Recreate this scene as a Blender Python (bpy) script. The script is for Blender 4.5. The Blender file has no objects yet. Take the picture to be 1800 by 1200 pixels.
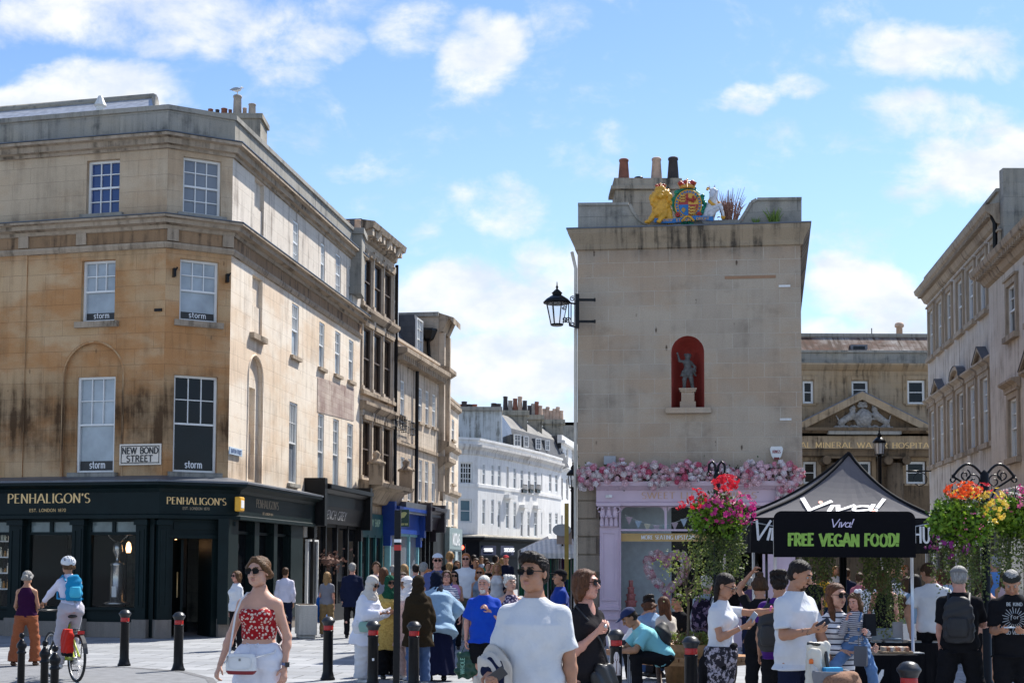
import bpy,bmesh,math,random
import numpy as np
from mathutils import Vector,Matrix
R_=math.radians
S=bpy.context.scene
COL=S.collection
F_PX,CAM_Z,PITCH,ROLL=2400.0,1.72,0.0585,0.0040
CY=990-F_PX*math.tan(PITCH)
cd=bpy.data.cameras.new('camera')
cam=bpy.data.objects.new('camera',cd);COL.objects.link(cam)
cd.sensor_width=36;cd.lens=36*F_PX/1800
cd.shift_y=(CY-600)/1800
cd.clip_start=.1;cd.clip_end=3000
CM=Matrix.Rotation(math.pi/2+PITCH,3,'X')@Matrix.Rotation(ROLL,3,'Z')
cam.matrix_world=Matrix.Translation((0,0,CAM_Z))@CM.to_4x4()
S.camera=cam
SX,SY=.50,.63
ELEV=math.atan(1/math.hypot(SX,SY));AZ=math.atan2(SX,SY)
sl=bpy.data.lights.new('sun','SUN');sl.energy=4.8;sl.angle=R_(.53);sl.color=(1,.955,.88)
so=bpy.data.objects.new('sun',sl);COL.objects.link(so)
so.rotation_euler=Vector((-SX,-SY,-1)).to_track_quat('-Z','Y').to_euler()
S.view_settings.view_transform='Standard';S.view_settings.look='None'
S.view_settings.exposure=0.85;S.view_settings.gamma=1
W=bpy.data.worlds.new('World');S.world=W;W.use_nodes=True
class NT:
 """tiny node-tree helper"""
 def __init__(s,t):s.t=t;s.n=t.nodes;s.l=t.links
 def N(s,typ,**k):
  n=s.n.new(typ)
  for a,v in k.items():setattr(n,a,v)
  return n
 def put(s,n,i,v):
  if v is None:return
  if hasattr(v,'is_output')or isinstance(v,bpy.types.NodeSocket):s.l.new(v,n.inputs[i])
  else:n.inputs[i].default_value=v
 def m(s,op,a,b=None,c=None,clamp=False):
  n=s.N('ShaderNodeMath',operation=op,use_clamp=clamp)
  s.put(n,0,a);s.put(n,1,b);s.put(n,2,c);return n.outputs[0]
 def vm(s,op,a,b=None):
  n=s.N('ShaderNodeVectorMath',operation=op);s.put(n,0,a);s.put(n,1,b);return n.outputs[0]
 def mix(s,f,a,b,mode='MIX'):
  n=s.N('ShaderNodeMix',data_type='RGBA',blend_type=mode,clamp_factor=True)
  s.put(n,0,f);s.put(n,6,C4(a));s.put(n,7,C4(b));return n.outputs[2]
 def noise(s,vec,scale,detail=4,rough=.55,dist=0):
  n=s.N('ShaderNodeTexNoise');s.put(n,'Vector',vec);n.inputs['Scale'].default_value=scale
  n.inputs['Detail'].default_value=detail;n.inputs['Roughness'].default_value=rough
  n.inputs['Distortion'].default_value=dist;return n.outputs[0]
 def ramp(s,f,stops):
  n=s.N('ShaderNodeValToRGB');s.put(n,0,f);e=n.color_ramp.elements
  while len(e)<len(stops):e.new(.5)
  for i,(p,c)in enumerate(stops):e[i].position=p;e[i].color=C4(c)
  return n.outputs[0]
 def mr(s,v,a,b,c=0,d=1,smooth=False):
  n=s.N('ShaderNodeMapRange');n.interpolation_type='SMOOTHSTEP' if smooth else 'LINEAR'
  s.put(n,0,v)
  for i,q in enumerate((a,b,c,d)):s.put(n,i+1,q)
  return n.outputs[0]
 def mp(s,vec,sc=(1,1,1),loc=(0,0,0),rot=(0,0,0)):
  n=s.N('ShaderNodeMapping');s.put(n,0,vec);n.inputs[3].default_value=sc
  n.inputs[1].default_value=loc;n.inputs[2].default_value=rot;return n.outputs[0]
def C4(c):
 if isinstance(c,(int,float)):return(c,c,c,1)
 if isinstance(c,(tuple,list)):return tuple(c)+(1,)if len(c)==3 else tuple(c)
 return c
def hx(r,g,b):
 """photo sRGB 0-255 -> linear"""
 f=lambda v:(v/255/12.92)if v/255<=.04045 else((v/255+.055)/1.055)**2.4
 return(f(r),f(g),f(b))
w=NT(W.node_tree)
bg=W.node_tree.nodes['Background']
sky=w.N('ShaderNodeTexSky',sky_type='NISHITA',sun_disc=False,sun_elevation=ELEV,sun_rotation=AZ,air_density=1.0,dust_density=.35,ozone_density=2.2,altitude=0)
gv=w.N('ShaderNodeTexCoord').outputs['Generated']
sep=w.N('ShaderNodeSeparateXYZ');w.l.new(gv,sep.inputs[0])
ay=w.m('MAXIMUM',w.m('ABSOLUTE',sep.outputs[1]),.08)
U=w.m('DIVIDE',sep.outputs[0],ay);V=w.m('DIVIDE',sep.outputs[2],ay)
CL=[(250,20,330,75,1.0),(540,75,110,60,.7),(175,165,165,75,1.35),(30,190,120,50,1.1),(735,60,85,60,.85),(845,95,85,80,1.15),(880,345,85,55,.95),(735,425,50,28,.55),(840,520,190,80,1.25),(985,470,90,70,1.1),(900,650,240,80,1.5),(720,700,200,90,1.0),(1650,85,150,55,1.0),(1330,182,55,26,.8),(1420,165,60,22,.45),(1640,200,140,50,1.05),(1740,270,150,80,1.15),(1620,340,70,36,.55),(1510,520,110,62,1.4),(1600,560,120,50,1.2),(1080,240,60,30,.35),(610,300,50,22,.4),(600,370,70,40,.3),(1450,620,200,60,1.2),(950,800,500,110,1.2),(1000,590,120,60,1.0)]
cv=w.N('ShaderNodeCombineXYZ');w.l.new(U,cv.inputs[0]);w.l.new(V,cv.inputs[1])
warp=w.noise(cv.outputs[0],7,5,.6)
warp2=w.noise(w.mp(cv.outputs[0],loc=(7,3,0)),7,5,.6)
Uw=w.m('ADD',U,w.m('MULTIPLY',w.m('SUBTRACT',warp,.5),.07))
Vw=w.m('ADD',V,w.m('MULTIPLY',w.m('SUBTRACT',warp2,.5),.06))
dens=None
for(px,py,a,b,wt)in CL:
 d=CM@Vector(((px-900)/F_PX,(CY-py)/F_PX,-1));u0,v0=d.x/d.y,d.z/d.y
 du=w.m('MULTIPLY',w.m('SUBTRACT',Uw,u0),F_PX/a);dv=w.m('MULTIPLY',w.m('SUBTRACT',Vw,v0),F_PX/b)
 r2=w.m('MULTIPLY_ADD',dv,dv,w.m('MULTIPLY',du,du))
 g=w.m('MULTIPLY',w.m('SUBTRACT',1.35,r2,clamp=True),wt*.9)
 dens=g if dens is None else w.m('MAXIMUM',dens,g)
fb=w.noise(w.mp(cv.outputs[0],(1,1.5,1)),13,9,.62,.3)
fb2=w.noise(w.mp(cv.outputs[0],(1,1.3,1),loc=(3,1,0)),45,6,.6)
nz=w.m('ADD',w.m('MULTIPLY',w.m('SUBTRACT',fb,.5),3.3),w.m('MULTIPLY',w.m('SUBTRACT',fb2,.5),.7))
front=w.mr(sep.outputs[1],-.1,.1)
dd=w.m('ADD',w.m('MULTIPLY',dens,front),w.m('MULTIPLY',w.m('SUBTRACT',1,front),.35))
cm=w.mr(w.m('ADD',dd,nz),.0,1.28,0,1,True)
shade=w.mr(w.noise(w.mp(cv.outputs[0],(1,1.6,1),loc=(0,.012,0)),16,7,.55),.3,.66,0,1,True)
cc=w.mix(shade,(5.0,5.6,6.5),(7.1,7.15,7.3))
skc=w.mix(1.0,sky.outputs[0],(.92,1.06,1.27),'MULTIPLY')
hazef=w.mr(V,.0,.45,.6,.0,True)
skc=w.mix(hazef,skc,(5.2,7.2,9.4))
W.node_tree.links.new(w.mix(w.m('MULTIPLY',cm,.97),skc,cc),bg.inputs[0])
bg.inputs[1].default_value=.084
def ray(px,py):
 return CM@Vector(((px-900)/F_PX,(CY-py)/F_PX,-1))
def at(px,py,Y):
 d=ray(px,py);return Vector((0,0,CAM_Z))+d*(Y/d.y)
def gnd(px,py,z=0):
 d=ray(px,py);return Vector((0,0,CAM_Z))+d*((z-CAM_Z)/d.z)
def XG(px,Y):
 py=990+CAM_Z*F_PX/Y;return at(px,py,Y).x
class Fac:
 """vertical facade plane from plan point a to b; u runs a->b, o is outwards (towards the viewer's side)"""
 def __init__(s,a,b,flip=False):
  s.a=Vector((a[0],a[1],0));b=Vector((b[0],b[1],0));s.b=b
  s.L=(b-s.a).length;s.t=(b-s.a)/s.L;s.n=Vector((s.t.y,-s.t.x,0))
  if s.n.dot(-s.a)<0:s.n=-s.n
  if flip:s.n=-s.n
 def p(s,u,z,o=0):return s.a+s.t*u+s.n*o+Vector((0,0,z))
 def uz(s,px,py,o=0):
  d=ray(px,py);c=Vector((0,0,CAM_Z));k=((s.a+s.n*o)-c).dot(s.n)/d.dot(s.n)
  q=c+d*k;return(q-s.a).dot(s.t),q.z
 def rect(s,x0,x1,y0,y1,o=0):
  u0,za=s.uz(x0,(y0+y1)/2,o);u1,zb=s.uz(x1,(y0+y1)/2,o);xm=(x0+x1)/2
  return min(u0,u1),max(u0,u1),s.uz(xm,y1,o)[1],s.uz(xm,y0,o)[1]
ORG={}
def tag(o,label=None,cat=None,group=None,kind=None):
 if label:o['label']=label
 if cat:o['category']=cat
 if group:o['group']=group
 if kind:o['kind']=kind
 return o
def thing(name,label,cat,loc=(0,0,0),group=None):
 o=bpy.data.objects.new(name,None);COL.objects.link(o);o.location=loc;o.empty_display_size=.2
 ORG[o.name]=Vector(loc);return tag(o,label,cat,group)
def link(me,name,parent=None,mat=None):
 o=bpy.data.objects.new(name,me);COL.objects.link(o)
 if mat is not None:
  for q in(mat if isinstance(mat,list)else[mat]):me.materials.append(q)
 if parent is not None:o.parent=parent;ORG[o.name]=ORG[parent.name]
 else:ORG[o.name]=Vector((0,0,0))
 return o
def kids(o):return[c for c in bpy.data.objects if c.parent==o]
def copy_tree(o,parent=None,ch=None):
 if ch is None:
  ch={}
  for q in bpy.data.objects:
   if q.parent:ch.setdefault(q.parent.name,[]).append(q)
 c=o.copy();COL.objects.link(c)
 if parent:c.parent=parent
 ORG[c.name]=ORG.get(o.name,Vector((0,0,0)))
 for k in ch.get(o.name,[]):copy_tree(k,c,ch)
 return c
class MB:
 def __init__(s):s.v=[];s.f=[];s.m=[];s.cur=0;s.sm=False;s.smf=[]
 def add(s,vs,fs):
  k=len(s.v);s.v+=[tuple(q)for q in vs]
  for f in fs:s.f.append(tuple(i+k for i in f));s.m.append(s.cur);s.smf.append(s.sm)
  return s
 def quad(s,*p):return s.add(p,[tuple(range(len(p)))])
 def hexa(s,b,t):
  return s.add(list(b)+list(t),[(3,2,1,0),(4,5,6,7),(0,1,5,4),(1,2,6,5),(2,3,7,6),(3,0,4,7)])
 def box(s,c,d,rz=0,M=None):
  x,y,z=d[0]/2,d[1]/2,d[2]/2;m=Matrix.Rotation(rz,3,'Z')if M is None else M;c=Vector(c)
  P=[c+m@Vector(q)for q in((-x,-y,-z),(x,-y,-z),(x,y,-z),(-x,y,-z),(-x,-y,z),(x,-y,z),(x,y,z),(-x,y,z))]
  return s.hexa(P[:4],P[4:])
 def fb(s,f,u0,u1,z0,z1,o0,o1):
  return s.hexa([f.p(u0,z0,o1),f.p(u1,z0,o1),f.p(u1,z0,o0),f.p(u0,z0,o0)],[f.p(u0,z1,o1),f.p(u1,z1,o1),f.p(u1,z1,o0),f.p(u0,z1,o0)])
 def fq(s,f,u0,u1,z0,z1,o):return s.quad(f.p(u0,z0,o),f.p(u1,z0,o),f.p(u1,z1,o),f.p(u0,z1,o))
 def tube(s,pts,r,n=8,cap=True):
  pts=[Vector(p)for p in pts];rs=r if isinstance(r,(list,tuple))else[r]*len(pts)
  k=len(s.v);up=None;N=len(pts)
  for i,p in enumerate(pts):
   d=(pts[min(i+1,N-1)]-pts[max(i-1,0)]).normalized()
   if up is None:up=Vector((0,0,1))if abs(d.z)<.9 else Vector((1,0,0))
   a=d.cross(up)
   if a.length<1e-4:a=d.cross(Vector((0,1,0)))
   a.normalize();b=a.cross(d);up=b
   for j in range(n):
    t=2*math.pi*j/n;s.v.append(tuple(p+a*math.cos(t)*rs[i]+b*math.sin(t)*rs[i]))
  for i in range(N-1):
   for j in range(n):
    j2=(j+1)%n;s.f.append((k+i*n+j,k+i*n+j2,k+(i+1)*n+j2,k+(i+1)*n+j));s.m.append(s.cur);s.smf.append(True)
  if cap:
   s.f.append(tuple(k+j for j in range(n)));s.f.append(tuple(k+(N-1)*n+j for j in range(n-1,-1,-1)))
   s.m+=[s.cur]*2;s.smf+=[False]*2
  return s
 def lathe(s,c,prof,n=16,a0=0,M=None):
  c=Vector(c);k=len(s.v)
  for(r,z)in prof:
   for j in range(n):
    t=a0+2*math.pi*j/n;q=Vector((r*math.cos(t),r*math.sin(t),z))
    s.v.append(tuple(c+(M@q if M else q)))
  for i in range(len(prof)-1):
   for j in range(n):
    j2=(j+1)%n;s.f.append((k+i*n+j,k+i*n+j2,k+(i+1)*n+j2,k+(i+1)*n+j));s.m.append(s.cur);s.smf.append(n>8)
  for i,fl in((0,True),(len(prof)-1,False)):
   if prof[i][0]>1e-4:
    q=[k+i*n+j for j in range(n)]
    if fl:q.reverse()
    s.f.append(tuple(q));s.m.append(s.cur);s.smf.append(False)
  return s
 def ball(s,c,r,n=10,m=6,M=None):
  r=r if isinstance(r,(tuple,list))else(r,r,r);c=Vector(c);k=len(s.v)
  for i in range(m+1):
   ph=math.pi*i/m
   for j in range(n):
    t=2*math.pi*j/n;q=Vector((r[0]*math.sin(ph)*math.cos(t),r[1]*math.sin(ph)*math.sin(t),-r[2]*math.cos(ph)))
    s.v.append(tuple(c+(M@q if M else q)))
  for i in range(m):
   for j in range(n):
    j2=(j+1)%n;s.f.append((k+i*n+j,k+i*n+j2,k+(i+1)*n+j2,k+(i+1)*n+j));s.m.append(s.cur);s.smf.append(True)
  return s
 def prism(s,pts,dv):
  """closed polygon extruded by vector dv"""
  n=len(pts);dv=Vector(dv);a=[Vector(p)for p in pts];b=[p+dv for p in a]
  return s.add(a+b,[tuple(range(n-1,-1,-1)),tuple(range(n,2*n))]+[(i,(i+1)%n,n+(i+1)%n,n+i)for i in range(n)])
 def mould(s,path,prof,closed=False,flip=False):
  """profile [(o,z)] swept along plan path (outward normal on the right of travel), mitred"""
  P=[Vector((p[0],p[1]))for p in path];n=len(P);M=len(prof);k=len(s.v)
  for i in range(n):
   ns=[]
   for a,b in((i-1,i),(i,i+1)):
    if a<0 or b>=n:continue
    t=(P[b]-P[a]).normalized();ns.append(Vector((t.y,-t.x))*(-1 if flip else 1))
   if len(ns)==2:m=(ns[0]+ns[1]).normalized();m=m/max(.3,m.dot(ns[0]))
   else:m=ns[0]
   for(o,z)in prof:s.v.append((P[i].x+m.x*o,P[i].y+m.y*o,z))
  for i in range(n-1):
   for j in range(M):
    j2=(j+1)%M;s.f.append((k+i*M+j,k+i*M+j2,k+(i+1)*M+j2,k+(i+1)*M+j));s.m.append(s.cur);s.smf.append(False)
  s.f.append(tuple(k+j for j in range(M)));s.f.append(tuple(k+(n-1)*M+j for j in range(M-1,-1,-1)));s.m+=[s.cur]*2;s.smf+=[False]*2
  return s
 def wall(s,f,u0,u1,z0,z1,holes=(),o=0):
  """wall sheet with openings (ua,ub,za,zb,depth[,arch])"""
  us=sorted({u0,u1,*[min(max(q,u0),u1)for h in holes for q in h[:2]]});zs=sorted({z0,z1,*[min(max(q,z0),z1)for h in holes for q in h[2:4]]})
  for i in range(len(us)-1):
   for j in range(len(zs)-1):
    uc,zc=(us[i]+us[i+1])/2,(zs[j]+zs[j+1])/2
    if any(h[0]<uc<h[1]and h[2]<zc<h[3]for h in holes):continue
    s.fq(f,us[i],us[i+1],zs[j],zs[j+1],o)
  for h in holes:
   a,b,c,d,dp=h[:5];i=o-dp
   s.quad(f.p(a,c,o),f.p(a,c,i),f.p(b,c,i),f.p(b,c,o))
   if len(h)>5 and h[5]:
    r=(b-a)/2;m=(a+b)/2;zs_=d-r;K=14
    s.quad(f.p(a,c,o),f.p(a,zs_,o),f.p(a,zs_,i),f.p(a,c,i));s.quad(f.p(b,c,o),f.p(b,c,i),f.p(b,zs_,i),f.p(b,zs_,o))
    A=[(m-r*math.cos(math.pi*k/K),zs_+r*math.sin(math.pi*k/K))for k in range(K+1)]
    for k in range(K):
     (x0,y0),(x1,y1)=A[k],A[k+1]
     s.quad(f.p(x0,y0,o),f.p(x1,y1,o),f.p(x1,d,o),f.p(x0,d,o));s.quad(f.p(x0,y0,o),f.p(x0,y0,i),f.p(x1,y1,i),f.p(x1,y1,o))
   else:
    s.quad(f.p(a,c,o),f.p(a,d,o),f.p(a,d,i),f.p(a,c,i));s.quad(f.p(b,c,o),f.p(b,c,i),f.p(b,d,i),f.p(b,d,o));s.quad(f.p(a,d,o),f.p(b,d,o),f.p(b,d,i),f.p(a,d,i))
  return s
 def clusters(s,tol=.03):
  """pieces of the mesh that do not touch one another"""
  n=len(s.v);pa=list(range(n))
  def fd(a):
   while pa[a]!=a:pa[a]=pa[pa[a]];a=pa[a]
   return a
  for f in s.f:
   r=fd(f[0])
   for q in f[1:]:pa[fd(q)]=r
  V_=np.array(s.v);R=np.array([fd(i)for i in range(n)]);ids=np.unique(R)
  bb=[(V_[R==i].min(0)-tol,V_[R==i].max(0)+tol)for i in ids];g=list(range(len(ids)))
  def fg(a):
   while g[a]!=a:a=g[a]
   return a
  for a in range(len(ids)):
   for b in range(a+1,len(ids)):
    if np.all(bb[a][0]<=bb[b][1])and np.all(bb[b][0]<=bb[a][1]):g[fg(a)]=fg(b)
  key={int(i):fg(k)for k,i in enumerate(ids)};out={}
  for fi,f in enumerate(s.f):out.setdefault(key[int(R[f[0]])],[]).append(fi)
  return list(out.values())
 def builds(s,name,mat,parent=None,**k):
  """one object per separate piece"""
  r=[]
  for fl in s.clusters():
   q=MB();mp_={}
   for fi in fl:
    ff=[]
    for i in s.f[fi]:
     if i not in mp_:mp_[i]=len(q.v);q.v.append(s.v[i])
     ff.append(mp_[i])
    q.f.append(tuple(ff));q.m.append(s.m[fi]);q.smf.append(s.smf[fi])
   r.append(q.build(name,mat,parent,**k))
  return r
 def build(s,name,mat,parent=None,label=None,bevel=0):
  me=bpy.data.meshes.new(name);og=ORG[parent.name]if parent is not None else Vector((0,0,0))
  V_=np.array(s.v,dtype=float).reshape(-1,3)-np.array(og)
  me.from_pydata(V_.tolist(),[],s.f)
  me.polygons.foreach_set('material_index',s.m);me.polygons.foreach_set('use_smooth',s.smf)
  box_uv(me,og);me.update()
  o=link(me,name,parent,mat)
  if label:o['label']=label
  if bevel:
   b=o.modifiers.new('bevel','BEVEL');b.width=bevel;b.segments=2;b.limit_method='ANGLE'
  return o
def box_uv(me,og=(0,0,0)):
 nl=len(me.loops)
 if not nl:return
 uvl=me.uv_layers.new(name='UVMap');vi=np.empty(nl,int);me.loops.foreach_get('vertex_index',vi)
 co=np.empty(len(me.vertices)*3);me.vertices.foreach_get('co',co);co=co.reshape(-1,3)+np.array(og)
 npoly=len(me.polygons);nr=np.empty(npoly*3);me.polygons.foreach_get('normal',nr);nr=nr.reshape(-1,3)
 lt=np.empty(npoly,int);me.polygons.foreach_get('loop_total',lt);N=np.repeat(nr,lt,axis=0);P=co[vi]
 hl=np.hypot(N[:,0],N[:,1]);ok=hl>.35;t=np.stack([-N[:,1],N[:,0]],1)/np.maximum(hl,1e-6)[:,None]
 sg=np.where(np.abs(t[:,0])>np.abs(t[:,1]),np.sign(t[:,0]),np.sign(t[:,1]));t=t*sg[:,None]
 uv=np.where(ok[:,None],np.stack([(P[:,:2]*t).sum(1),P[:,2]],1),P[:,:2])
 uvl.data.foreach_set('uv',uv.ravel())
MC={}
def mat(name,col=(.5,.5,.5),rough=.6,metal=0,nz=.12,nsc=8,bump=.0,bsc=60,spec=.5,emit=None,es=0,coat=0,sheen=0):
 if name in MC:return MC[name]
 m=bpy.data.materials.new(name);m.use_nodes=True;t=NT(m.node_tree);b=t.n['Principled BSDF'];MC[name]=m
 tc=t.N('ShaderNodeTexCoord').outputs['Object']
 if nz:
  n=t.noise(tc,nsc,5);f=t.mr(n,.25,.75,1-nz,1+nz);cb=t.N('ShaderNodeVectorMath',operation='SCALE');cb.inputs[0].default_value=col;t.l.new(f,cb.inputs['Scale'])
  t.l.new(cb.outputs[0],b.inputs['Base Color'])
 else:b.inputs['Base Color'].default_value=C4(col)
 b.inputs['Roughness'].default_value=rough;b.inputs['Metallic'].default_value=metal;b.inputs['Specular IOR Level'].default_value=spec
 if coat:b.inputs['Coat Weight'].default_value=coat
 if sheen:b.inputs['Sheen Weight'].default_value=sheen
 if emit:b.inputs['Emission Color'].default_value=C4(emit);b.inputs['Emission Strength'].default_value=es
 if bump:
  bn=t.N('ShaderNodeBump');bn.inputs['Strength'].default_value=bump;bn.inputs['Distance'].default_value=.01
  t.l.new(t.noise(tc,bsc,3),bn.inputs['Height']);t.l.new(bn.outputs[0],b.inputs['Normal'])
 return m
def stone(name,c1,c2,dirt=(.12,.1,.08),dirt_amt=.5,bw=.62,bh=.3,mort=.006,mortc=None,streak=.5,warm=None,warm_amt=0,zdark=(),joint=.35,seed=0,damp=None,mix2=.5,chips=0):
 """weathered ashlar; c1/c2 block tones; zdark = [(z, halfwidth, amount, sharpness)] soot bands"""
 m=bpy.data.materials.new(name);m.use_nodes=True;t=NT(m.node_tree);b=t.n['Principled BSDF'];MC[name]=m
 uv=t.N('ShaderNodeTexCoord').outputs['UV'];uv=t.mp(uv,loc=(seed*3.7,0,0))
 br=t.N('ShaderNodeTexBrick');t.l.new(uv,br.inputs[0]);br.offset=.5
 for k,v_ in(('Scale',1),('Mortar Size',mort),('Mortar Smooth',.3),('Bias',0),('Brick Width',bw),('Row Height',bh)):br.inputs[k].default_value=v_
 br.inputs['Color1'].default_value=(0,0,0,1);br.inputs['Color2'].default_value=(1,1,1,1);br.inputs['Mortar'].default_value=(.5,.5,.5,1)
 rnd=t.m('MULTIPLY',br.outputs[0],mix2)
 n1=t.noise(uv,.45,6,.6);n2=t.noise(uv,3.2,6,.65)
 f=t.m('ADD',rnd,t.mr(n1,.36,.64,0,1-mix2))
 col=t.mix(f,c1,c2)
 if warm:
  wn=t.noise(t.mp(uv,(.5,.9,1),loc=(5,2,0)),.8,6,.62)
  col=t.mix(t.mr(wn,.42,.62,0,warm_amt,True),col,warm)
 sn=t.noise(t.mp(uv,(3.0,.22,1)),1.5,6,.62);dn=t.noise(t.mp(uv,loc=(2,9,0)),1.1,7,.65)
 dk=t.m('MULTIPLY',t.mr(sn,.44,.66,0,streak*1.2,True),t.mr(dn,.36,.56))
 dk=t.m('ADD',dk,t.mr(dn,.52,.72,0,dirt_amt,True))
 sp=t.N('ShaderNodeSeparateXYZ');t.l.new(uv,sp.inputs[0])
 for(z,hw,am,dirn)in zdark:
  dz=t.m('SUBTRACT',sp.outputs[1],z)
  g=t.mr(dz,-hw,0,0,1,True)if dirn<0 else t.mr(t.m('ABSOLUTE',dz),0,hw,1,0,True)
  if dirn<0:g=t.m('MULTIPLY',g,t.mr(dz,0,.02,1,0))
  dk=t.m('ADD',dk,t.m('MULTIPLY',t.m('MULTIPLY',g,am),t.mr(t.m('ADD',sn,dn),.7,1.3,.1,1)))
 col=t.mix(t.m('MINIMUM',dk,.93),col,dirt)
 fine=t.noise(uv,42,4,.7);col=t.mix(1,col,t.mix(t.mr(fine,.3,.7),.84,1.12),'MULTIPLY')
 if chips:
  vn=t.N('ShaderNodeTexVoronoi');t.l.new(t.mp(uv,(2.2,.8,1),rot=(0,0,.25)),vn.inputs[0]);vn.inputs['Scale'].default_value=1.6
  g=t.m('MULTIPLY',t.mr(vn.outputs[0],.05,.10,1,0),t.mr(n2,.46,.52));col=t.mix(t.m('MULTIPLY',g,chips),col,(.07,.045,.03))
 jm=br.outputs[1]
 col=t.mix(t.m('MULTIPLY',jm,t.mr(n2,.3,.65,.15,joint)),col,mortc or dirt)
 t.l.new(col,b.inputs['Base Color']);b.inputs['Roughness'].default_value=.92;b.inputs['Specular IOR Level'].default_value=.2
 bn=t.N('ShaderNodeBump');bn.inputs['Strength'].default_value=.55;bn.inputs['Distance'].default_value=.012
 hgt=t.m('SUBTRACT',t.m('ADD',t.m('MULTIPLY',fine,.35),t.m('MULTIPLY',n2,.8)),t.m('MULTIPLY',jm,.7))
 t.l.new(hgt,bn.inputs['Height']);t.l.new(bn.outputs[0],b.inputs['Normal'])
 return m
def glassmat(name,tint=.9,refl=.02,rough=.02):
 m=bpy.data.materials.new(name);m.use_nodes=True;t=NT(m.node_tree);t.n.clear();MC[name]=m
 o=t.N('ShaderNodeOutputMaterial');tr=t.N('ShaderNodeBsdfTransparent');gl=t.N('ShaderNodeBsdfGlossy');gl.inputs['Roughness'].default_value=rough
 tr.inputs[0].default_value=C4(tint);lw=t.N('ShaderNodeLayerWeight');lw.inputs[0].default_value=.12;mx=t.N('ShaderNodeMixShader')
 t.l.new(t.m('ADD',t.m('MULTIPLY',lw.outputs[0],.8),refl,clamp=True),mx.inputs[0]);t.l.new(tr.outputs[0],mx.inputs[1]);t.l.new(gl.outputs[0],mx.inputs[2]);t.l.new(mx.outputs[0],o.inputs[0])
 return m
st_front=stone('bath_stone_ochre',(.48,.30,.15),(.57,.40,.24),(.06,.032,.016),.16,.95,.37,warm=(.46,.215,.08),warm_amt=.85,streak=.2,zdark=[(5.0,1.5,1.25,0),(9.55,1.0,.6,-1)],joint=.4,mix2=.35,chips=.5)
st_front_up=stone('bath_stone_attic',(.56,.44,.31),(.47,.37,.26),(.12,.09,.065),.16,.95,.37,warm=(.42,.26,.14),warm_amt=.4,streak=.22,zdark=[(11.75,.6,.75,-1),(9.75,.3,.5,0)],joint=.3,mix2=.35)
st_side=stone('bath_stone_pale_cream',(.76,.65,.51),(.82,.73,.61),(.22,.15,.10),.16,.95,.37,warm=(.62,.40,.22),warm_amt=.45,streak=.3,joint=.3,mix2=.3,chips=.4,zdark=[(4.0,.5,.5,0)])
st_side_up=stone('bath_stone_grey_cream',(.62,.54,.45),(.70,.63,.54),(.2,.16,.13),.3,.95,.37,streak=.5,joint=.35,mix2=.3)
st_parapet=stone('lichen_grey_stone',(.36,.34,.30),(.26,.25,.225),(.085,.085,.08),.6,.95,.42,streak=.5,warm=(.4,.33,.22),warm_amt=.3,joint=.5)
st_trim=stone('cornice_stone',(.44,.35,.26),(.34,.27,.2),(.06,.045,.03),.7,1.2,5,streak=.5,joint=.2)
st_trim_dk=stone('dark_entablature_stone',(.27,.165,.09),(.34,.22,.13),(.055,.038,.028),.6,1.2,5,streak=.75,joint=.2)
st_mid=stone('smoky_bath_stone',(.50,.42,.33),(.58,.49,.385),(.12,.09,.07),.3,.8,.33,streak=.55,joint=.35,warm=(.5,.36,.24),warm_amt=.35)
st_dark=stone('blackened_carved_stone',(.34,.265,.19),(.42,.33,.24),(.06,.045,.035),.7,.6,5,streak=.75,joint=.2)
st_centre=stone('bath_stone_buff_grey',(.47,.39,.30),(.37,.305,.24),(.085,.07,.055),.32,.66,.315,mort=.007,mortc=(.52,.46,.38),streak=.12,warm=(.42,.27,.16),warm_amt=.45,joint=.85,mix2=.5,chips=.9,zdark=[(8.55,.55,.55,-1)])
st_blocks=stone('channelled_quoin_stone',(.33,.26,.19),(.27,.22,.165),(.07,.055,.045),.4,5,5,streak=.4,joint=.1)
st_right=stone('pale_grey_render',(.56,.49,.42),(.62,.56,.49),(.2,.155,.12),.25,1.2,.45,streak=.6,joint=.08,warm=(.45,.35,.25),warm_amt=.3)
st_arch=stone('brownish_dressed_stone',(.36,.285,.21),(.42,.34,.255),(.1,.07,.05),.4,1.2,5,streak=.5,joint=.1)
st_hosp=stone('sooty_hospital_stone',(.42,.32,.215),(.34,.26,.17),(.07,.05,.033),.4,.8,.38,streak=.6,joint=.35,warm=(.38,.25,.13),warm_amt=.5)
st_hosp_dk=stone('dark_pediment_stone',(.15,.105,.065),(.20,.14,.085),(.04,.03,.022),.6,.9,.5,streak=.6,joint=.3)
white_render=stone('white_painted_render',(.74,.735,.715),(.80,.79,.765),(.38,.36,.33),.12,3,5,streak=.32,joint=.0,mix2=.1)
grey_gable=stone('streaked_grey_render',(.60,.62,.62),(.50,.53,.53),(.22,.22,.2),.35,3,5,streak=.85,joint=.0,mix2=.1)
slate=stone('roof_slate',(.075,.08,.09),(.11,.115,.125),(.04,.04,.045),.3,.3,.22,streak=.3,joint=.5)
slate_light=stone('sunlit_stone_tile',(.22,.21,.2),(.28,.27,.25),(.1,.1,.09),.4,.35,.22,streak=.3,joint=.5)  # lighter copy of the roof covering, with sunlight put into its tones
slate_moss=stone('lichen_covered_tile',(.36,.34,.32),(.14,.10,.08),(.06,.035,.025),.95,.42,.2,streak=.9,joint=.7,mix2=.5,warm=(.10,.05,.035),warm_amt=1)
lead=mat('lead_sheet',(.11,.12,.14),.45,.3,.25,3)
white_paint=mat('white_gloss_paint',(.72,.72,.70),.35,nz=.06,nsc=5)
black_iron=mat('black_gloss_iron',(.006,.0065,.008),.32,nz=.3,nsc=20,bump=.12,bsc=50,spec=.2)
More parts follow.
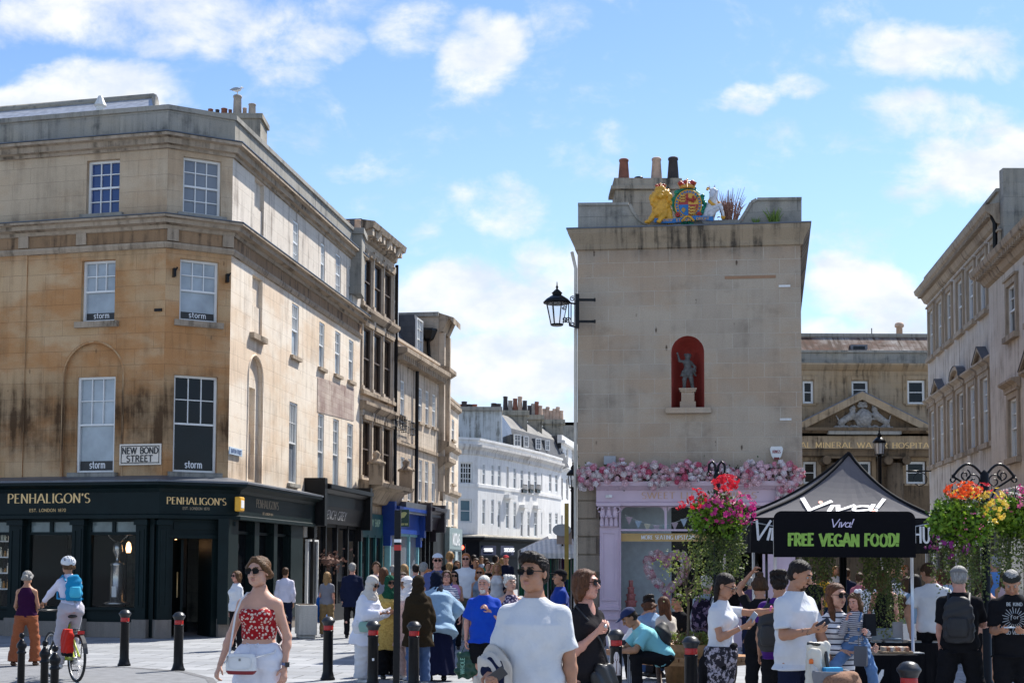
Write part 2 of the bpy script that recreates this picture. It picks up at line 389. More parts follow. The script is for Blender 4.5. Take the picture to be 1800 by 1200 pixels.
glass_dark=mat('dark_window_glass',(.006,.007,.009),.05,nz=.4,nsc=1.3,spec=.25)
glass_blue=mat('sky_reflection_glass',(.01,.035,.14),.06,nz=.25,nsc=1.5,spec=.8)  # blue sky reflection put into the pane's base colour
glass_blind=mat('pale_blind_behind_glass',(.34,.38,.41),.12,nz=.3,nsc=1.6,spec=.6)  # uneven tone stands for part-drawn blinds and for reflections
glass_grey=mat('grey_blind_behind_glass',(.17,.19,.22),.1,nz=.2,nsc=1.2,spec=.7)
glass_brown=mat('brown_stained_glass',(.018,.012,.009),.15,nz=.5,nsc=1.2,spec=.2)
shop_glass=glassmat('shop_window_glass',.93,.01)
clear_glass=glassmat('clear_lamp_glass',.93,.05)
penh_green=mat('very_dark_green_paint',(.005,.0125,.013),.45,nz=.25,nsc=3,bump=.05,spec=.16)
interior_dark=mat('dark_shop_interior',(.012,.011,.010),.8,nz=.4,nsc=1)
gold=mat('gold_leaf_letters',(.75,.50,.22),.4,.3,.1)
dim_gold=mat('dull_gold_letters',(.38,.30,.2),.5,.2,.2)
white_letters=mat('white_letters',(.8,.8,.8),.5,nz=.05)
black_letters=mat('black_letters',(.02,.02,.02),.5,nz=.05)
plinth_stone=stone('granite_plinth',(.22,.19,.165),(.27,.235,.2),(.12,.1,.08),.3,3,5,streak=.4,joint=0)
terracotta=mat('terracotta',(.24,.09,.055),.8,nz=.35,nsc=4)
buff_pot=mat('buff_clay',(.52,.36,.26),.8,nz=.3,nsc=4)
dark_pot=mat('soot_black_clay',(.045,.035,.035),.8,nz=.3,nsc=4)
grey_pot=mat('grey_clay',(.34,.29,.24),.8,nz=.3,nsc=4)
def arc(cx,cy,rx,ry,a0,a1,n=9):
 return[(cx+rx*math.cos(R_(a0+(a1-a0)*i/n)),cy+ry*math.sin(R_(a0+(a1-a0)*i/n)))for i in range(n+1)]
LT={' ':(.4,[]),'A':(.8,[[(0,0),(.38,1)],[(.42,1),(.8,0)],[(.15,.33),(.65,.33)]]),'B':(.6,[[(.08,0),(.08,1)],[(.08,1)]+arc(.3,.76,.25,.24,90,-90)+[(.08,.52)],[(.08,.52),(.3,.52)]+arc(.32,.26,.28,.26,90,-90)+[(.08,0)]]),'C':(.72,[arc(.4,.5,.4,.5,48,312,14)]),'D':(.72,[[(.08,0),(.08,1)],[(.08,1),(.25,1)]+arc(.28,.5,.42,.5,90,-90,12)+[(.08,0)]]),'E':(.55,[[(.08,0),(.08,1)],[(.08,.98),(.52,.98)],[(.08,.52),(.44,.52)],[(.08,.02),(.55,.02)]]),'F':(.52,[[(.08,0),(.08,1)],[(.08,.98),(.52,.98)],[(.08,.52),(.44,.52)]]),'G':(.78,[arc(.4,.5,.4,.5,48,330,14),[(.72,.0),(.72,.42)],[(.5,.42),(.78,.42)]]),'H':(.74,[[(.08,0),(.08,1)],[(.66,0),(.66,1)],[(.08,.52),(.66,.52)]]),'I':(.2,[[(.1,0),(.1,1)]]),'J':(.4,[[(.3,1),(.3,.2)]+arc(.12,.2,.18,.2,0,-120,5)]),'K':(.66,[[(.08,0),(.08,1)],[(.08,.45),(.6,1)],[(.25,.6),(.66,0)]]),'L':(.52,[[(.08,0),(.08,1)],[(.08,.02),(.52,.02)]]),'M':(.9,[[(.08,0),(.1,1)],[(.1,1),(.45,.1)],[(.45,.1),(.8,1)],[(.8,1),(.82,0)]]),'N':(.76,[[(.08,0),(.08,1)],[(.08,1),(.68,0)],[(.68,0),(.68,1)]]),'O':(.82,[arc(.41,.5,.4,.5,90,450,18)]),'P':(.6,[[(.08,0),(.08,1)],[(.08,1),(.28,1)]+arc(.3,.74,.28,.26,90,-90)+[(.08,.48)]]),'Q':(.82,[arc(.41,.5,.4,.5,90,450,18),[(.5,.2),(.85,-.1)]]),'R':(.66,[[(.08,0),(.08,1)],[(.08,1),(.28,1)]+arc(.3,.75,.26,.25,90,-90)+[(.08,.5)],[(.3,.5),(.64,0)]]),'S':(.55,[arc(.28,.75,.23,.25,40,270,9)+arc(.28,.25,.25,.25,90,-140,9)]),'T':(.66,[[(.33,0),(.33,1)],[(0,.98),(.66,.98)]]),'U':(.7,[[(.08,1),(.08,.3)]+arc(.35,.3,.27,.3,180,360)+[(.62,1)]]),'V':(.78,[[(0,1),(.39,0)],[(.39,0),(.78,1)]]),'W':(1.1,[[(0,1),(.28,0)],[(.28,0),(.55,1)],[(.55,1),(.82,0)],[(.82,0),(1.1,1)]]),'X':(.7,[[(0,0),(.7,1)],[(0,1),(.7,0)]]),'Y':(.7,[[(0,1),(.35,.5)],[(.7,1),(.35,.5)],[(.35,.5),(.35,0)]]),'Z':(.62,[[(0,1),(.6,1),(0,0),(.62,0)]]),"'":(.16,[[(.1,1),(.05,.75)]]),'.':(.16,[[(.08,.0),(.08,.1)]]),'!':(.22,[[(.14,1),(.09,.3)],[(.08,.0),(.08,.1)]]),'&':(.7,[[(.7,0),(.2,.65)]+arc(.32,.8,.16,.2,200,-20)+[(.1,.3)]+arc(.27,.2,.2,.2,150,330)]),'1':(.3,[[(.02,.8),(.18,1),(.18,0)]]),'8':(.56,[arc(.28,.75,.22,.24,90,450,12),arc(.28,.26,.27,.26,90,450,12)]),'7':(.52,[[(0,1),(.52,1),(.18,0)]]),'0':(.6,[arc(.3,.5,.28,.5,90,450,14)]),'s':(.42,[arc(.21,.44,.17,.16,30,270,6)+arc(.21,.13,.19,.14,90,-140,6)]),'t':(.34,[[(.14,.85),(.14,.12),(.3,.0)],[(0,.58),(.32,.58)]]),'o':(.54,[arc(.27,.3,.24,.3,90,450,12)]),'r':(.36,[[(.06,0),(.06,.6)],[(.06,.4)]+arc(.28,.4,.2,.2,160,70,4)]),'m':(.84,[[(.06,0),(.06,.6)],[(.06,.4)]+arc(.24,.42,.17,.18,180,0,6)+[(.42,0)],[(.42,.4)]+arc(.6,.42,.17,.18,180,0,6)+[(.78,0)]]),'i':(.2,[[(.12,0),(.1,.6)]]),'v':(.46,[[(.02,.6),(.14,0)],[(.14,0),(.46,.62)]]),'a':(.56,[arc(.26,.28,.24,.28,30,390,10),[(.5,.6),(.5,.05),(.58,0)]]),'e':(.5,[[(.05,.3),(.45,.32)]+arc(.25,.3,.2,.28,10,300,9)]),'p':(.52,[[(.06,-.35),(.06,.6)],arc(.28,.3,.22,.3,150,-150,9)]),'f':(.4,[[(.1,-.3),(.16,.75)]+arc(.32,.75,.16,.22,180,40,5),[(0,.55),(.34,.55)]]),'u':(.54,[[(.06,.6),(.06,.2)]+arc(.25,.2,.19,.2,180,330,6)+[(.48,.6)],[(.48,.6),(.48,0)]])}
def lettering(text,o,rt,up,h,wid=None,thick=.13,thin=.05,serif=False,slant=0,jit=0,gap=.16,mb=None,seed=1,wmax=None):
 """strokes of a word as flat ribbons; o = left end of baseline; fitted to width wid"""
 mb=mb or MB();rng=random.Random(seed);rt=Vector(rt).normalized();up=Vector(up).normalized();nn=rt.cross(up)
 tot=sum(LT[c][0]+gap for c in text)-gap;sx=(wid/h/tot)if wid else 1
 x=0;o=Vector(o)
 for c in text:
  wd,st=LT[c];jy=rng.uniform(-jit,jit)*.5;sc=1+rng.uniform(-jit,jit)
  def P(q,e=0):return o+rt*((x+q[0])*sx+slant*q[1])*h+up*((q[1]*sc+jy)*h)+nn*e
  for k,pl in enumerate(st):
   pts=[P(q,.0006*k)for q in pl];n=len(pts);L=[]
   for i in range(n):
    d=pts[min(i+1,n-1)]-pts[max(i-1,0)];d.normalize();du=abs(d.dot(up));hw=(thin+(thick-thin)*du**1.5)*h/2*(1+rng.uniform(-jit,jit)*2)
    sd=nn.cross(d)*hw;e=d*(hw*.5 if(i==n-1)else(-hw*.5 if i==0 else 0))if not serif else d*0
    L.append((pts[i]+sd+e,pts[i]-sd+e))
   for i in range(n-1):mb.quad(L[i][0],L[i][1],L[i+1][1],L[i+1][0])
   if serif and n==2:
    for a,b in((0,1),(1,0)):
     q=pl[a]
     if(q[1]<.03 or q[1]>.99)and abs(pl[b][1]-q[1])>.5:
      p=P(q,-.0006);s_=h*.11;mb.quad(p-rt*s_-up*h*.018,p+rt*s_-up*h*.018,p+rt*s_+up*h*.018,p-rt*s_+up*h*.018)
  x+=wd+gap
 return mb
def sign_text(text,f,u,z,h,wid,m,parent,o=.01,name='lettering',**k):
 rt=f.t;uu=u
 if f.t.x<0:rt=-f.t
 return lettering(text,f.p(uu,z,o),rt,(0,0,1),h,wid,**k).build(name,m,parent)
def window(f,r,par,cols=3,top=2,bot=0,glass=None,o=-.14,fr=white_paint,sill=None,fw=.055,bar=.022,name='window',rail=True,label=None,silld=.1,cols_bot=None):
 if o==-.14 and f.t.y>.6 or f.t.y<-.6:o=-.05
 u0,u1,z0,z1=r;g=glass or glass_dark;mb=MB();zm=z0+(z1-z0)*.5
 for a,b,c,d in((u0,u0+fw,z0,z1),(u1-fw,u1,z0,z1)):mb.fb(f,a,b,c,d,o-.05,o+.03)
 mb.fb(f,u0+fw,u1-fw,z1-fw,z1,o-.05,o+.028);mb.fb(f,u0+fw,u1-fw,z0,z0+fw,o-.05,o+.028)
 if rail:mb.fb(f,u0+fw,u1-fw,zm-.022,zm+.022,o-.045,o+.025)
 for(a,b,n,cc)in(((zm,z1,top,cols),(z0,zm,bot,cols if cols_bot is None else cols_bot))if rail else((z0,z1,top,cols),)):
  if n:
   for i in range(1,cc):u=u0+fw+(u1-u0-2*fw)*i/cc;mb.fb(f,u-bar/2,u+bar/2,a,b,o-.04,o+.012)
   for i in range(1,n):z=a+(b-a)*i/n;mb.fb(f,u0+fw,u1-fw,z-bar/2,z+bar/2,o-.04,o+.010)
 w_=mb.build(name,fr,par,label)
 MB().fq(f,u0+fw*.5,u1-fw*.5,z0+fw*.5,z1-fw*.5,o-.03).build('pane',g,w_)
 if sill is not None:
  e=.12;MB().fb(f,u0-e,u1+e,z0-silld,z0-.002,o-.02,.09).build('sill',sill,w_)
 return w_
def blind_window(f,r,par,m,o=-.1,rail=True):
 u0,u1,z0,z1=r;mb=MB();zm=(z0+z1)/2
 mb.fq(f,u0,u1,z0,z1,o)
 if rail:mb.fb(f,u0,u1,z0,zm,o+.001,o+.045)
 return mb.build('blind_window',m,par)
def hole(r,d=.22,arch=False):return(r[0],r[1],r[2],r[3],d,arch)
def pot(mb,c,r0,r1,h,n=12):
 mb.lathe(c,[(r0,0),(r0*.97,h*.1),(r1,h*.88),(r1*1.14,h*.9),(r1*1.14,h*.97),(r1*.95,h),(r1*.8,h*.98),(r1*.75,h*.7),(0.001,h*.7)],n)
def ground_material():
 m=bpy.data.materials.new('stone_paving');m.use_nodes=True;t=NT(m.node_tree);b=t.n['Principled BSDF']
 uv=t.mp(t.N('ShaderNodeTexCoord').outputs['Object'],rot=(0,0,.15))
 br=t.N('ShaderNodeTexBrick');t.l.new(uv,br.inputs[0])
 for k,v_ in(('Scale',1),('Mortar Size',.016),('Brick Width',.9),('Row Height',.6)):br.inputs[k].default_value=v_
 br.inputs['Color1'].default_value=(.21,.22,.235,1);br.inputs['Color2'].default_value=(.32,.33,.345,1);br.inputs['Mortar'].default_value=(.08,.08,.08,1)
 n=t.noise(uv,1.1,7,.65);n2=t.noise(uv,30,3)
 c=t.mix(t.mr(n,.45,.65,0,.6,True),br.outputs[0],(.2,.205,.21));c=t.mix(1,c,t.mix(t.mr(n2,.3,.7),.88,1.1),'MULTIPLY')
 v=t.N('ShaderNodeTexVoronoi');t.l.new(uv,v.inputs[0]);v.inputs['Scale'].default_value=1.7
 c=t.mix(t.mr(v.outputs[0],.035,.06,.8,0),c,(.08,.08,.08))
 t.l.new(c,b.inputs['Base Color']);b.inputs['Roughness'].default_value=.8
 bn=t.N('ShaderNodeBump');bn.inputs['Strength'].default_value=.4;bn.inputs['Distance'].default_value=.01
 t.l.new(t.m('SUBTRACT',n2,br.outputs[1]),bn.inputs['Height']);t.l.new(bn.outputs[0],b.inputs['Normal']);return m
g=MB();g.quad((-700,-60,0),(700,-60,0),(700,1500,0),(-700,1500,0));tag(g.build('pavement',ground_material()),kind='structure')
asphalt=mat('worn_asphalt',(.17,.175,.185),.85,nz=.25,nsc=5,bump=.5,bsc=160)
pts=[gnd(-200,1166),gnd(60,1168),gnd(230,1173),gnd(320,1180),gnd(368,1192),gnd(385,1215),gnd(380,1500),gnd(-300,1500)]
g=MB();g.add([(p.x,p.y,.004)for p in pts],[tuple(range(len(pts)))]);tag(g.build('road',asphalt),kind='structure')
kerb_m=mat('granite_kerb',(.12,.12,.125),.8,nz=.3,nsc=9)
g=MB()
for i in range(5):
 a,b=pts[i],pts[i+1];t_=(b-a).normalized();nn_=Vector((-t_.y,t_.x,0))*.06
 g.quad(*[(q.x,q.y,.008)for q in(a-nn_,b-nn_,b+nn_,a+nn_)])
tag(g.build('road_edge',kerb_m),kind='structure')
def leafq(mb,p,r,rng,dn=None,asp=.6):
 d=Vector((rng.gauss(0,1),rng.gauss(0,1),rng.gauss(0,1)-(.6 if dn else 0))).normalized();s=d.cross(Vector((rng.gauss(0,1),rng.gauss(0,1),rng.gauss(0,1)))).normalized();n=d.cross(s)
 mb.quad(p,p+d*r*.5+s*r*asp*.5+n*r*.08,p+d*r,p+d*r*.5-s*r*asp*.5+n*r*.08)
S1=Vector((XG(279,31.3),31.3,0));S2=Vector((XG(396,32.05),32.05,0));BE=Vector((XG(628,44.1),44.1,0))
L0=Vector((XG(-22,32.38),32.38,0));L0=S1+(L0-S1)*1.9
fA=Fac(L0,S1);fS=Fac(S1,S2);fB=Fac(S2,BE)
zc=lambda y:fS.uz(297,y)[1]
ZP,ZC1,ZC1b,ZC2,ZC2b,ZFR,ZSC,ZFT,ZFB=[zc(y)for y in(186,236,254,381,397,426,846,864,903)]
uAB=fB.uz(557,700)[0];MID=fB.p(uAB,0)
bA=thing('corner_building','large ochre stone corner building with splayed corner and dark green perfume shop below','building',(S1.x,S1.y,0))
def faces_A():
 wf={}
 rf=[fA.rect(152,210,281,376),fA.rect(143,202,457,565),fA.rect(131,198,661,830)]
 rs=[fS.rect(322,389,279,378),fS.rect(316,384,457,565),fS.rect(305,382,660,830)]
 arch=fA.rect(110,216,601,838);zb=ZSC-.02
 u_e=fA.L
 mb=MB();mb.wall(fA,0,u_e,zb,ZC2b,[hole(rf[1]),(arch[0],arch[1],zb+.001,arch[3],.09,True)])
 mb.wall(fA,arch[0],arch[1],zb,arch[3],[hole(rf[2],.14)],-.09)
 mb.wall(fS,0,fS.L,zb,ZC2b,[hole(rs[1]),hole(rs[2])])
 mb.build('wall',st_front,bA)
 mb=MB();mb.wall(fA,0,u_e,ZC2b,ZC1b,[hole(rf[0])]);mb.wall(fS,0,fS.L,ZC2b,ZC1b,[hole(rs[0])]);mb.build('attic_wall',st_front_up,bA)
 sb=[fB.rect(447,464,319,415),fB.rect(515,525,389,465)]
 s2=[fB.rect(443,461,487,590),fB.rect(513,525,535,627)]
 ar=fB.rect(435,461,624,842);s1=[fB.rect(438.5,454,680,842),fB.rect(508,522,707,850)]
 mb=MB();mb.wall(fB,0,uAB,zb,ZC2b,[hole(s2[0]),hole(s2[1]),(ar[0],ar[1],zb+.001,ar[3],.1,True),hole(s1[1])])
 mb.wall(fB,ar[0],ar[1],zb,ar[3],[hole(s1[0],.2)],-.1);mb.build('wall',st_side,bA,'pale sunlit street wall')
 mb=MB();mb.wall(fB,0,uAB,ZC2b,ZC1b,[hole(sb[0]),hole(sb[1])]);mb.build('attic_wall',st_side_up,bA)
 blind_window(fB,sb[0],bA,st_side_up);blind_window(fB,s2[0],bA,st_side);blind_window(fB,s1[0],bA,st_side,-.25)
 window(fA,rf[0],bA,3,2,2,glass_blue,sill=st_parapet);window(fS,rs[0],bA,3,2,2,glass_grey,sill=st_parapet)
 for f,r in((fA,rf[1]),(fS,rs[1]),(fA,rf[2]),(fS,rs[2])):
  deep=f is fA and r is rf[2]
  ww=window(f,r,bA,3,2,0,glass_dark if r is rs[2]else glass_blind,sill=st_parapet if deep or r is rs[2]else st_trim,o=-.17 if deep else-.14,silld=.14)
  h=(r[3]-r[2])*(.085 if r[2]<6 else.1);o=(-.17 if deep else-.14)-.026
  if r is not rs[2]:MB().fb(f,r[0]+.06,r[1]-.06,r[2]+.06,r[2]+.06+h*1.15,o,o+.004).build('black_hem_band',black_letters,ww)
  um=(r[0]+r[1])/2;lettering('storm',f.p(um-.19,r[2]+.085+h*.15,o+.008),f.t,(0,0,1),h*.95,.40,.13,.12).build('lettering',white_letters,ww)
 window(fB,sb[1],bA,3,2,2,glass_blind,sill=None);window(fB,s2[1],bA,3,2,0,glass_blind,sill=st_trim);window(fB,s1[1],bA,3,2,0,glass_grey,sill=st_parapet)
 m2=MB();m2.fb(fB,s2[0][0]-.15,s2[0][1]+.15,s2[0][2]-.14,s2[0][2],-.05,.12);m2.build('sill',st_trim,bA)
 for f,a,r_ in((fA,arch,.03),(fB,ar,.03)):
  R0=(a[1]-a[0])/2;um=(a[0]+a[1])/2;zs=a[3]-R0
  pts=[f.p(a[0],zb,0)]+[f.p(um-R0*math.cos(math.pi*k/20),zs+R0*math.sin(math.pi*k/20),0)for k in range(21)]+[f.p(a[1],zb,0)]
  MB().tube(pts,r_,6).build('arch_moulding',st_front if f is fA else st_side,bA)
 us=fA.uz(47,500)[0];MB().fb(fA,us-.04,us+.02,zb,ZC2b,0,.035).builds('pier_edge',st_front,bA)
 MB().fb(fA,0,us-.04,zb,ZC2b-.002,0,.03).build('pier',st_front,bA)
faces_A()
pathA=[L0,S1,S2,MID];pathB=[MID,BE]
def cornices(path,par,soff=False,names=('cornice','string_course','parapet')):
 mb=MB();d=.27;z=ZC1
 mb.mould(path,[(0,ZC1b-.1),(.05,ZC1b-.09),(.06,ZC1b-.02),(.15,ZC1b),(.16,ZC1-.11),(d,ZC1-.09),(d,z-.02),(0,z+.06)])
 mb.builds(names[0],st_trim,par)
 mb=MB();mb.mould(path,[(-.02,z+.07),(d+.015,z-.01),(d+.015,z+.015),(-.02,z+.1)]);mb.build('lead_flashing',lead,par)
 mb=MB();mb.mould(path,[(0,ZC2b-.1),(.08,ZC2b-.08),(.1,ZC2b),(.24,ZC2b+.03),(.25,ZC2-.09),(.34,ZC2-.07),(.34,ZC2-.02),(0,ZC2+.05)])
 mb.mould(path,[(0,ZFR-.14),(.05,ZFR-.13),(.09,ZFR-.05),(.09,ZFR),(.0,ZFR+.02)]);mb.builds(names[0],st_trim,par)
 mb=MB();mb.mould(path,[(-.02,ZC2+.06),(.352,ZC2-.012),(.352,ZC2+.01),(-.02,ZC2+.09)]);mb.build('lead_flashing',lead,par)
 mb=MB();mb.mould(path,[(0,ZFR+.021),(.035,ZFR+.021),(.035,ZC2b-.09),(0,ZC2b-.09)]);mb.build('frieze',st_trim_dk,par)
 mb=MB();mb.mould(path,[(-.45,ZC1-.3),(.05,ZC1-.3),(.05,ZP-.12),(.1,ZP-.11),(.1,ZP),(-.5,ZP+.03)]);mb.build(names[2],st_parapet,par)
cornices(pathA,bA)
def frieze_pads():
 mb=MB()
 for f,px in((fA,45),(fA,146),(fS,303),(fS,400)):
  u=f.uz(px,410)[0];mb.fb(f,u-.13,u+.13,ZFR+.03,ZC2b-.08,.036,.09)
 mb.builds('frieze_block',st_trim,bA)
frieze_pads()
def up(p,z):return(p[0],p[1],z)
def footprint(path,back,z0,z1,name,m,par):
 """solid mass behind the street faces"""
 P=[Vector((q[0],q[1],0))for q in path]+[Vector((q[0],q[1],0))for q in back];mb=MB();n=len(P);k=len(path)
 mb.add([up(p,z1)for p in P],[tuple(range(n-1,-1,-1))])
 for i in range(k-1,n):j=(i+1)%n;mb.quad(up(P[i],z0),up(P[j],z0),up(P[j],z1),up(P[i],z1))
 return mb.build(name,m,par)
bk=[Vector((MID.x-9,MID.y+1.5,0)),Vector((L0.x-1,MID.y+3,0))]
footprint(pathA,bk,0,ZC1+.12,'flat_roof',st_parapet,bA)
nB=Vector((-math.cos(.15),math.sin(.15),0))
bkB=[BE+nB*9,MID+nB*9]
mb=MB()
r0=at(-60,200,36.0);r1=at(272,171,34.4);r2=at(300,187,33.6)
e0=Vector((L0.x,L0.y+.6,ZP-.15));e1=Vector((S1.x-.4,S1.y+.6,ZP-.15))
mb.quad(e0,e1,r1,r0);mb.quad(e1,(S2.x-.7,S2.y+.8,ZP-.2),(r1.x+1.2,r1.y+1.2,ZP-.2),r1);mb.quad(r0,r1,(r1.x,r1.y+3,ZP-.4),(r0.x,r0.y+3,ZP-.4))
mb.build('lead_roof',mat('sunlit_lead',(.34,.35,.37),.35,.2,.4,6),bA)  # much paler than the flashing lead: sunlight put into the colour
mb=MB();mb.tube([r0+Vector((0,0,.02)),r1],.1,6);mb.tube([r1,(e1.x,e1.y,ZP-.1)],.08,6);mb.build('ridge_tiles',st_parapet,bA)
c=at(176,190,33.6);MB().lathe(c-Vector((0,0,.1)),[(.1,0),(.1,.12),(.16,.16),(.05,.4)],8).build('roof_cowl',mat('pale_zinc',(.6,.6,.58),.5),bA)
cs=at(420,232,36.5);ct=at(452,214,36.5);ch=bA
mb=MB();zt=at(420,208,36.5).z;cx0,cx1=at(366,210,36.5).x,at(458,215,36.5).x
mb.box(((cx0+cx1)/2,37.0,(ZP+zt)/2-.5),(cx1-cx0,1.0,zt-ZP+1));mb.box(((cx0+cx1)/2,37,zt+.06),(cx1-cx0+.12,1.1,.14));mb.build('chimney_stack',st_parapet,bA)
for x0,x1,y0,m in((365,375,192,terracotta),(378,386,193,dark_pot),(388,400,191,terracotta),(401,408,193,terracotta),(409,425,168,grey_pot),(426,434,190,buff_pot),(436,450,183,grey_pot)):
 a,b=at(x0,207,36.8),at(x1,207,36.8);z=at(x0,y0,36.8).z;mb=MB();r=(b.x-a.x)/2;pot(mb,((a.x+b.x)/2,36.8,zt+.12),r,r*.86,z-zt-.12);mb.build('chimney_pot',m,bA)
mb=MB()
for f,x,y in((fS,305,480),(fS,398,490)):
 u,z=f.uz(x,y);mb.fb(f,u-.03,u+.03,z-.1,z+.1,0,.14);mb.tube([f.p(u,z,.12),f.p(u+.05,z+.12,.16)],.02,6)
u,z=fA.uz(279,545);mb.fb(fA,u-.09,u+.09,z-.03,z+.03,0,.05);mb.builds('iron_bracket',black_iron,bA)
def shop_A():
 path=[L0,S1,S2,fB.p(fB.uz(532,900)[0],0)];o0=.32;uE=fB.uz(532,900)[0]
 mb=MB();mb.mould(path,[(0,ZFT-.02),(o0+.05,ZFT-.02),(o0+.08,ZFT+.06),(o0+.25,ZSC-.1),(o0+.25,ZSC-.04),(0,ZSC+.02)])
 mb.mould(path,[(0,ZFB-.06),(o0+.03,ZFB-.06),(o0+.03,ZFT-.021),(0,ZFT-.021)])
 mb.mould(path,[(o0+.0,ZFB-.12),(o0+.07,ZFB-.11),(o0+.07,ZFB-.03),(o0+.02,ZFB+.0)]);fascia=mb.build('shop_fascia',penh_green,bA,'dark green fascia with gold lettering')
 mb=MB();mb.mould(path,[(0,ZSC+.03),(o0+.28,ZSC-.035),(o0+.28,ZSC+.01),(0,ZSC+.14)]);mb.build('shop_lead_roof',lead,bA)
 def wr(f,x0,x1,yb,yt,s,m,**k):
  u0,za=f.uz(x0,yb,o0+.03);u1,zb_=f.uz(x1,(yb),o0+.03);zt_=f.uz(x0,yt,o0+.03)[1]
  sign_text(s,f,u0,za,zt_-za,u1-u0,m,fascia,o=o0+.04,**k)
 wr(fA,14,158,884,868,"PENHALIGON'S",gold,serif=True,thick=.19,thin=.06);wr(fA,52,116,899,894,"EST. LONDON 1870",gold,thick=.14,thin=.14)
 wr(fS,293,397,885,873,"PENHALIGON'S",gold,serif=True,thick=.18,thin=.06);wr(fS,321,368,895,890.5,"EST. LONDON 1870",dim_gold,thick=.13,thin=.13)
 wr(fB,450,489,891,877,"PENHALIGON'S",dim_gold,serif=True,thick=.17,thin=.07);wr(fB,461,479,904,900,"EST. LONDON 1870",dim_gold,thick=.14,thin=.14)
 PL=.42
 zt=ZFB-.1
 def post(f,x0,x1,o=.3,block=True):
  u0,u1=f.uz(x0,1000,o)[0],f.uz(x1,1000,o)[0];zb_=PL if block else.02;mb=MB();mb.fb(f,u0,u1,zb_,zt,0,o)
  if u1-u0>.25:
   for a,b,c,d in((u0+.05,u0+.09,.7,zt-.25),(u1-.09,u1-.05,.7,zt-.25),(u0+.09,u1-.09,.7,.74),(u0+.09,u1-.09,zt-.29,zt-.25)):mb.fb(f,a,b,c,d,o,o+.018)
   mb.fb(f,u0-.04,u1+.04,zt-.16,zt-.05,0,o+.05)
  mb.build('pilaster',penh_green,bA)
  if block:MB().fb(f,u0-.05,u1+.05,0,PL,0,o+.05).build('plinth_block',plinth_stone,bA)
  return u0,u1
 p0=post(fA,14,37);p1=post(fA,125,145);p2=post(fA,238,256);post(fA,262,270,.2,False)
 gb=MB()
 for(a,b)in((fA.uz(-90,1000)[0],p0[0]),(p0[1],p1[0]),(p1[1],p2[0])):
  z1,z2,z3,z4=.42,.98,2.62,zt
  z1=fA.uz(200,1092)[1];z2=fA.uz(200,1071)[1];z3=fA.uz(200,940)[1]
  MB().fb(fA,a,b,0,z1,0,.2).build('plinth',plinth_stone,bA)
  mb=MB();mb.fb(fA,a,b,z1+.002,z2,0,.16);mb.fb(fA,a,b,z2,z2+.06,.0,.24);mb.fb(fA,a+.06,b-.06,z1+.06,z2-.06,.16,.18)
  for q in(a,b-.1):mb.fb(fA,q,q+.1,z2+.06,zt,.02,.14)
  mb.fb(fA,a+.1,b-.1,z3,z3+.07,.02,.138);um=(a+b)/2;mb.fb(fA,um-.04,um+.04,z3+.07,zt-.08,.02,.13);mb.fb(fA,a+.1,b-.1,zt-.08,zt,.02,.137)
  ww=mb.build('shop_window',penh_green,bA);MB().fq(fA,a+.08,b-.08,z2+.03,z3,.07).build('pane',shop_glass,ww)
  MB().fq(fA,a+.08,b-.08,z3+.05,zt-.02,.07).build('transom_pane',mat('reflecting_transom_glass',(.16,.2,.2),.15,nz=.5,nsc=1.5),ww)  # opaque transom pane, a reflection painted as its pale mottled colour
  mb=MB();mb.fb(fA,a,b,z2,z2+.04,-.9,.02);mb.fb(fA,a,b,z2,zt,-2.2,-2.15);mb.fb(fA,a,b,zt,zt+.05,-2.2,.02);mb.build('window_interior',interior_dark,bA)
 d0=post(fS,277,298);d1=post(fS,388,409)
 mb=MB();a,b=d0[1],d1[0];zd=fS.uz(340,940)[1];mb.fb(fS,a,b,zd,zt,0,.2);mb.fb(fS,a+.1,b-.1,zd+.12,zt-.1,.2,.225);mb.fb(fS,a,b,zd-.08,zd,0,.26)
 mb.fb(fS,a,a+.1,0,zd-.08,-.9,.18);mb.fb(fS,b-.18,b,0,zd-.08,-.9,.18);mb.builds('door_frame',penh_green,bA)
 mb=MB();ud=a+(b-a)*.33;mb.fb(fS,ud,ud+.06,.02,zd-.1,-1.0,-.2);dd_=mb.build('open_door',penh_green,bA)
 MB().tube([fS.p(ud-.05,.9,-.3),fS.p(ud-.05,1.5,-.3)],.018,6).build('door_handle',gold,dd_)
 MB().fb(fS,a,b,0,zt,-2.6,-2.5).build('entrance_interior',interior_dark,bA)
 pr=[fB.uz(x,1000,.25)[0]for x in(401,418,447,455,481,487,511,518,532)]
 z1,z2=.28,.55;z3=fB.uz(460,941)[1]
 for a,b in((pr[0],pr[1]),(pr[2],pr[3]),(pr[4],pr[5]),(pr[6],pr[8])):
  mb=MB();mb.fb(fB,a,b,.3,zt,0,.25);mb.build('pilaster',penh_green,bA)
 for a,b in((pr[1],pr[2]),(pr[3],pr[4]),(pr[5],pr[6])):
  mb=MB();mb.fb(fB,a,b,z1,z2,0,.16);mb.fb(fB,a,b,z3,z3+.07,.02,.12)
  for q in(a,b-.07):mb.fb(fB,q,q+.07,z2,z3,.02,.2);mb.fb(fB,q,q+.07,z3+.07,zt,.02,.2)
  ww=mb.build('shop_window',penh_green,bA);MB().fq(fB,a+.05,b-.05,z2,zt,.05).build('pane',glass_dark,ww)
 MB().fb(fB,0,uE,0,z1,0,.2).build('plinth',plinth_stone,bA)
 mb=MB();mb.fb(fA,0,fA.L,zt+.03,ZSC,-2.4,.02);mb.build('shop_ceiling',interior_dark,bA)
 T_=mat('silver_trophy',(.5,.48,.44),.25,.8)
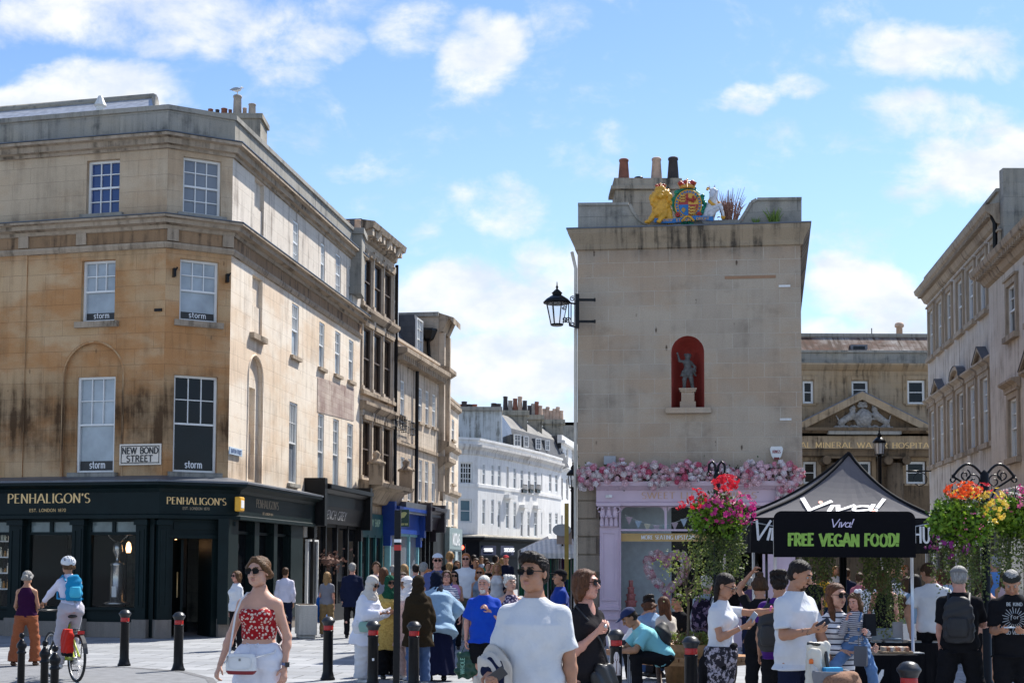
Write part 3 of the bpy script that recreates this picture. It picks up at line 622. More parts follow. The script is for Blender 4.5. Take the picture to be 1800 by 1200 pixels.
 p=fA.p(*fA.uz(205,1062,-.4),-.4);mb=MB();mb.lathe(p,[(.3,0),(.3,.05),(.17,.08),(.15,.9),(.18,.95),(.05,1.0),(.04,1.1),(.12,1.25),(.1,1.4),(.02,1.5)],14)
 for s in(-1,1):mb.tube([p+Vector((s*.04,0,1.45)),p+Vector((s*.22,0,1.6)),p+Vector((s*.2,0,1.85))],.02,6);mb.tube([p+Vector((s*.18,0,1.6)),p+Vector((s*.32,0,1.75))],.015,6)
 tag(mb.build('stag_trophy',T_),'silver stag head trophy on a round stand in the shop window','trophy')
 mb=MB();mb.fb(fA,fA.uz(197,1040,-.15)[0],fA.uz(205,1040,-.15)[0],fA.uz(200,1049)[1],fA.uz(200,1030)[1],-.16,-.13);tag(mb.build('perfume_box',white_paint),'small white carton beside the stag trophy in the shop window','box')
 wl=mat('warm_shop_lamp',(.8,.4,.2),emit=(1,.55,.25),es=2.5)
 for q,(f,x,y,o)in enumerate(((fA,226,962,-.7),(fS,309,957,-1.5))):
  pp=f.p(*f.uz(x,y,o),o);l=thing('pendant_lamp',['warm glass pendant lamp hanging inside the right hand shop window','warm pendant lamp glowing inside the open shop door'][q],'lamp',pp)
  mb=MB();mb.lathe(pp-Vector((0,0,.12)),[(.05,0),(.07,.1),(.05,.22),(.015,.26)],10);mb.build('lamp_shade',wl,l);MB().tube([pp+Vector((0,0,.12)),pp+Vector((0,0,.75))],.008,5).build('cable',black_iron,l)
 bm_=[mat('bottle_glass_pale',(.5,.55,.5),.2),mat('bottle_glass_amber',(.3,.16,.05),.2),mat('carton_cream',(.6,.55,.45),.6)]
 shelf=thing('display_shelf','shelves of bottles with a lit edge in the leftmost shop window','shelf',fA.p(fA.uz(8,1000)[0],0,-.6));a,b=fA.uz(-40,1000)[0],fA.uz(17,1000)[0]
 mb=MB()
 for k in range(5):mb.fb(fA,a,b,1.05+k*.38,1.08+k*.38,-.8,-.4)
 mb.build('shelf_board',white_paint,shelf);MB().fb(fA,a+(b-a)*.78,a+(b-a)*.8+.03,1.0,3.0,-.38,-.35).build('light_strip',mat('shelf_light',(1,1,1),emit=(1,.97,.9),es=2.5),shelf)
 rng=random.Random(4)
 for k in range(5):
  for j in range(9):
   u=a+(b-a)*(j+.5+rng.uniform(-.2,.2))/9;h=rng.uniform(.1,.24);o=MB().lathe(fA.p(u,1.082+k*.38,-.58),[(.035,0),(.035,h*.7),(.012,h*.76),(.012,h*.85),(.02,h*.85),(.02,h)],8).build('perfume_bottle',rng.choice(bm_))
   tag(o,'perfume bottle on the lit shelves of the leftmost shop window','bottle','perfume bottles on the display shelves')
shop_A()
u,z=fB.uz(419,888,.4);al=MB();al.fb(fB,u-.16,u+.16,z-.14,z+.2,.36,.5);al=tag(al.build('alarm_box',mat('yellow_plastic',(.75,.38,.02),.4),bevel=.03),'yellow alarm box on the dark corner fascia','alarm box')
MB().fb(fB,u-.1,u+.1,z-.06,z+.12,.501,.506).build('alarm_badge',white_letters,al)
def plate(f,x0,x1,y0,y1,o,name,label,cat,face,lines,lm,border=None,**k):
 r=f.rect(x0,x1,y0,y1,o);t=thing(name,label,cat,f.p((r[0]+r[1])/2,r[2],o));MB().fb(f,*r,o,o+.03).build('plate',face,t,bevel=.006)
 if border:
  mb=MB();b=.02;m_=.04
  for q in((r[0]+m_,r[1]-m_,r[3]-m_-b,r[3]-m_),(r[0]+m_,r[1]-m_,r[2]+m_,r[2]+m_+b),(r[0]+m_,r[0]+m_+b,r[2]+m_+b,r[3]-m_-b),(r[1]-m_-b,r[1]-m_,r[2]+m_+b,r[3]-m_-b)):mb.fq(f,*q,o+.034)
  mb.build('border',border,t)
 W_,H_=r[1]-r[0],r[3]-r[2]
 for(s,a,b,zb_,h)in lines:sign_text(s,f,r[0]+W_*a,r[2]+H_*zb_,H_*h,W_*(b-a),lm,t,o=o+.036,**k)
 return t
cream=mat('cream_enamel',(.74,.66,.56),.5,nz=.1)
plate(fA,211,284,780,817,.03,'street_name_sign','cream street name plate with large black capitals beside the tall window','street sign',cream,[('NEW BOND',.07,.93,.54,.29),('STREET',.18,.80,.16,.29)],black_letters,black_letters,thick=.21,thin=.18)
plate(fB,402,424,787,800,.03,'street_name_sign','small blue and white street name plate on the sunlit side wall','street sign',mat('pale_blue_enamel',(.45,.55,.65),.5),[('BURTON STREET',.08,.92,.25,.5)],mat('blue_letters',(.03,.07,.2),.5),thick=.2,thin=.2)
def gull(p):
 t=thing('seagull','white seagull standing on the tall chimney pot','bird',p);t.scale=(.62,)*3;mb=MB();p=Vector(p)
 mb.ball(p+Vector((0,0,.24)),(.2,.085,.09),12,8,Matrix.Rotation(-.15,3,'Y'));mb.ball(p+Vector((.17,0,.33)),(.06,.05,.055),10,6);mb.tube([p+Vector((.1,0,.25)),p+Vector((.16,0,.32))],[.07,.045],8);mb.build('body',mat('white_feathers',(.75,.75,.75),.8),t)
 mb=MB()
 for s in(-1,1):mb.ball(p+Vector((-.06,s*.07,.26)),(.2,.02,.07),10,5,Matrix.Rotation(-.1,3,'Y'))
 mb.tube([p+Vector((-.2,0,.25)),p+Vector((-.34,0,.23))],[.04,.015],6);mb.build('wings',mat('grey_feathers',(.3,.32,.34),.8),t)
 mb=MB();mb.tube([p+Vector((.22,0,.325)),p+Vector((.3,0,.31))],[.018,.008],6)
 for s in(-1,1):mb.tube([p+Vector((0,s*.04,0)),p+Vector((0,s*.03,.17))],.009,5)
 mb.build('beak_and_legs',mat('yellow_bill',(.6,.4,.05),.6),t)
 return t
a=at(417,168,36.8);gull((a.x,36.8,a.z+.01)).rotation_euler.z=0
bB=thing('terrace_building','pale cream stone terrace house with a black fascia shop next to the corner building','building',(MID.x,MID.y,0))
def build_B():
 tp=[fB.rect(564,571,428,499),fB.rect(590,599,447,518),fB.rect(613.5,620,470,536)]
 md=[fB.rect(561,570,567,647),fB.rect(589,598,583,659),fB.rect(613,621,598,670)]
 lo=[fB.rect(558.5,569,727,861),fB.rect(585,595,736,862),fB.rect(610,620,744,864)]
 zb=fB.uz(600,865)[1]-.4
 MB().wall(fB,uAB,fB.L,zb,ZC2b,[hole(r)for r in md+lo]).build('wall',st_side,bB)
 MB().wall(fB,uAB,fB.L,ZC2b,ZC1b,[hole(r)for r in tp]).build('attic_wall',st_side_up,bB)
 for i,r in enumerate(tp):window(fB,r,bB,3,2,2 if i==1 else 0,glass_blue if i==1 else glass_blind)
 for r in md:window(fB,r,bB,2,2,0,glass_blind,sill=st_trim)
 for r in lo:window(fB,r,bB,2,3,0,glass_blind)
 m=stone('ghost_sign_stone',(.34,.25,.22),(.55,.46,.38),(.2,.12,.1),.6,.5,.16,streak=.6,joint=.6)
 r=fB.rect(557.5,622,668,735);MB().quad(fB.p(fB.uz(558,660)[0],fB.uz(558,724)[1],.012),fB.p(fB.uz(622,700)[0],fB.uz(622,740)[1],.012),fB.p(fB.uz(622,690)[0],fB.uz(622,683)[1],.012),fB.p(fB.uz(558,660)[0],fB.uz(558,662)[1],.012)).build('faded_painted_sign',m,bB)
 cornices(pathB,bB);footprint([MID,BE],bkB,0,ZC1+.12,'flat_roof',st_parapet,bB)
 Y=43;mb=MB();a,b=at(601,420,Y),at(637,420,Y);zt=at(620,408,Y).z;mb.box(((a.x+b.x)/2,Y+.3,zt-1),(b.x-a.x,.9,2));mb.box(((a.x+b.x)/2,Y+.3,zt),(b.x-a.x+.15,1.05,.18));mb.build('chimney_stack',st_parapet,bB)
 for x0,x1,y0 in((604,614,387),(622,634,385)):
  a,b=at(x0,405,Y),at(x1,405,Y);mb=MB();pot(mb,((a.x+b.x)/2,Y+.1,zt+.08),(b.x-a.x)/2,(b.x-a.x)/2.3,at(x0,y0,Y).z-zt-.08);mb.build('chimney_pot',buff_pot,bB)
 u0,u1,u2=fB.uz(533,900)[0],fB.uz(552,900)[0],fB.uz(556,900)[0];z1=fB.uz(545,870)[1]
 MB().wall(fB,uAB-1.6,uAB,0,ZSC,(),-.12).build('ground_floor_wall',st_side,bB)
 mb=MB();mb.fb(fB,u0,u1+.1,fB.uz(545,895)[1],z1,0,.2);mb.fb(fB,u0+.05,u1,fB.uz(545,945)[1],fB.uz(545,899)[1],0,.1);mb.builds('white_lintel',white_render,bB)
 window(fB,(u0,u1,.5,fB.uz(545,948)[1]),bB,2,1,0,glass_grey,o=.12,name='glazed_door',rail=False);MB().fb(fB,u0,u1,0,.5,0,.15).build('door_base',white_paint,bB)
build_B()
bkm=mat('black_shop_paint',(.009,.009,.010),.4,nz=.3,nsc=4,spec=.2)
def slope_shop(f,x0,x1,yct,ycb,yst,ysb,par,paint,text,tm,tx,o=.3,proj=.55,**k):
 """Victorian timber shopfront: canted fascia under a moulded cornice, scroll brackets, window with piers"""
 u0,u1=f.uz(x0,900,o)[0],f.uz(x1,900,o)[0];xm=(x0+x1)/2;Z=[f.uz(xm,y,o)[1]for y in(yct,ycb,yst,ysb)]
 mb=MB();P=[f.p(u0,0),f.p(u1,0)]
 mb.mould(P,[(0,Z[1]),(proj-.1,Z[1]),(proj,Z[1]+.1),(proj+.12,Z[0]-.12),(proj+.12,Z[0]),(0,Z[0]+.1)])
 mb.mould(P,[(0,Z[3]),(o,Z[3]),(proj-.15,Z[2]),(proj-.15,Z[1]-.002),(0,Z[1]-.002)])
 for u in(u0-.42,u1-.15):mb.fb(f,u,u+.25,Z[3]-.1,Z[0]+.15,0,proj+.05);mb.fb(f,u+.02,u+.23,Z[3]-.45,Z[3]-.1,0,o)
 fa=mb.build('shop_fascia',paint,par)
 if text:
  a,b=f.uz(tx[0],900,proj-.1)[0],f.uz(tx[1],900,proj-.1)[0];hh=(Z[2]-Z[3]);upv=(f.p(0,Z[2],proj-.15)-f.p(0,Z[3],o)).normalized()
  lettering(text,f.p(a,Z[3]+hh*.27,o+.27*(proj-.15-o)+.02),f.t,upv,hh*.5,b-a,**k).build('lettering',tm,fa)
 return u0,u1,Z
uu=slope_shop(fB,560,637,858,872,893,922,bB,bkm,'FRENCH GREY',mat('grey_letters',(.45,.45,.45),.5),(573,613),thick=.13,thin=.09)
def shop_windows(f,u0,u1,zt,par,paint,n=3,o=.1,inner=.5,piers=.12,glass=None,base=.5):
 mb=MB();mb.fb(f,u0,u1,0,base,0,o+.05);W_=(u1-u0)/n
 for i in range(n+1):u=u0+W_*i;mb.fb(f,u-piers/2,u+piers/2,base+.002,zt,0,o+.08)
 mb.fb(f,u0,u1,zt-.08,zt,0,o+.06)
 ww=mb.build('shop_window',paint,par);MB().fq(f,u0,u1,base,zt,o).build('pane',glass or glass_dark,ww);return ww
shop_windows(fB,uu[0],uu[1],uu[2][3],bB,bkm,4)
gm=mat('dried_hydrangea',(.20,.115,.09),.9,nz=.5,nsc=30)
rng=random.Random(3);c0=fB.p(*fB.uz(577,985,.25),.25)
fl=MB();fl.ball(c0,(.3,.3,.1));[leafq(fl,c0+Vector((rng.gauss(0,.25),rng.gauss(0,.3),rng.gauss(0,.12))),.14,rng)for _ in range(160)]
tag(fl.build('dried_flowers',gm),'brownish dried flower arrangement hanging in the black fronted shop window','flowers')
CE=Vector((XG(688,47.9),47.9,0));fC=Fac(BE,CE)
bC=thing('carved_stone_building','narrow blackened stone building with three tiers of tall dark windows above a teal shop','building',(BE.x,BE.y,0))
def build_C():
 L=fC.L;zt=fC.uz(660,436)[1];zb=fC.uz(640,845)[1]
 rows=[(fC.uz(658,462)[1],fC.uz(658,545)[1]),(fC.uz(658,600)[1]+.3,fC.uz(658,684)[1]-.1),(fC.uz(658,744)[1],fC.uz(658,842)[1])]
 us=[.12+i*(L-.3)/3 for i in range(3)];wd=(L-.3)/3-.24;hs=[]
 for a,b in rows:
  for u in us:hs.append((u+.1,u+.1+wd,b,a))
 MB().wall(fC,0,L,zb-.3,zt,[hole(h,.1)for h in hs]).build('wall',st_mid,bC)
 for h in hs:window(fC,h,bC,1,1,0,glass_brown,o=-.06,fr=mat('brown_timber',(.08,.055,.04),.7))
 mb=MB();P=[fC.p(0,0),fC.p(L,0)]
 mb.mould(P,[(0,zt-.05),(.1,zt),(.14,zt+.25),(.4,zt+.33),(.45,zt+.52),(0,zt+.6)])
 for a,b in rows[1:]:mb.mould(P,[(0,a+.3),(.08,a+.32),(.24,a+.48),(.24,a+.58),(0,a+.62)]);mb.mould(P,[(0,b-.25),(.14,b-.22),(.14,b-.1),(0,b-.06)])
 mb.mould(P,[(0,rows[0][1]-.3),(.16,rows[0][1]-.28),(.16,rows[0][1]-.12),(0,rows[0][1]-.08)])
 mb.builds('cornice',st_dark,bC)
 mb=MB()
 for a,b in rows:
  for k in range(4):
   u=.16+k*(L-.3)/3-(.1 if k else.06);mb.fb(fC,u+.0,u+.13,b-.1,a+.3,0,.05);mb.fb(fC,u-.03,u+.16,a+.12,a+.31,0,.1);mb.fb(fC,u-.03,u+.16,b-.1,b+.05,0,.09)
 for k in range(3):mb.tube([fC.p(us[k]+.1+wd*.5,zt+.05,.3),fC.p(us[k]+.1+wd*.5,zt+.35,.45)],.08,6)
 for k in range(9):mb.fb(fC,.1+k*L/9.3,.28+k*L/9.3,zt+.08,zt+.3,.05,.36)
 mb.builds('pilaster',st_mid,bC)
 mb=MB()
 for h in hs[3:]:zq=h[2]-.75 if h[2]<rows[1][1]+.1 and h[2]>rows[2][0]else None;zq and mb.fb(fC,h[0],h[1],zq-.35,zq+.25,0,.06)
 for h in hs:
  mb.fb(fC,h[0]-.02,h[1]+.02,h[3]+.02,h[3]+.2,0,.12)
 mb.builds('window_head',st_dark,bC)
 z0,z1=fC.uz(640,885)[1],fC.uz(640,856)[1]
 mb=MB();mb.mould(P,[(0,z0),(.2,z0+.05),(.45,z0+.45),(.75,z1),(.8,z1+.12),(0,z1+.25)])
 for u in(.15,L-.2):
  c=fC.p(u,z1+.1,.55);mb.box(c+Vector((0,0,.3)),(.45,.45,.7));mb.lathe(c+Vector((0,0,.62)),[(.3,0),(.3,.06),(.18,.12),(.1,.2),(.14,.32),(.05,.42),(.0,.45)],10)
 mb.builds('bowed_cornice',st_dark,bC)
 MB().wall(fC,0,L,0,zb-.3).build('ground_floor_wall',stone('warm_quoin_stone',(.5,.38,.25),(.58,.46,.33),(.2,.13,.08),.3,.8,.28,mort=.02,streak=.3,joint=1.0),bC)
 footprint([BE,CE],[CE+nB*8,BE+nB*8],0,zt+.62,'flat_roof',slate,bC)
 teal=mat('teal_shop_paint',(.003,.06,.065),.4,nz=.2,nsc=3)
 a,b=fC.uz(633,930,.1)[0]+.05,fC.uz(671,930,.1)[0];za,zb_=fC.uz(650,940)[1],fC.uz(650,903)[1]
 fa=MB().fb(fC,a,b,za,zb_,0,.14).build('shop_fascia',teal,bC);hh=zb_-za
 lettering('THE BODY SHOP',fC.p(a+.15,za+hh*.42,.15),fC.t,(0,0,1),hh*.33,(b-a)*.78,thick=.17,thin=.1,serif=True).build('lettering',mat('pale_green_letters',(.35,.5,.35),.5),fa)
 shop_windows(fC,a,b,za,bC,teal,3,.06)
 MB().tube([fC.p(L-.05,.5,.1),fC.p(L-.05,zt-.1,.1)],.06,8).build('drainpipe',black_iron,bC)
build_C()
sg=thing('hanging_shop_sign','dark green square sign with a pale leaf emblem projecting over the street','sign',fC.p(fC.L*.98,3.1,.3))
P_=[at(x,y,46.5)for x,y in((702,925),(719,925),(719,895),(702,895))];mb=MB();mb.prism(P_,(0,.08,0));mb.build('panel',mat('dark_green_panel',(.01,.05,.035),.4),sg)
mb=MB();cc_=(P_[0]+P_[2])/2
for k in range(3):mb.prism([cc_+Vector((math.cos(a)*.13,-.012,math.sin(a)*.13+.08))*1.0+Vector((0,0,.0))for a in[math.radians(40+k*60+q*12)for q in range(6)]]+[cc_+Vector((.0,-.012,.02))],(0,.004,0))
lettering('BODY SHOP',P_[0]+Vector((.05,-.012,.05)),(1,0,0),(0,0,1),.06,.24,thick=.18,thin=.15,mb=mb);mb.build('emblem',mat('pale_yellow_emblem',(.6,.6,.25),.5),sg)
DE=Vector((XG(768,54.6),54.6,0));fD=Fac(CE,DE);bD=thing('dormer_terrace_building','stone terrace building with slate mansard dormers, black drainpipe and blue shop','building',(CE.x,CE.y,0))
def build_D():
 L=fD.L;zc_=fD.uz(735,652)[1];zp=fD.uz(720,608)[1];zb=fD.uz(730,888)[1]
 up_=[(688.5,695,664,750),(704,711,669,731),(736,742,682,742),(748,754,687,747),(760,766,693,751)]
 lo=[(688.5,695,799,872),(704,711,803,879),(717,723,806,880),(736,742,808,881),(747,753,811,882),(759,765,814,883)]
 ru=[fD.rect(*q)for q in up_];rl=[fD.rect(*q)for q in lo]
 MB().wall(fD,0,L,zb,zc_,[hole(r)for r in ru+rl]).build('wall',st_mid,bD)
 for i,r in enumerate(ru+rl):
  window(fD,r,bD,2,2,0,glass_blind if i%3 else glass_grey,sill=st_trim)
 P=[fD.p(0,0),fD.p(L,0)];mb=MB()
 mb.mould(P,[(0,zc_-.1),(.1,zc_),(.5,zc_+.2),(.5,zc_+.35),(0,zc_+.42)]);zs=fD.uz(735,792)[1];mb.mould(P,[(0,zs),(.1,zs+.02),(.1,zs+.14),(0,zs+.18)])
 for k in range(24):mb.fb(fD,k*L/24,k*L/24+.14,zc_-.08,zc_+.15,.05,.36)
 mb.builds('cornice',st_dark,bD)
 mb=MB();mb.mould(P,[(-.35,zc_),(.05,zc_),(.05,zp-.1),(.1,zp-.1),(.1,zp),(-.4,zp)]);mb.build('parapet',st_mid,bD)
 mb=MB();a,b=fD.p(0,zp-.25,-.45),fD.p(L,zp-.25,-.45);n=fD.n;h=2.2
 mb.quad(a,b,b-n*1.3+Vector((0,0,h)),a-n*1.3+Vector((0,0,h)));mb.quad(a-n*1.3+Vector((0,0,h)),b-n*1.3+Vector((0,0,h)),b-n*6+Vector((0,0,h+.8)),a-n*6+Vector((0,0,h+.8)))
 mb.quad(a,a-n*1.3+Vector((0,0,h)),a-n*6+Vector((0,0,h+.8)),a-n*6);mb.build('mansard_roof',slate,bD)
 for x0,x1,y0,y1 in((684,697,558,600),(727,741,585,622)):
  u=fD.uz((x0+x1)/2,600)[0];u0_,u1_=fD.uz(x0+2,600,-.6)[0],fD.uz(x1,600,-.6)[0];z0,z1=zp-.15,zp+1.75
  dm=MB().fb(fD,u0_,u1_,z0,z1,-2.4,-.62).build('dormer',slate,bD);window(fD,(u0_+.05,u1_-.05,z0+.15,z1-.1),dm,2,2,2,glass_blind,o=-.55,name='casement')
  e=Fac(fD.p(u0_-.02,0,-2.4),fD.p(u0_-.02,0,-.6))
 mb=MB();c=[fD.p(fD.uz(x,700,.12)[0],z,.12)for x,z in((733,zc_-.1),(733,3.2))];mb.tube(c,.07,8);mb.build('drainpipe',black_iron,bD)
 for(x0,x1,y0,y1)in((690,707,731,755),(709,724,736,758)):
  a,b=fD.uz(x0,745,.1)[0],fD.uz(x1,745,.1)[0];z0,z1=fD.uz(700,y1)[1],fD.uz(700,y0)[1];mb=MB()
  for k in range(7):mb.tube([fD.p(a+(b-a)*k/6,z0,.22),fD.p(a+(b-a)*k/6,z1,.22)],.012,5)
  for k in range(3):
   for q in(a,b):mb.tube([fD.p(q,z0,.07*k+.05),fD.p(q,z1,.07*k+.05)],.012,5)
  for z in(z0,z1,(z0+z1)/2):mb.tube([fD.p(a,z,.02),fD.p(a,z,.22),fD.p(b,z,.22),fD.p(b,z,.02)],.016,5)
  mb.build('balcony',black_iron,bD)
 footprint([CE,DE],[DE+nB*7,CE+nB*7],0,zp-.3,'back_mass',st_mid,bD)
 blue=mat('royal_blue_shop_paint',(.005,.04,.24),.4,nz=.2,nsc=3)
 q=slope_shop(fD,692,741,893,903,905,938,bD,blue,None,None,(0,0),proj=.4)
 shop_windows(fD,q[0],q[1],q[2][3],bD,mat('pale_teal_paint',(.18,.4,.45),.5),3,.12,glass=glass_grey)
 q2=slope_shop(fD,746,768,893,905,907,930,bD,mat('aubergine_black_paint',(.018,.012,.02),.4),'JIMMY FAIRLY',mat('grey_letters2',(.3,.3,.3),.5),(750,764),proj=.6,thick=.15,thin=.12)
 shop_windows(fD,q2[0],q2[1],q2[2][3],bD,bkm,3,.1)
 MB().fb(fD,0,L,zb-.4,zb,-.3,.5).build('shop_lead_roof',lead,bD)
 MB().wall(fD,0,L,0,zb).build('ground_floor_wall',bkm,bD)
build_D()
EE=Vector((XG(781,56.2),56.2,0));fE=Fac(DE,EE);bE=thing('tall_end_block','tall grey stone block with an overhanging cornice and narrow carved front rising above the dormers','building',(DE.x,DE.y,0))
def build_E():
 L=fE.L;zt=fE.uz(778,560)[1];zc_=fE.uz(778,590)[1];side=Fac(DE+nB*7.5,DE)
 rs=[fE.rect(773,779,y0,y1)for y0,y1 in((611,650),(697,768),(815,880))]
 MB().wall(fE,0,L,3.2,zc_,[(r[0],r[1],r[2],r[3],.3,i>0)for i,r in enumerate(rs)]).build('wall',st_mid,bE)
 mb=MB()
 for r in rs:mb.fq(fE,r[0],r[1],r[2],r[3],-.28)
 mb.builds('window',glass_brown,bE)
 MB().wall(side,0,side.L,3,zt,o=.04).build('gable_wall',st_centre,bE)
 mb=MB();P=[DE+nB*.5,DE,EE];mb.mould([DE,EE],[(0,zc_),(.15,zc_+.05),(.4,zc_+.6),(.6,zt-.35),(.6,zt-.1),(0,zt+.1)])
 for z in(fE.uz(778,663)[1],fE.uz(778,793)[1],fE.uz(778,820)[1]):mb.mould([DE,EE],[(0,z-.15),(.2,z),(.45,z+.15),(.45,z+.3),(0,z+.4)])
 mb.builds('cornice',st_dark,bE)
 mb=MB()
 for u in(.1,L-.3):mb.fb(fE,u,u+.22,4.6,zc_,0,.22)
 mb.builds('pilaster',st_mid,bE)
 footprint([DE,EE],[EE+nB*7.5,DE+nB*7.5],0,zt,'roof',slate,bE)
 mb=MB();mb.fb(side,0,side.L,zt-.05,zt+.12,-.2,.12);mb.build('coping',st_parapet,bE)
 Y=58;a=at(688,540,Y);mb=MB();mb.box((a.x,Y,a.z),(.5,.9,2.6));mb.build('chimney_stack',st_parapet,bE)
 mb=MB();p=side.p(*side.uz(753,600,.1),.12);q_=side.p(*side.uz(755,640,.1),.12);mb.tube([q_,p],.07,8);mb.lathe(p,[(.1,0),(.22,.1),(.36,.42),(.36,.5),(.2,.5)],6);mb.build('rainwater_hopper',black_iron,bE)
 MB().wall(fE,0,L,0,3.2).build('ground_floor_wall',bkm,bE)
build_E()
FE=Vector((XG(804,60.2),60.2,0));F0=EE;fF=Fac(F0,FE);bF=thing('cream_end_house','narrow cream stone house with a grey glazed shop at the far end of the terrace','building',(EE.x,EE.y,0))
def build_F():
 L=fF.L;zp,zc_=fF.uz(794,701)[1],fF.uz(794,715)[1];zb=fF.uz(794,928)[1]
 rs=[fF.rect(x0,x1,y0,y1)for(y0,y1)in((737,773),(806,850),(880,925))for(x0,x1)in((784,788),(794,798.5))]
 MB().wall(fF,0,L,zb,zc_,[hole(r)for r in rs]).build('wall',st_side,bF)
 for r in rs:window(fF,r,bF,2,1,0,glass_grey,sill=st_trim,bar=.03)
 mb=MB();P=[fF.p(0,0),fF.p(L,0)]
 for z in(zc_,fF.uz(794,790)[1],fF.uz(794,868)[1]):mb.mould(P,[(0,z-.1),(.15,z),(.15,z+.14),(0,z+.18)])
 mb.mould(P,[(-.3,zc_),(.0,zc_),(.0,zp-.1),(.08,zp-.1),(.08,zp),(-.3,zp)]);mb.builds('cornice',st_trim,bF)
 footprint([F0,FE],[FE+nB*6,F0+nB*6],0,zp-.1,'flat_roof',slate,bF)
 s=MB().fb(fF,0,L,zb-.9,zb,0,.2).build('shop_fascia',mat('grey_green_shop_paint',(.2,.26,.26),.5),bF)
 lettering('MODAS',fF.p(L*.2,zb-.7,.22),fF.t,(0,0,1),.45,L*.55,thick=.2,thin=.2).build('lettering',white_letters,s)
 shop_windows(fF,.1,L-.1,zb-.9,bF,mat('grey_green_shop_paint',(.2,.26,.26),.5),2,.1,glass=glass_grey)
build_F()
def far_windows(f,rects,par,m=None,o=-.12,g=None,sill=None,**k):
 for r in rects:window(f,r,par,2,2,0,g or glass_dark,o=o,sill=sill,fw=.09,bar=.035,fr=m or white_paint,**k)
G0=Vector((XG(806,84.6),84.6,0));G1=Vector((XG(839,85.2),85.2,0));G2=Vector((XG(952,96),96.0,0));G3=Vector((XG(986,101.5),101.5,0))
Gm=[]
for px,Y in((839,85.2),(868,87.6),(898,90.3),(926,93.2),(953,96.4),(986,101.5)):Gm.append(Vector((XG(px,Y),Y,0)))
bG=thing('white_terrace','long white painted three storey terrace curving away at the end of the street','building',(G1.x,G1.y,0))
def build_G():
 G0_=G0+(G0-G1)*1.5;f0=Fac(G0_,G1);zw=lambda y:f0.uz(825,y)[1]
 zp,zc_,zm,zb=zw(769),zw(785),zw(855),zw(944)
 r0=[f0.rect(809,831,812,850),f0.rect(808.5,829.5,876.5,918)]
 MB().wall(f0,0,f0.L,zb,zc_,[hole(r,.15)for r in r0]).build('wall',white_render,bG)
 window(f0,r0[0],bG,4,2,2,glass_dark,fw=.09,bar=.05);window(f0,r0[1],bG,1,1,0,mat('blue_grey_glass',(.06,.13,.17),.1,nz=.2,nsc=1),fw=.1)
 cols1=[(848,853,814,852),(863.5,869,815,854),(875,880.5,816,855),(889.5,894.5,820,857),(902.5,907.5,821,859),(915,920,824,859.5),(928,932.5,826,861),(939,944,828,862),(951,955,829,863.5),(965,969.5,831,864),(976,980.5,833,865)]
 cols2=[(847.5,853,877,922),(863,868.5,877.5,922),(875,880,880,928),(889,895,881,929),(902.5,907.5,882,928.5),(915,919.5,898,943),(927,931.5,899,943),(939,944.5,898,943),(951,954.5,900,940),(965,969.5,900,939),(976,980.5,901,922)]
 top=[]
 for i in range(len(Gm)-1):
  f=Fac(Gm[i],Gm[i+1]);rs=[]
  for q in cols1+cols2:
   u,_=f.uz((q[0]+q[1])/2,850)
   if 0<u<f.L:r=f.rect(*q);rs.append((max(r[0],.02),min(r[1],f.L-.02),r[2],r[3]))
  blindr=[r for r in rs if abs(f.uz(892,850)[0]-(r[0]+r[1])/2)<.3 and r[2]>5]
  MB().wall(f,0,f.L,zb,zc_,[hole(r,.15)for r in rs]).build('wall',white_render,bG)
  for r in rs:
   if r in blindr:MB().fq(f,r[0],r[1],r[2],r[3],-.1).build('blind_window',white_render,bG)
   else:window(f,r,bG,2,2,0,glass_grey,fw=.08,bar=.04)
  for(x,y0,y1)in((892,869,876),(918,887,893),(941.5,888,894)):
   u,z=f.uz(x,y1)
   if 0<u<f.L:z2=f.uz(x,y0)[1];MB().fb(f,u-.55,u+.55,z,z2,0,.35).build('window_hood',white_render,bG)
  for x in(919,931,943):
   u,z=f.uz(x,862)
   if 0<u<f.L:
    mb=MB();mb.fb(f,u-.4,u+.4,z-.15,z+.1,.02,.16)
    for k in range(5):mb.tube([f.p(u-.4+.2*k,z,.16),f.p(u-.4+.2*k,z+.4,.16)],.02,4)
    mb.tube([f.p(u-.4,z+.4,.16),f.p(u+.4,z+.4,.16)],.025,4);mb.build('window_box',black_iron,bG)
 P=[G0_]+Gm
 mb=MB();mb.mould(P,[(0,zc_-.5),(.1,zc_-.45),(.12,zc_-.2),(.3,zc_),(.3,zc_+.16),(0,zc_+.22)]);mb.build('cornice',stone('white_cornice',(.62,.6,.57),(.66,.64,.6),(.2,.17,.14),.3,3,5,streak=.6,joint=0),bG)
 MB().mould(P,[(0,zm),(.05,zm),(.05,zm+.2),(0,zm+.22)]).build('string_course',white_render,bG)
 MB().mould(P,[(-.4,zc_),(.06,zc_),(.06,zp-.15),(.15,zp-.14),(.15,zp),(-.4,zp)]).build('parapet',white_render,bG)
 B=[Gm[-1]+Vector((-3,9,0)),G0_+Vector((0,14,0))];footprint(P,B,0,zc_+.1,'flat_roof',slate,bG)
 Y=91.0;gb=[at(x,y,Y)for x,y in((790,800),(882,800),(882,722),(806,721),(790,721))]
 mb=MB();mb.prism([gb[0],gb[1],gb[2],gb[4]],(0,2.6,0));mb.build('gable_wall',grey_gable,bG)
 c0,c1=at(786,721,Y),at(883,722,Y);MB().box(((c0.x+c1.x)/2,Y+1.2,c0.z+.1),(c1.x-c0.x,3,.25)).build('coping',st_parapet,bG)
 a,b_,c,d=at(880,733,Y),at(903,793,Y-1),at(1001,820,104),at(985,766,107)
 q0,q1,q2,q3=at(881,728,Y+4),at(898,752,Y+2.5),at(985,776,106),at(960,752,109)
 MB().quad(q0,q1,q2,q3).build('upper_roof_slope',slate_light,bG)
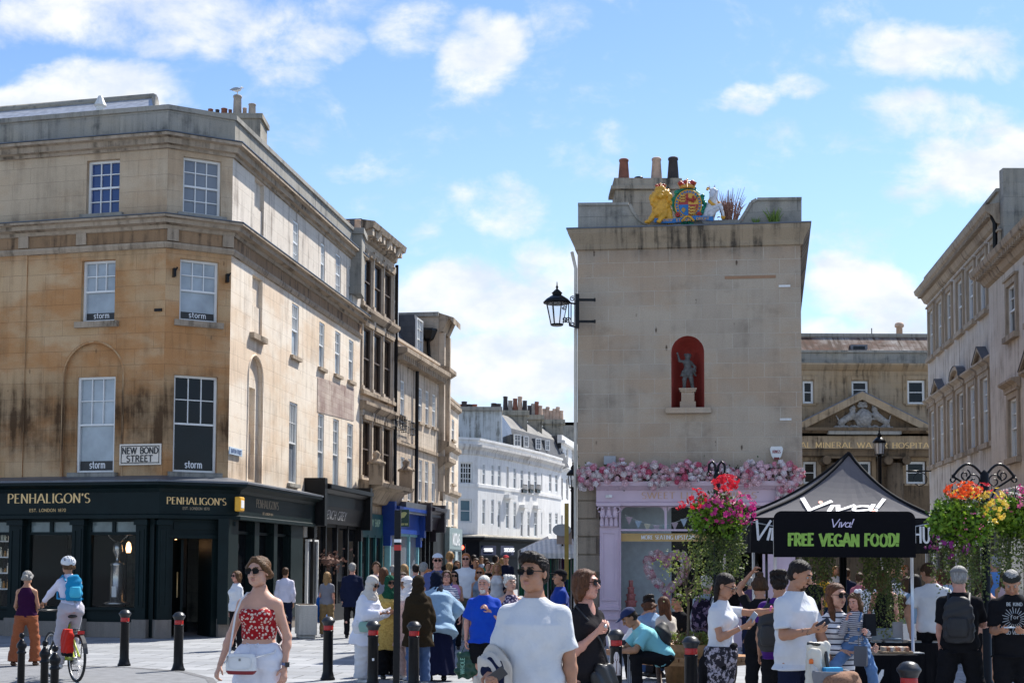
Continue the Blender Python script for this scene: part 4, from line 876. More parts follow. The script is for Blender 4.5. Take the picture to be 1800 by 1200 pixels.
 s0,s1=at(904,800,Y+1),at(1001,822,104.5);MB().quad(q1,s0,s1,q2).build('lower_roof_slope',slate,bG)
 MB().quad(q0,at(881,800,Y+4),s0,q1).build('roof_cheek',mat('pale_blue_render',(.5,.56,.66),.7),bG)
 for x0,x1,y0,y1,Y_ in((903,918,763,787,92.2),(920,931,766,788,94),(941,953,770,792,97.5),(958,968,773,794,100)):
  p0,p1=at(x0,y1,Y_),at(x1,y0,Y_);dm=MB().box(((p0.x+p1.x)/2-.5,Y_+1.2,(p0.z+p1.z)/2),(p1.x-p0.x,2.2,p1.z-p0.z),.25).build('dormer',slate,bG)
  ff=Fac((p0.x-.1,Y_-.1),(p1.x-.1,Y_+.25));window(ff,(.1,ff.L,p0.z+.1,p1.z),dm,2,2,1,glass_grey,o=.05,name='casement',fw=.08)
 for x0,x1,y0,Y_,np_ in((884,927,723,97.5,5),(928,953,731,102,4),(954,990,739,107,6)):
  p0,p1=at(x0,y0,Y_),at(x1,y0,Y_);mb=MB();wd=p1.x-p0.x;mb.box(((p0.x+p1.x)/2,Y_+.5,p0.z-1.4),(wd,1,3.0));mb.box(((p0.x+p1.x)/2,Y_+.5,p0.z-.1),(wd+.3,1.3,.35));mb.build('chimney_stack',stone('sooty_stack_%d'%x0,(.34,.32,.26),(.4,.36,.28),(.07,.07,.06),.8,.5,.25,streak=.6),bG)
  for k in range(np_):
   mb=MB();h=(.95,1.25,1.1,1.35,.8,1.15)[(k*2+x0)%6];pot(mb,(p0.x+wd*(k+.5)/np_,Y_+.5,p0.z+.05),.19,.15,h,8);mb.build('chimney_pot',(dark_pot,grey_pot,terracotta,buff_pot)[(k+x0)%4]if x0!=954 else buff_pot,bG)
 for k,(x,y0)in enumerate(((808,713),(816,708),(825,713),(834,713),(868,711),(876,712))):
  p=at(x,721,Y+1);z=at(x,y0,Y+1).z;mb=MB();pot(mb,(p.x,Y+1,p.z+.1),.22,.18,z-p.z,8);mb.build('chimney_pot',dark_pot if k%3 else terracotta,bG)
 dk=mat('navy_black_shop',(.006,.007,.010),.6,spec=.1);fs=mb=MB();mb.mould(P,[(0,zb-1.2),(.15,zb-1.2),(.15,zb-.25),(.55,zb-.1),(.55,zb),(0,zb+.1)]);fs=mb.build('shop_fascia',dk,bG)
 MB().mould(P,[(-.4,0),(.0,0),(.0,zb),(-.4,zb)]).build('shop_front',dk,bG)
 MB().mould(P,[(0,zb+.01),(.57,zb-.0),(.57,zb+.08),(0,zb+.2)]).build('lead_flashing',st_parapet,bG)
 nav=mat('navy_awning',(.012,.018,.045),.8,spec=.1)
 for x0,x1 in((845,872),(880,903)):
  a,b=at(x0,975,84.2),at(x1,975,84.2+(x0-845)*.05);zt=at(x0,958,84.2).z;aw=MB().prism([a,b,Vector((b.x,b.y+.8,zt)),Vector((a.x,a.y+.8,zt))],(0,.06,-.02)).build('awning',nav,bG)
  lettering('SKECHERS',a+Vector((.22,.2,.22)),(b-a),(0,.8,zt-a.z),.34,(b-a).length-.45,thick=.25,thin=.2).build('lettering',white_letters,aw)
build_G()
H0=Vector((XG(986,104),104,0));H1=Vector((XG(1030,118),118,0));fH=Fac(H0,H1);bH=thing('white_corner_house','white painted house with small dark windows half hidden behind the central stone building','building',(H0.x,H0.y,0))
def build_H():
 L=fH.L;zp,zc_,zm=fH.uz(990,766)[1],fH.uz(990,780)[1],fH.uz(990,823)[1]
 rs=[fH.rect(x,x+4,y0,y1)for(y0,y1)in((788,812),(840,878),(905,922))for x in(985.5,995,1005)];rs=[(max(r[0],.03),)+r[1:]for r in rs]
 MB().wall(fH,0,L,0,zc_,[hole(r,.15)for r in rs]).build('wall',white_render,bH);far_windows(fH,rs,bH,g=glass_grey)
 mb=MB();P=[H0,H1];mb.mould(P,[(-.3,zc_),(.3,zc_),(.3,zc_+.2),(.05,zc_+.25),(.05,zp),(-.3,zp)]);mb.mould(P,[(0,zm-.2),(.4,zm),(.4,zm+.2),(0,zm+.3)]);mb.builds('cornice',white_render,bH)
 footprint([H0,H1],[H1+Vector((-9,4,0)),H0+Vector((-4,6,0))],0,zp,'roof',slate,bH)
build_H()
def far_block(name,label,x0,x1,ytop,Y,m,group=None):
 a,b=at(x0,990,Y),at(x1,990,Y);zt=at((x0+x1)/2,ytop,Y).z;f=Fac((a.x,Y),(b.x,Y));t=thing(name,label,'building',(a.x,Y,0),group);n=max(2,int(f.L/2.6));rs=[]
 for k in range(n):
  for z in range(int(zt/3.2)):u=(k+.5)*f.L/n;rs.append((u-.5,u+.5,z*3.2+1,z*3.2+2.6))
 MB().wall(f,0,f.L,0,zt,[hole(r)for r in rs]).build('wall',m,t)
 mb=MB();mb.box(((a.x+b.x)/2,Y+4,zt-.15),(f.L,8,.3));mb.box((a.x+.1,Y+4,zt/2),(.2,8,zt));mb.box((b.x-.1,Y+4,zt/2),(.2,8,zt));mb.build('roof',slate,t)
 far_windows(f,rs,t)
far_block('distant_house','grey stone house glimpsed low above the white terrace roofs',985,1120,742,135,st_parapet)
far_block('distant_terrace','plain stone terrace closing the far end of the right hand square',1640,2300,600,84,st_mid)
I0=Vector((XG(1014.5,29.2),29.2,0));I1=Vector((XG(1413,28.6),28.6,0));fI=Fac(I0,I1)
bI=thing('central_stone_building','tall plain buff stone gable with a red arched niche and a lilac confectioner shopfront below','building',(I0.x,I0.y,0))
sI=Vector((.155,1,0)).normalized();IL=I0+sI*14;IR=I1+Vector((.19,1,0)).normalized()*14
zi=lambda y,x=1100:fI.uz(x,y)[1]
def build_I():
 L=fI.L;zc_=zi(427,1200);zt=zi(399,1200);zw=zi(848)
 ni=fI.rect(1180,1238,590,716);wl=fI.uz(1053,900)[0];wr_=fI.uz(1404,900)[0]
 MB().wall(fI,0,L,zw,zc_,[(ni[0],ni[1],ni[2],ni[3],.001,True)]).build('wall',st_centre,bI)
 red=mat('red_niche_paint',(.34,.05,.035),.8,nz=.2,nsc=4);R0=(ni[1]-ni[0])/2;um=(ni[0]+ni[1])/2;zs=ni[3]-R0;mb=MB();mb.sm=True;K=16;dp=.62
 C_=[(um-R0*math.cos(math.pi*k/K),-dp*math.sin(math.pi*k/K))for k in range(K+1)]
 for k in range(K):mb.quad(fI.p(C_[k][0],ni[2],C_[k][1]),fI.p(C_[k+1][0],ni[2],C_[k+1][1]),fI.p(C_[k+1][0],zs,C_[k+1][1]),fI.p(C_[k][0],zs,C_[k][1]))
 def dm(a,e):return fI.p(um-R0*math.cos(a)*math.cos(e),zs+R0*math.sin(e),-dp*math.sin(a)*math.cos(e))
 for k in range(K):
  for j in range(8):
   a0,a1,e0,e1=math.pi*k/K,math.pi*(k+1)/K,math.pi/2*j/8,math.pi/2*(j+1)/8;mb.quad(dm(a0,e0),dm(a1,e0),dm(a1,e1),dm(a0,e1))
 mb.sm=False;mb.add([fI.p(u,ni[2]+.001,o)for u,o in C_],[tuple(range(K+1))]);mb.build('niche',red,bI)
 r=fI.rect(1170,1250,717,727);MB().fb(fI,r[0],r[1],r[2],r[3],-.02,.16).build('niche_sill',st_centre,bI,bevel=.01)
 mb=MB();fl,fr=Fac(IL,I0),Fac(I1,IR);mb.quad(*[Vector((q.x,q.y,z))for q,z in((IL,0),(I0,0),(I0,zc_),(IL,zc_))]);mb.quad(*[Vector((q.x,q.y,z))for q,z in((I1,0),(IR,0),(IR,zc_),(I1,zc_))]);mb.quad(*[Vector((q.x,q.y,z))for q,z in((IR,0),(IL,0),(IL,zc_),(IR,zc_))]);mb.build('side_walls',st_centre,bI)
 mb=MB();mb.add([Vector((q.x,q.y,zt))for q in(I0,I1,IR,IL)],[(0,1,2,3)]);mb.build('roof',slate,bI)
 P=[IL,I0,I1,IR];mb=MB();mb.mould(P,[(0,zc_-.12),(.05,zc_-.1),(.07,zc_),(.12,zc_+.1),(.19,zt-.12),(.21,zt-.03),(0,zt+.02)]);mb.build('cornice',stone('stained_cornice',(.36,.28,.19),(.3,.24,.17),(.06,.05,.04),.7,1.2,5,streak=.9,joint=.3),bI)
 MB().mould(P,[(-.02,zt+.022),(.225,zt-.028),(.225,zt),(-.02,zt+.05)]).build('lead_flashing',lead,bI)
 z0=zt+.03;D=.42
 def para(pts,nm):
  P_=[fI.p(*fI.uz(x,y,-.12),-.12)for x,y in pts];dv=fI.n*-D;MB().prism(P_,dv).build(nm,st_parapet,bI)
  mb=MB();Q=[p for p in P_[1:-1]]
  for a,b in zip(Q[:-1],Q[1:]):
   d=(b-a).normalized();nn=Vector((0,0,1))-d*d.z;nn.normalize();o=fI.n*.04
   mb.hexa([a+o,b+o,b+dv-o,a+dv-o],[a+o+nn*.06,b+o+nn*.06,b+dv-o+nn*.06,a+dv-o+nn*.06])
  mb.build('coping',st_parapet,bI)
 para([(1016,403),(1016,362),(1105,361),(1111,374),(1120,386),(1131,394),(1140,397),(1140,402)],'parapet')
 para([(1296,399),(1296,396),(1304,388),(1313,374),(1322,358),(1331,353),(1409,352),(1409,397)],'parapet')
 a0,a1=fI.uz(1140,400,-.3)[0],fI.uz(1296,400,-.3)[0];MB().fb(fI,a0,a1,z0,z0+.12,-.5,-.08).build('parapet_base',st_parapet,bI)
 a0,a1=fI.uz(1150,400,-.9)[0],fI.uz(1300,400,-.9)[0];MB().fb(fI,fI.uz(1090,400,-1.2)[0],a1+.3,z0,zi(379,1200),-1.6,-1.2).build('back_upstand',st_parapet,bI)
 Y=30.6;a,b=at(1081,315,Y),at(1197,315,Y);zt_=at(1140,313,Y).z;mb=MB();w_=b.x-a.x;cx=(a.x+b.x)/2;mb.box((cx,Y+.4,zt_-1),(w_,.8,1.99));mb.box((cx,Y+.4,zt_-.1),(w_+.04,.85,.19));mb.box((cx,Y+.4,zt_-.235),(w_+.18,.98,.075));mb.build('chimney_stack',stone('soot_streaked_stack',(.34,.3,.24),(.42,.36,.28),(.04,.04,.035),.8,.6,.3,streak=.9,joint=.6),bI)
 for(x0,x1,y0,m)in((1088,1109,273,terracotta),(1146,1167,271,buff_pot),(1175,1197,270,dark_pot)):
  p0,p1=at(x0,311,Y),at(x1,311,Y);r_=(p1.x-p0.x)/2;mb=MB();pot(mb,((p0.x+p1.x)/2,Y+.3,zt_-.02),r_,r_*.72,at(x0,y0,Y).z-zt_+.02,16);mb.build('chimney_pot',m,bI)
 p=at(1125,311,Y);mb=MB();mb.lathe((p.x,Y+.3,zt_),[(.07,0),(.07,.05),(.11,.06),(.1,.1),(.02,.12)],12);mb.build('chimney_cowl',black_iron,bI)
 zq=zw;u1=fI.uz(1058,900)[0];u0=0;n=9
 mb=MB();mb.wall(fI,0,L,0,zq,[(wl,wr_-.05,.0,zi(862),.05)],-.03);mb.build('lower_wall',st_blocks,bI)
 mb=MB();hh=zq/n
 for k in range(n):mb.fb(fI,u0,u1-(.12 if k%2 else 0),k*hh+.015,(k+1)*hh-.015,-.03,.02)
 mb.builds('quoin_block',st_blocks,bI)
 mb=MB();ra=fI.uz(1404,900)[0]
 for k in range(n):mb.fb(fI,ra,L,k*hh+.015,(k+1)*hh-.015,-.03,.02)
 mb.builds('quoin_block',st_blocks,bI)
 mb=MB()
 for x,y in((1379,503),(1381,737)):
  u,z=fI.uz(x,y);mb.fb(fI,u-.12,u+.12,z-.02,z+.025,0,.02)
 mb.builds('bracket_plate',white_render,bI)
 r=fI.rect(1062,1083,802,817);MB().fb(fI,r[0],r[1],r[2],r[3],0,.15).build('meter_box',mat('grey_metal_box',(.33,.34,.36),.5),bI,bevel=.01)
 u,z=fI.uz(1012,300);P_=[I0+Vector((-.05,.05,0))]
 MB().tube([(I0.x-.04,I0.y+.02,z_)for z_ in(.2,3,6,zi(470))]+[(I0.x-.12,I0.y+.05,zi(440))],.035,8).build('drainpipe',mat('cream_pipe',(.55,.5,.42),.5),bI)
 u,z=fI.uz(1320,487);MB().fb(fI,u-.55,u+.52,z-.03,z+.03,0,.012).build('stone_patch',mat('reddish_stone_patch',(.33,.19,.11),.9),bI)
build_I()
lil=mat('lilac_paint',(.60,.455,.525),.45,nz=.08,nsc=3);lil2=mat('lilac_shade_paint',(.58,.44,.51),.5,nz=.08)
def shop_I():
 o=.2;A=lambda x:fI.uz(x,950,o)[0];ZT=zi(851);ZF=zi(882);P=[fI.p(A(1048),0),fI.p(A(1402),0)]
 mb=MB();mb.mould(P,[(0,ZF),(o,ZF),(o,zi(862)),(o+.03,zi(862)),(o+.2,ZT-.05),(o+.22,ZT+.0),(o+.22,ZT+.04),(0,ZT+.07)])
 mb.mould(P,[(0,ZF-.1),(o+.05,ZF-.09),(o+.06,ZF-.02),(o+.01,ZF)])
 a,b=A(1050),A(1400);n=52
 for k in range(n):mb.fb(fI,a+(b-a)*k/n,a+(b-a)*k/n+.04,zi(862)+.02,zi(862)+.07,o,o+.09)
 fa=mb.build('shop_fascia',lil,bI,'lilac fascia with dentils and gold lettering')
 u0,z0=fI.uz(1128,876,o);z1=fI.uz(1128,865,o)[1];sc=z1-z0;sign_text('SWEET LITTLE THINGS',fI,u0,z0,sc,(A(1330)-u0),mat('rose_gold_letters',(.55,.33,.22),.4,.3),fa,o=o+.012,serif=True,thick=.18,thin=.07)
 def pil(x0,x1):
  u0,u1=A(x0),A(x1);zcap=zi(885);mb=MB();mb.fb(fI,u0,u1,0,zcap-.5,0,o-.04)
  for(z,h,e)in((0,.28,.06),(.28,.05,.08),(.55,.06,.05),(.75,.06,.05)):mb.fb(fI,u0-e*.5,u1+e*.5,z,z+h,0,o-.03+e)
  for q in(u0+.04,u1-.07):mb.fb(fI,q,q+.03,.95,zcap-.6,o-.04,o-.015)
  mb.fb(fI,u0+.07,u1-.07,zcap-.63,zcap-.6,o-.04,o-.015);mb.fb(fI,u0+.07,u1-.07,.95,.98,o-.04,o-.015)
  pp=mb.build('pilaster',lil,bI)
  mb=MB();w_=u1-u0;um=(u0+u1)/2
  mb.fb(fI,u0+.02,u1-.02,zcap-.5,zcap-.04,0,o);mb.fb(fI,u0-.05,u1+.05,zcap-.06,zcap,0,o+.1)
  for row,(z,n_)in enumerate(((zcap-.48,4),(zcap-.3,3))):
   for k in range(n_):
    u=u0+w_*(k+.5)/n_;pts=[fI.p(u,z+.2*t_/3,o+.02+.05*(t_/3)**2)for t_ in range(4)];mb.tube(pts,[w_/n_*.45,w_/n_*.5,w_/n_*.4,w_/n_*.2],6);mb.ball(pts[-1]+fI.n*.02,.03,6,4)
  for s in(-1,1):mb.tube([fI.p(um+s*(w_*.48-.02+.07*math.cos(t_)),zcap-.13+.06*math.sin(t_),o+.05)for t_ in[q*.8 for q in range(8)]],.018,5)
  mb.build('capital',lil,pp)
 pil(1054,1087);pil(1366,1398)
 u0,u1=A(1087),A(1345);zb,zg0,zg1,zar,zta=.62,zi(951),zi(937),zi(933),zi(891)
 ub=A(1345);mb=MB();mb.fb(fI,u0,ub,0,zb,0,.12);mb.fb(fI,u0,u0+.05,zb,ZF-.1,0,.12);mb.fb(fI,ub-.05,ub,zb,ZF-.1,0,.12);mb.fb(fI,u0+.05,ub-.05,zar,zar+.04,.02,.13)
 lw=[(1091,1168),(1174,1252),(1258,1340)]
 for(xa,xb)in lw:
  a,b=A(xa),A(xb);mb.fb(fI,b,b+.05,zar+.04,zta+.1,.03,.1);r=.14;mb.fb(fI,a-.02,b+.02,zta,ZF-.1,.02,.1)
  for s,e in((a,1),(b,-1)):
   for k in range(5):
    t0,t1=math.pi/2*k/5,math.pi/2*(k+1)/5;x0_,x1_=s+e*r*(1-math.cos(t0)),s+e*r*(1-math.cos(t1));y0_,y1_=zta-r+r*math.sin(t0),zta-r+r*math.sin(t1)
    mb.quad(fI.p(x0_,y0_,.1),fI.p(x1_,y1_,.1),fI.p(x1_,zta,.1),fI.p(x0_,zta,.1))
 sw=mb.build('shop_window',lil2,bI);MB().fq(fI,u0+.03,ub-.03,zb,zar+.02,.05).build('pane',shop_glass,sw);MB().fq(fI,u0+.03,ub-.03,zar+.02,zta+.1,.045).build('transom_pane',shop_glass,sw)
 bd=MB().fb(fI,u0+.05,ub-.05,zg0,zg1,.052,.056).build('gold_band',mat('mustard_gold_band',(.50,.31,.10),.5),sw)
 ua=A(1127);sign_text('MORE SEATING UPSTAIRS',fI,ua,zg0+.045,(zg1-zg0)*.5,A(1222)-ua,white_letters,bd,o=.06,serif=True,thick=.16,thin=.08)
 mb=MB();mb.fb(fI,A(1350),A(1366),0,ZF-.1,0,.12);mb.build('door_frame',lil2,bI);MB().fq(fI,ub,A(1366),0,ZF-.1,.03).build('door_glass',glass_dark,bI)
 mb=MB();mb.fb(fI,u0,u0+(ub-u0)*.36,.0,ZF,-.95,-.9);mb.build('pale_reflection_panel',mat('pale_reflection',(.6,.66,.68),.7),bI)  # panel behind the glass, its pale colour stands in for a reflection
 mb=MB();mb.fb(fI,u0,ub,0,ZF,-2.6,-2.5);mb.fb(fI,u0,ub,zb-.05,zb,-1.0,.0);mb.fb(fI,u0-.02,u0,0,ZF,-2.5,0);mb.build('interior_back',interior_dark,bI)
shop_I()
rng=random.Random(5);cols=[(.55,.4,.45),(.4,.5,.6),(.6,.55,.4),(.55,.45,.5),(.35,.5,.5)]
bt=thing('bunting','pastel triangle bunting strung inside the lilac shop window','bunting',fI.p(1.2,2.5,-.1));N_=15
ua,ub=fI.uz(1098,910,-.1)[0],fI.uz(1340,910,-.1)[0];zt_=zi(904)
def sag(k):t=(k%7.5)/7.5;return zt_-.22*math.sin(math.pi*min(1,t))
MB().tube([fI.p(ua+(ub-ua)*k/30,sag(k/2),-.1)for k in range(31)],.006,4).build('string',white_paint,bt)
for k in range(N_):
 u=ua+(ub-ua)*(k+.5)/N_;z=sag(k+.5);mb=MB();mb.prism([fI.p(u-.075,z,-.1),fI.p(u+.075,z,-.1),fI.p(u,z-.17,-.1)],fI.n*.004);mb.build('flag',mat('bunting_%d'%(k%5),cols[k%5],.8),bt)
r=fI.rect(1353,1376,785,808);al=thing('burglar_alarm_box','white shield shaped burglar alarm box high on the buff wall','alarm box',fI.p((r[0]+r[1])/2,r[2]))
um,hw=(r[0]+r[1])/2,(r[1]-r[0])/2;zt_,zb_=r[3],r[2];pts=[(um-hw*.8,zt_),(um+hw*.8,zt_),(um+hw,zt_-.05),(um+hw*.75,zb_+.08),(um+hw*.35,zb_),(um-hw*.35,zb_),(um-hw*.75,zb_+.08),(um-hw,zt_-.05)]
MB().prism([fI.p(u,z,.1)for u,z in pts],fI.n*-.1).build('case',white_paint,al);MB().fb(fI,um-hw*.42,um+hw*.42,zb_-.005,zb_+.05,.04,.106).build('red_base',mat('dark_red_plastic',(.15,.01,.01),.4),al)
sign_text('KINGS',fI,um-hw*.6,zt_-.14,.06,hw*1.2,mat('red_letters',(.25,.03,.04),.5),al,o=.104,thick=.2,thin=.14)
r=fI.rect(1066,1077,868,876,.3);mb=MB();c=fI.p(r[0]+.05,r[2]+.05,.3);mb.box(c,(.06,.16,.06),.5);mb.tube([c,c+Vector((0,.1,.0))],.02,6);tag(mb.build('security_camera',white_paint),'small white security camera on the lilac fascia','camera')
YJ=75.0;J0,J1=at(1380,990,YJ),at(1700,990,YJ);fJ=Fac((J0.x-4,YJ),(J1.x+3,YJ));bJ=thing('hospital_building','sooty stone classical hospital with a carved pediment and gold lettering on its frieze','building',(J0.x,YJ,0))
def build_J():
 z=lambda y:fJ.uz(1520,y)[1];A=lambda x,y=750:fJ.uz(x,y)[0];L=fJ.L
 rt=[fJ.rect(1411,1430,669,709),fJ.rect(1497,1526,669,700),fJ.rect(1595,1626,668,710)]
 rl=[fJ.rect(1412,1435,811,850),fJ.rect(1508,1531,811,850),fJ.rect(1593,1627,811,850)]
 MB().wall(fJ,0,L,z(760),z(640),[hole(r)for r in rt]).build('wall',st_hosp,bJ)
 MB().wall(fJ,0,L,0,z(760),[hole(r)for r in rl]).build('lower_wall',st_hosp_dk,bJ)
 for r in rt+rl:window(fJ,r,bJ,1,1,0,glass_dark,fw=.12,sill=st_hosp)
 mb=MB()
 for r in rt+rl:
  for q in((r[0]-.25,r[0]-.03,r[2],r[3]+.25),(r[1]+.03,r[1]+.25,r[2],r[3]+.25),(r[0]-.02,r[1]+.02,r[3]+.03,r[3]+.25)):mb.fb(fJ,*q,0,.08)
 mb.builds('architrave',st_hosp,bJ)
 P=[fJ.p(0,0),fJ.p(L,0)]
 MB().mould(P,[(0,z(652)),(.15,z(650)),(.45,z(643)),(.45,z(640)),(0,z(638))]).build('cornice',st_hosp,bJ)
 MB().mould(P,[(-.4,z(641)),(0,z(641)),(0,z(621)),(.1,z(620)),(.1,z(616)),(-.4,z(616))]).build('parapet',st_parapet,bJ)
 a,b=fJ.p(0,z(618),-.5),fJ.p(L,z(618),-.5);MB().quad(a,b,b+Vector((0,1.6,z(582)-z(618))),a+Vector((0,1.6,z(582)-z(618)))).build('tiled_roof',slate_moss,bJ)
 MB().box(((a.x+b.x)/2,YJ+2.3,z(581)+.1),(L,.4,.2)).build('ridge',st_parapet,bJ)
 MB().box(((a.x+b.x)/2,YJ+8,z(618)/2),(L,8,z(618))).build('back_mass',st_hosp,bJ)
 mb=MB();u,u1_=A(1504),A(1534);mb.fb(fJ,u,u1_,z(613),z(601),-2,-.9);sk=mb.build('roof_hatch',lead,bJ);MB().fb(fJ,u+.15,u1_-.15,z(612),z(604),-.89,-.86).build('pane',glass_dark,sk)
 mb=MB();mb.fb(fJ,A(1431),A(1457),z(583),z(577),-3.6,-3);mb.build('roof_vent',lead,bJ);mb=MB();mb.fb(fJ,A(1527),A(1550),z(581),z(578),-3.6,-3);mb.build('roof_vent',lead,bJ)
 p=fJ.p(A(1614),z(584),-3.4);mb=MB();hh=z(548)-z(584);mb.lathe(p,[(.2,0),(.18,hh*.75),(.27,hh*.8),(.27,hh*.9),(.2,hh),(.02,hh)],10);mb.build('chimney_pot',buff_pot,bJ)
 MB().tube([fJ.p(A(1563),z(582),-3.4),fJ.p(A(1563),z(558),-3.4)],.03,5).build('aerial',black_iron,bJ)
 ap,l0,r0=(1516,688),(1408,742),(1640,746);o=.9
 def PP(x,y,oo=o):return fJ.p(*fJ.uz(x,y,oo),oo)
 xl,xr=1388,1644;sl=(742-688)/(1516-1408.)
 yl=688+(1516-xl)*sl;yr=688+(xr-1516)*sl
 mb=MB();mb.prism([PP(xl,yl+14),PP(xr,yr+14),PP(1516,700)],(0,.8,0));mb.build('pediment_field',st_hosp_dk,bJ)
 for(x0,y0,x1,y1)in((xl,yl,1516,688),(1516,688,xr,yr)):
  a,b=PP(x0,y0,o+.35),PP(x1,y1,o+.35);dz=Vector((0,0,-.42));mb=MB();mb.prism([a,b,b+dz,a+dz],(0,1.1,0));mb.build('raking_cornice',st_hosp,bJ)
  u=Vector((0,0,.07));MB().prism([a+u,b+u,b,a],(0,1.12,0)).build('lead_flashing',lead,bJ)
 Q=[fJ.p(A(xl),0),fJ.p(A(xr),0)]
 MB().mould(Q,[(0,z(764)),(o,z(764)),(o+.4,z(760)),(o+.4,z(755)),(0,z(754))]).build('horizontal_cornice',st_hosp_dk,bJ)
 fz=MB().mould(Q,[(0,z(791)),(o,z(791)),(o,z(764)-.01),(0,z(764)-.01)]).build('frieze',st_hosp,bJ)
 MB().mould(Q,[(0,z(803)),(o-.15,z(803)),(o-.1,z(796)),(o+.02,z(792)),(0,z(791)-.01)]).build('architrave_band',st_hosp_dk,bJ)
 u0,z0=fJ.uz(1410,786.5,o);z1=fJ.uz(1410,777,o)[1];h=z1-z0
 uL=fJ.uz(1375,780,o)[0];uR=fJ.uz(1641,780,o)[0];lettering('ROYAL MINERAL WATER HOSPITAL',fJ.p(uL,z0,o+.02),fJ.t,(0,0,1),h,uR-uL,thick=.2,thin=.09,serif=True).build('lettering',gold,fz)
 for x in(1462,1569):
  c=fJ.p(A(x,900),0,.55);hh=z(815);mb=MB();mb.lathe(c,[(.62,0),(.62,.3),(.5,.4),(.5,hh*.5),(.42,hh)],20);col=mb.build('column',st_hosp_dk,bJ)
  mb=MB();mb.box(c+Vector((0,0,z(806))),(1.2,1.0,.12))
  for s in(-1,1):mb.tube([c+Vector((s*.5,-.6,z(811))),c+Vector((s*.5,.5,z(811)))],.24,12)
  mb.build('capital',st_hosp_dk,col)
build_J()
K0=Vector((XG(1637,50.8),50.8,0));K1=Vector((XG(1770,38.6),38.6,0));fK=Fac(K0,K1);bK=thing('right_terrace_building','pale stone terrace with rows of framed sash windows, alternating pediments and black drainpipe','building',(K1.x,K1.y,0))
DR=(K1-K0).normalized();K2=K1+DR*13;fL=Fac(K1+fK.n*.35,K2+fK.n*.35);bL=thing('near_right_building','brownish stone building with a dark cornice cut off by the right edge','building',(K1.x,K1.y-2,0))
def arch_window(f,r,par,tr,g=None,o=-.05,ar=.17):
 u0,u1,z0,z1=r;w_=window(f,r,par,2,2,0,g or glass_grey,o=o)
 mb=MB()
 for a,b,c,d in((u0-ar,u0-.01,z0,z1+ar),(u1+.01,u1+ar,z0,z1+ar),(u0-.01,u1+.01,z1+.01,z1+ar)):mb.fb(f,a,b,c,d,0,.07)
 mb.fb(f,u0-ar-.05,u1+ar+.05,z1+ar,z1+ar+.06,0,.12);mb.fb(f,u0-ar-.04,u1+ar+.04,z0-.16,z0-.01,0,.15);mb.build('architrave',tr,par)
def pediment(f,r,par,kind,m,ar=.2,d=.26):
 u0,u1,z=r[0]-ar-.1,r[1]+ar+.1,r[3]+.32;um=(u0+u1)/2;W_=u1-u0;mb=MB()
 mb.mould([f.p(u0,0),f.p(u1,0)],[(0,z-.12),(.1,z-.08),(.12,z),(d,z+.08),(d,z+.14),(0,z+.17)])
 if kind==1:
  for s in(-1,1):
   a,b=f.p(um+s*W_/2,z+.14,0),f.p(um,z+.14+W_*.3,0);dz=Vector((0,0,-.12));mb.prism([a,b,b+dz,a+Vector((0,0,-.02))],f.n*d)
  mb.prism([f.p(u0+.1,z+.1,0),f.p(u1-.1,z+.1,0),f.p(um,z+W_*.3,0)],f.n*(d*.5))
 if kind==2:
  R=[(um-W_/2*math.cos(math.pi*k/8),z+.14+W_*.26*math.sin(math.pi*k/8))for k in range(9)]
  for a,b in zip(R[:-1],R[1:]):mb.prism([f.p(a[0],a[1],0),f.p(b[0],b[1],0),f.p(b[0],b[1]-.12,0),f.p(a[0],a[1]-.12,0)],f.n*d)
  mb.prism([f.p(a,b,0)for a,b in R],f.n*(d*.5))
 mb.build('pediment' if kind else 'window_cornice',m,par)
 if kind:
  mb=MB();top=W_*.3
  if kind==1:
   for s in(-1,1):a,b=f.p(um+s*W_/2,z+.16,0),f.p(um,z+.16+top,0);mb.quad(a,b,b+f.n*(d+.02),a+f.n*(d+.02))
  else:
   for a,b in zip(R[:-1],R[1:]):mb.quad(f.p(a[0],a[1]+.015,0),f.p(b[0],b[1]+.015,0),f.p(b[0],b[1]+.015,d+.02),f.p(a[0],a[1]+.015,d+.02))
  mb.build('pediment_lead',lead,par)
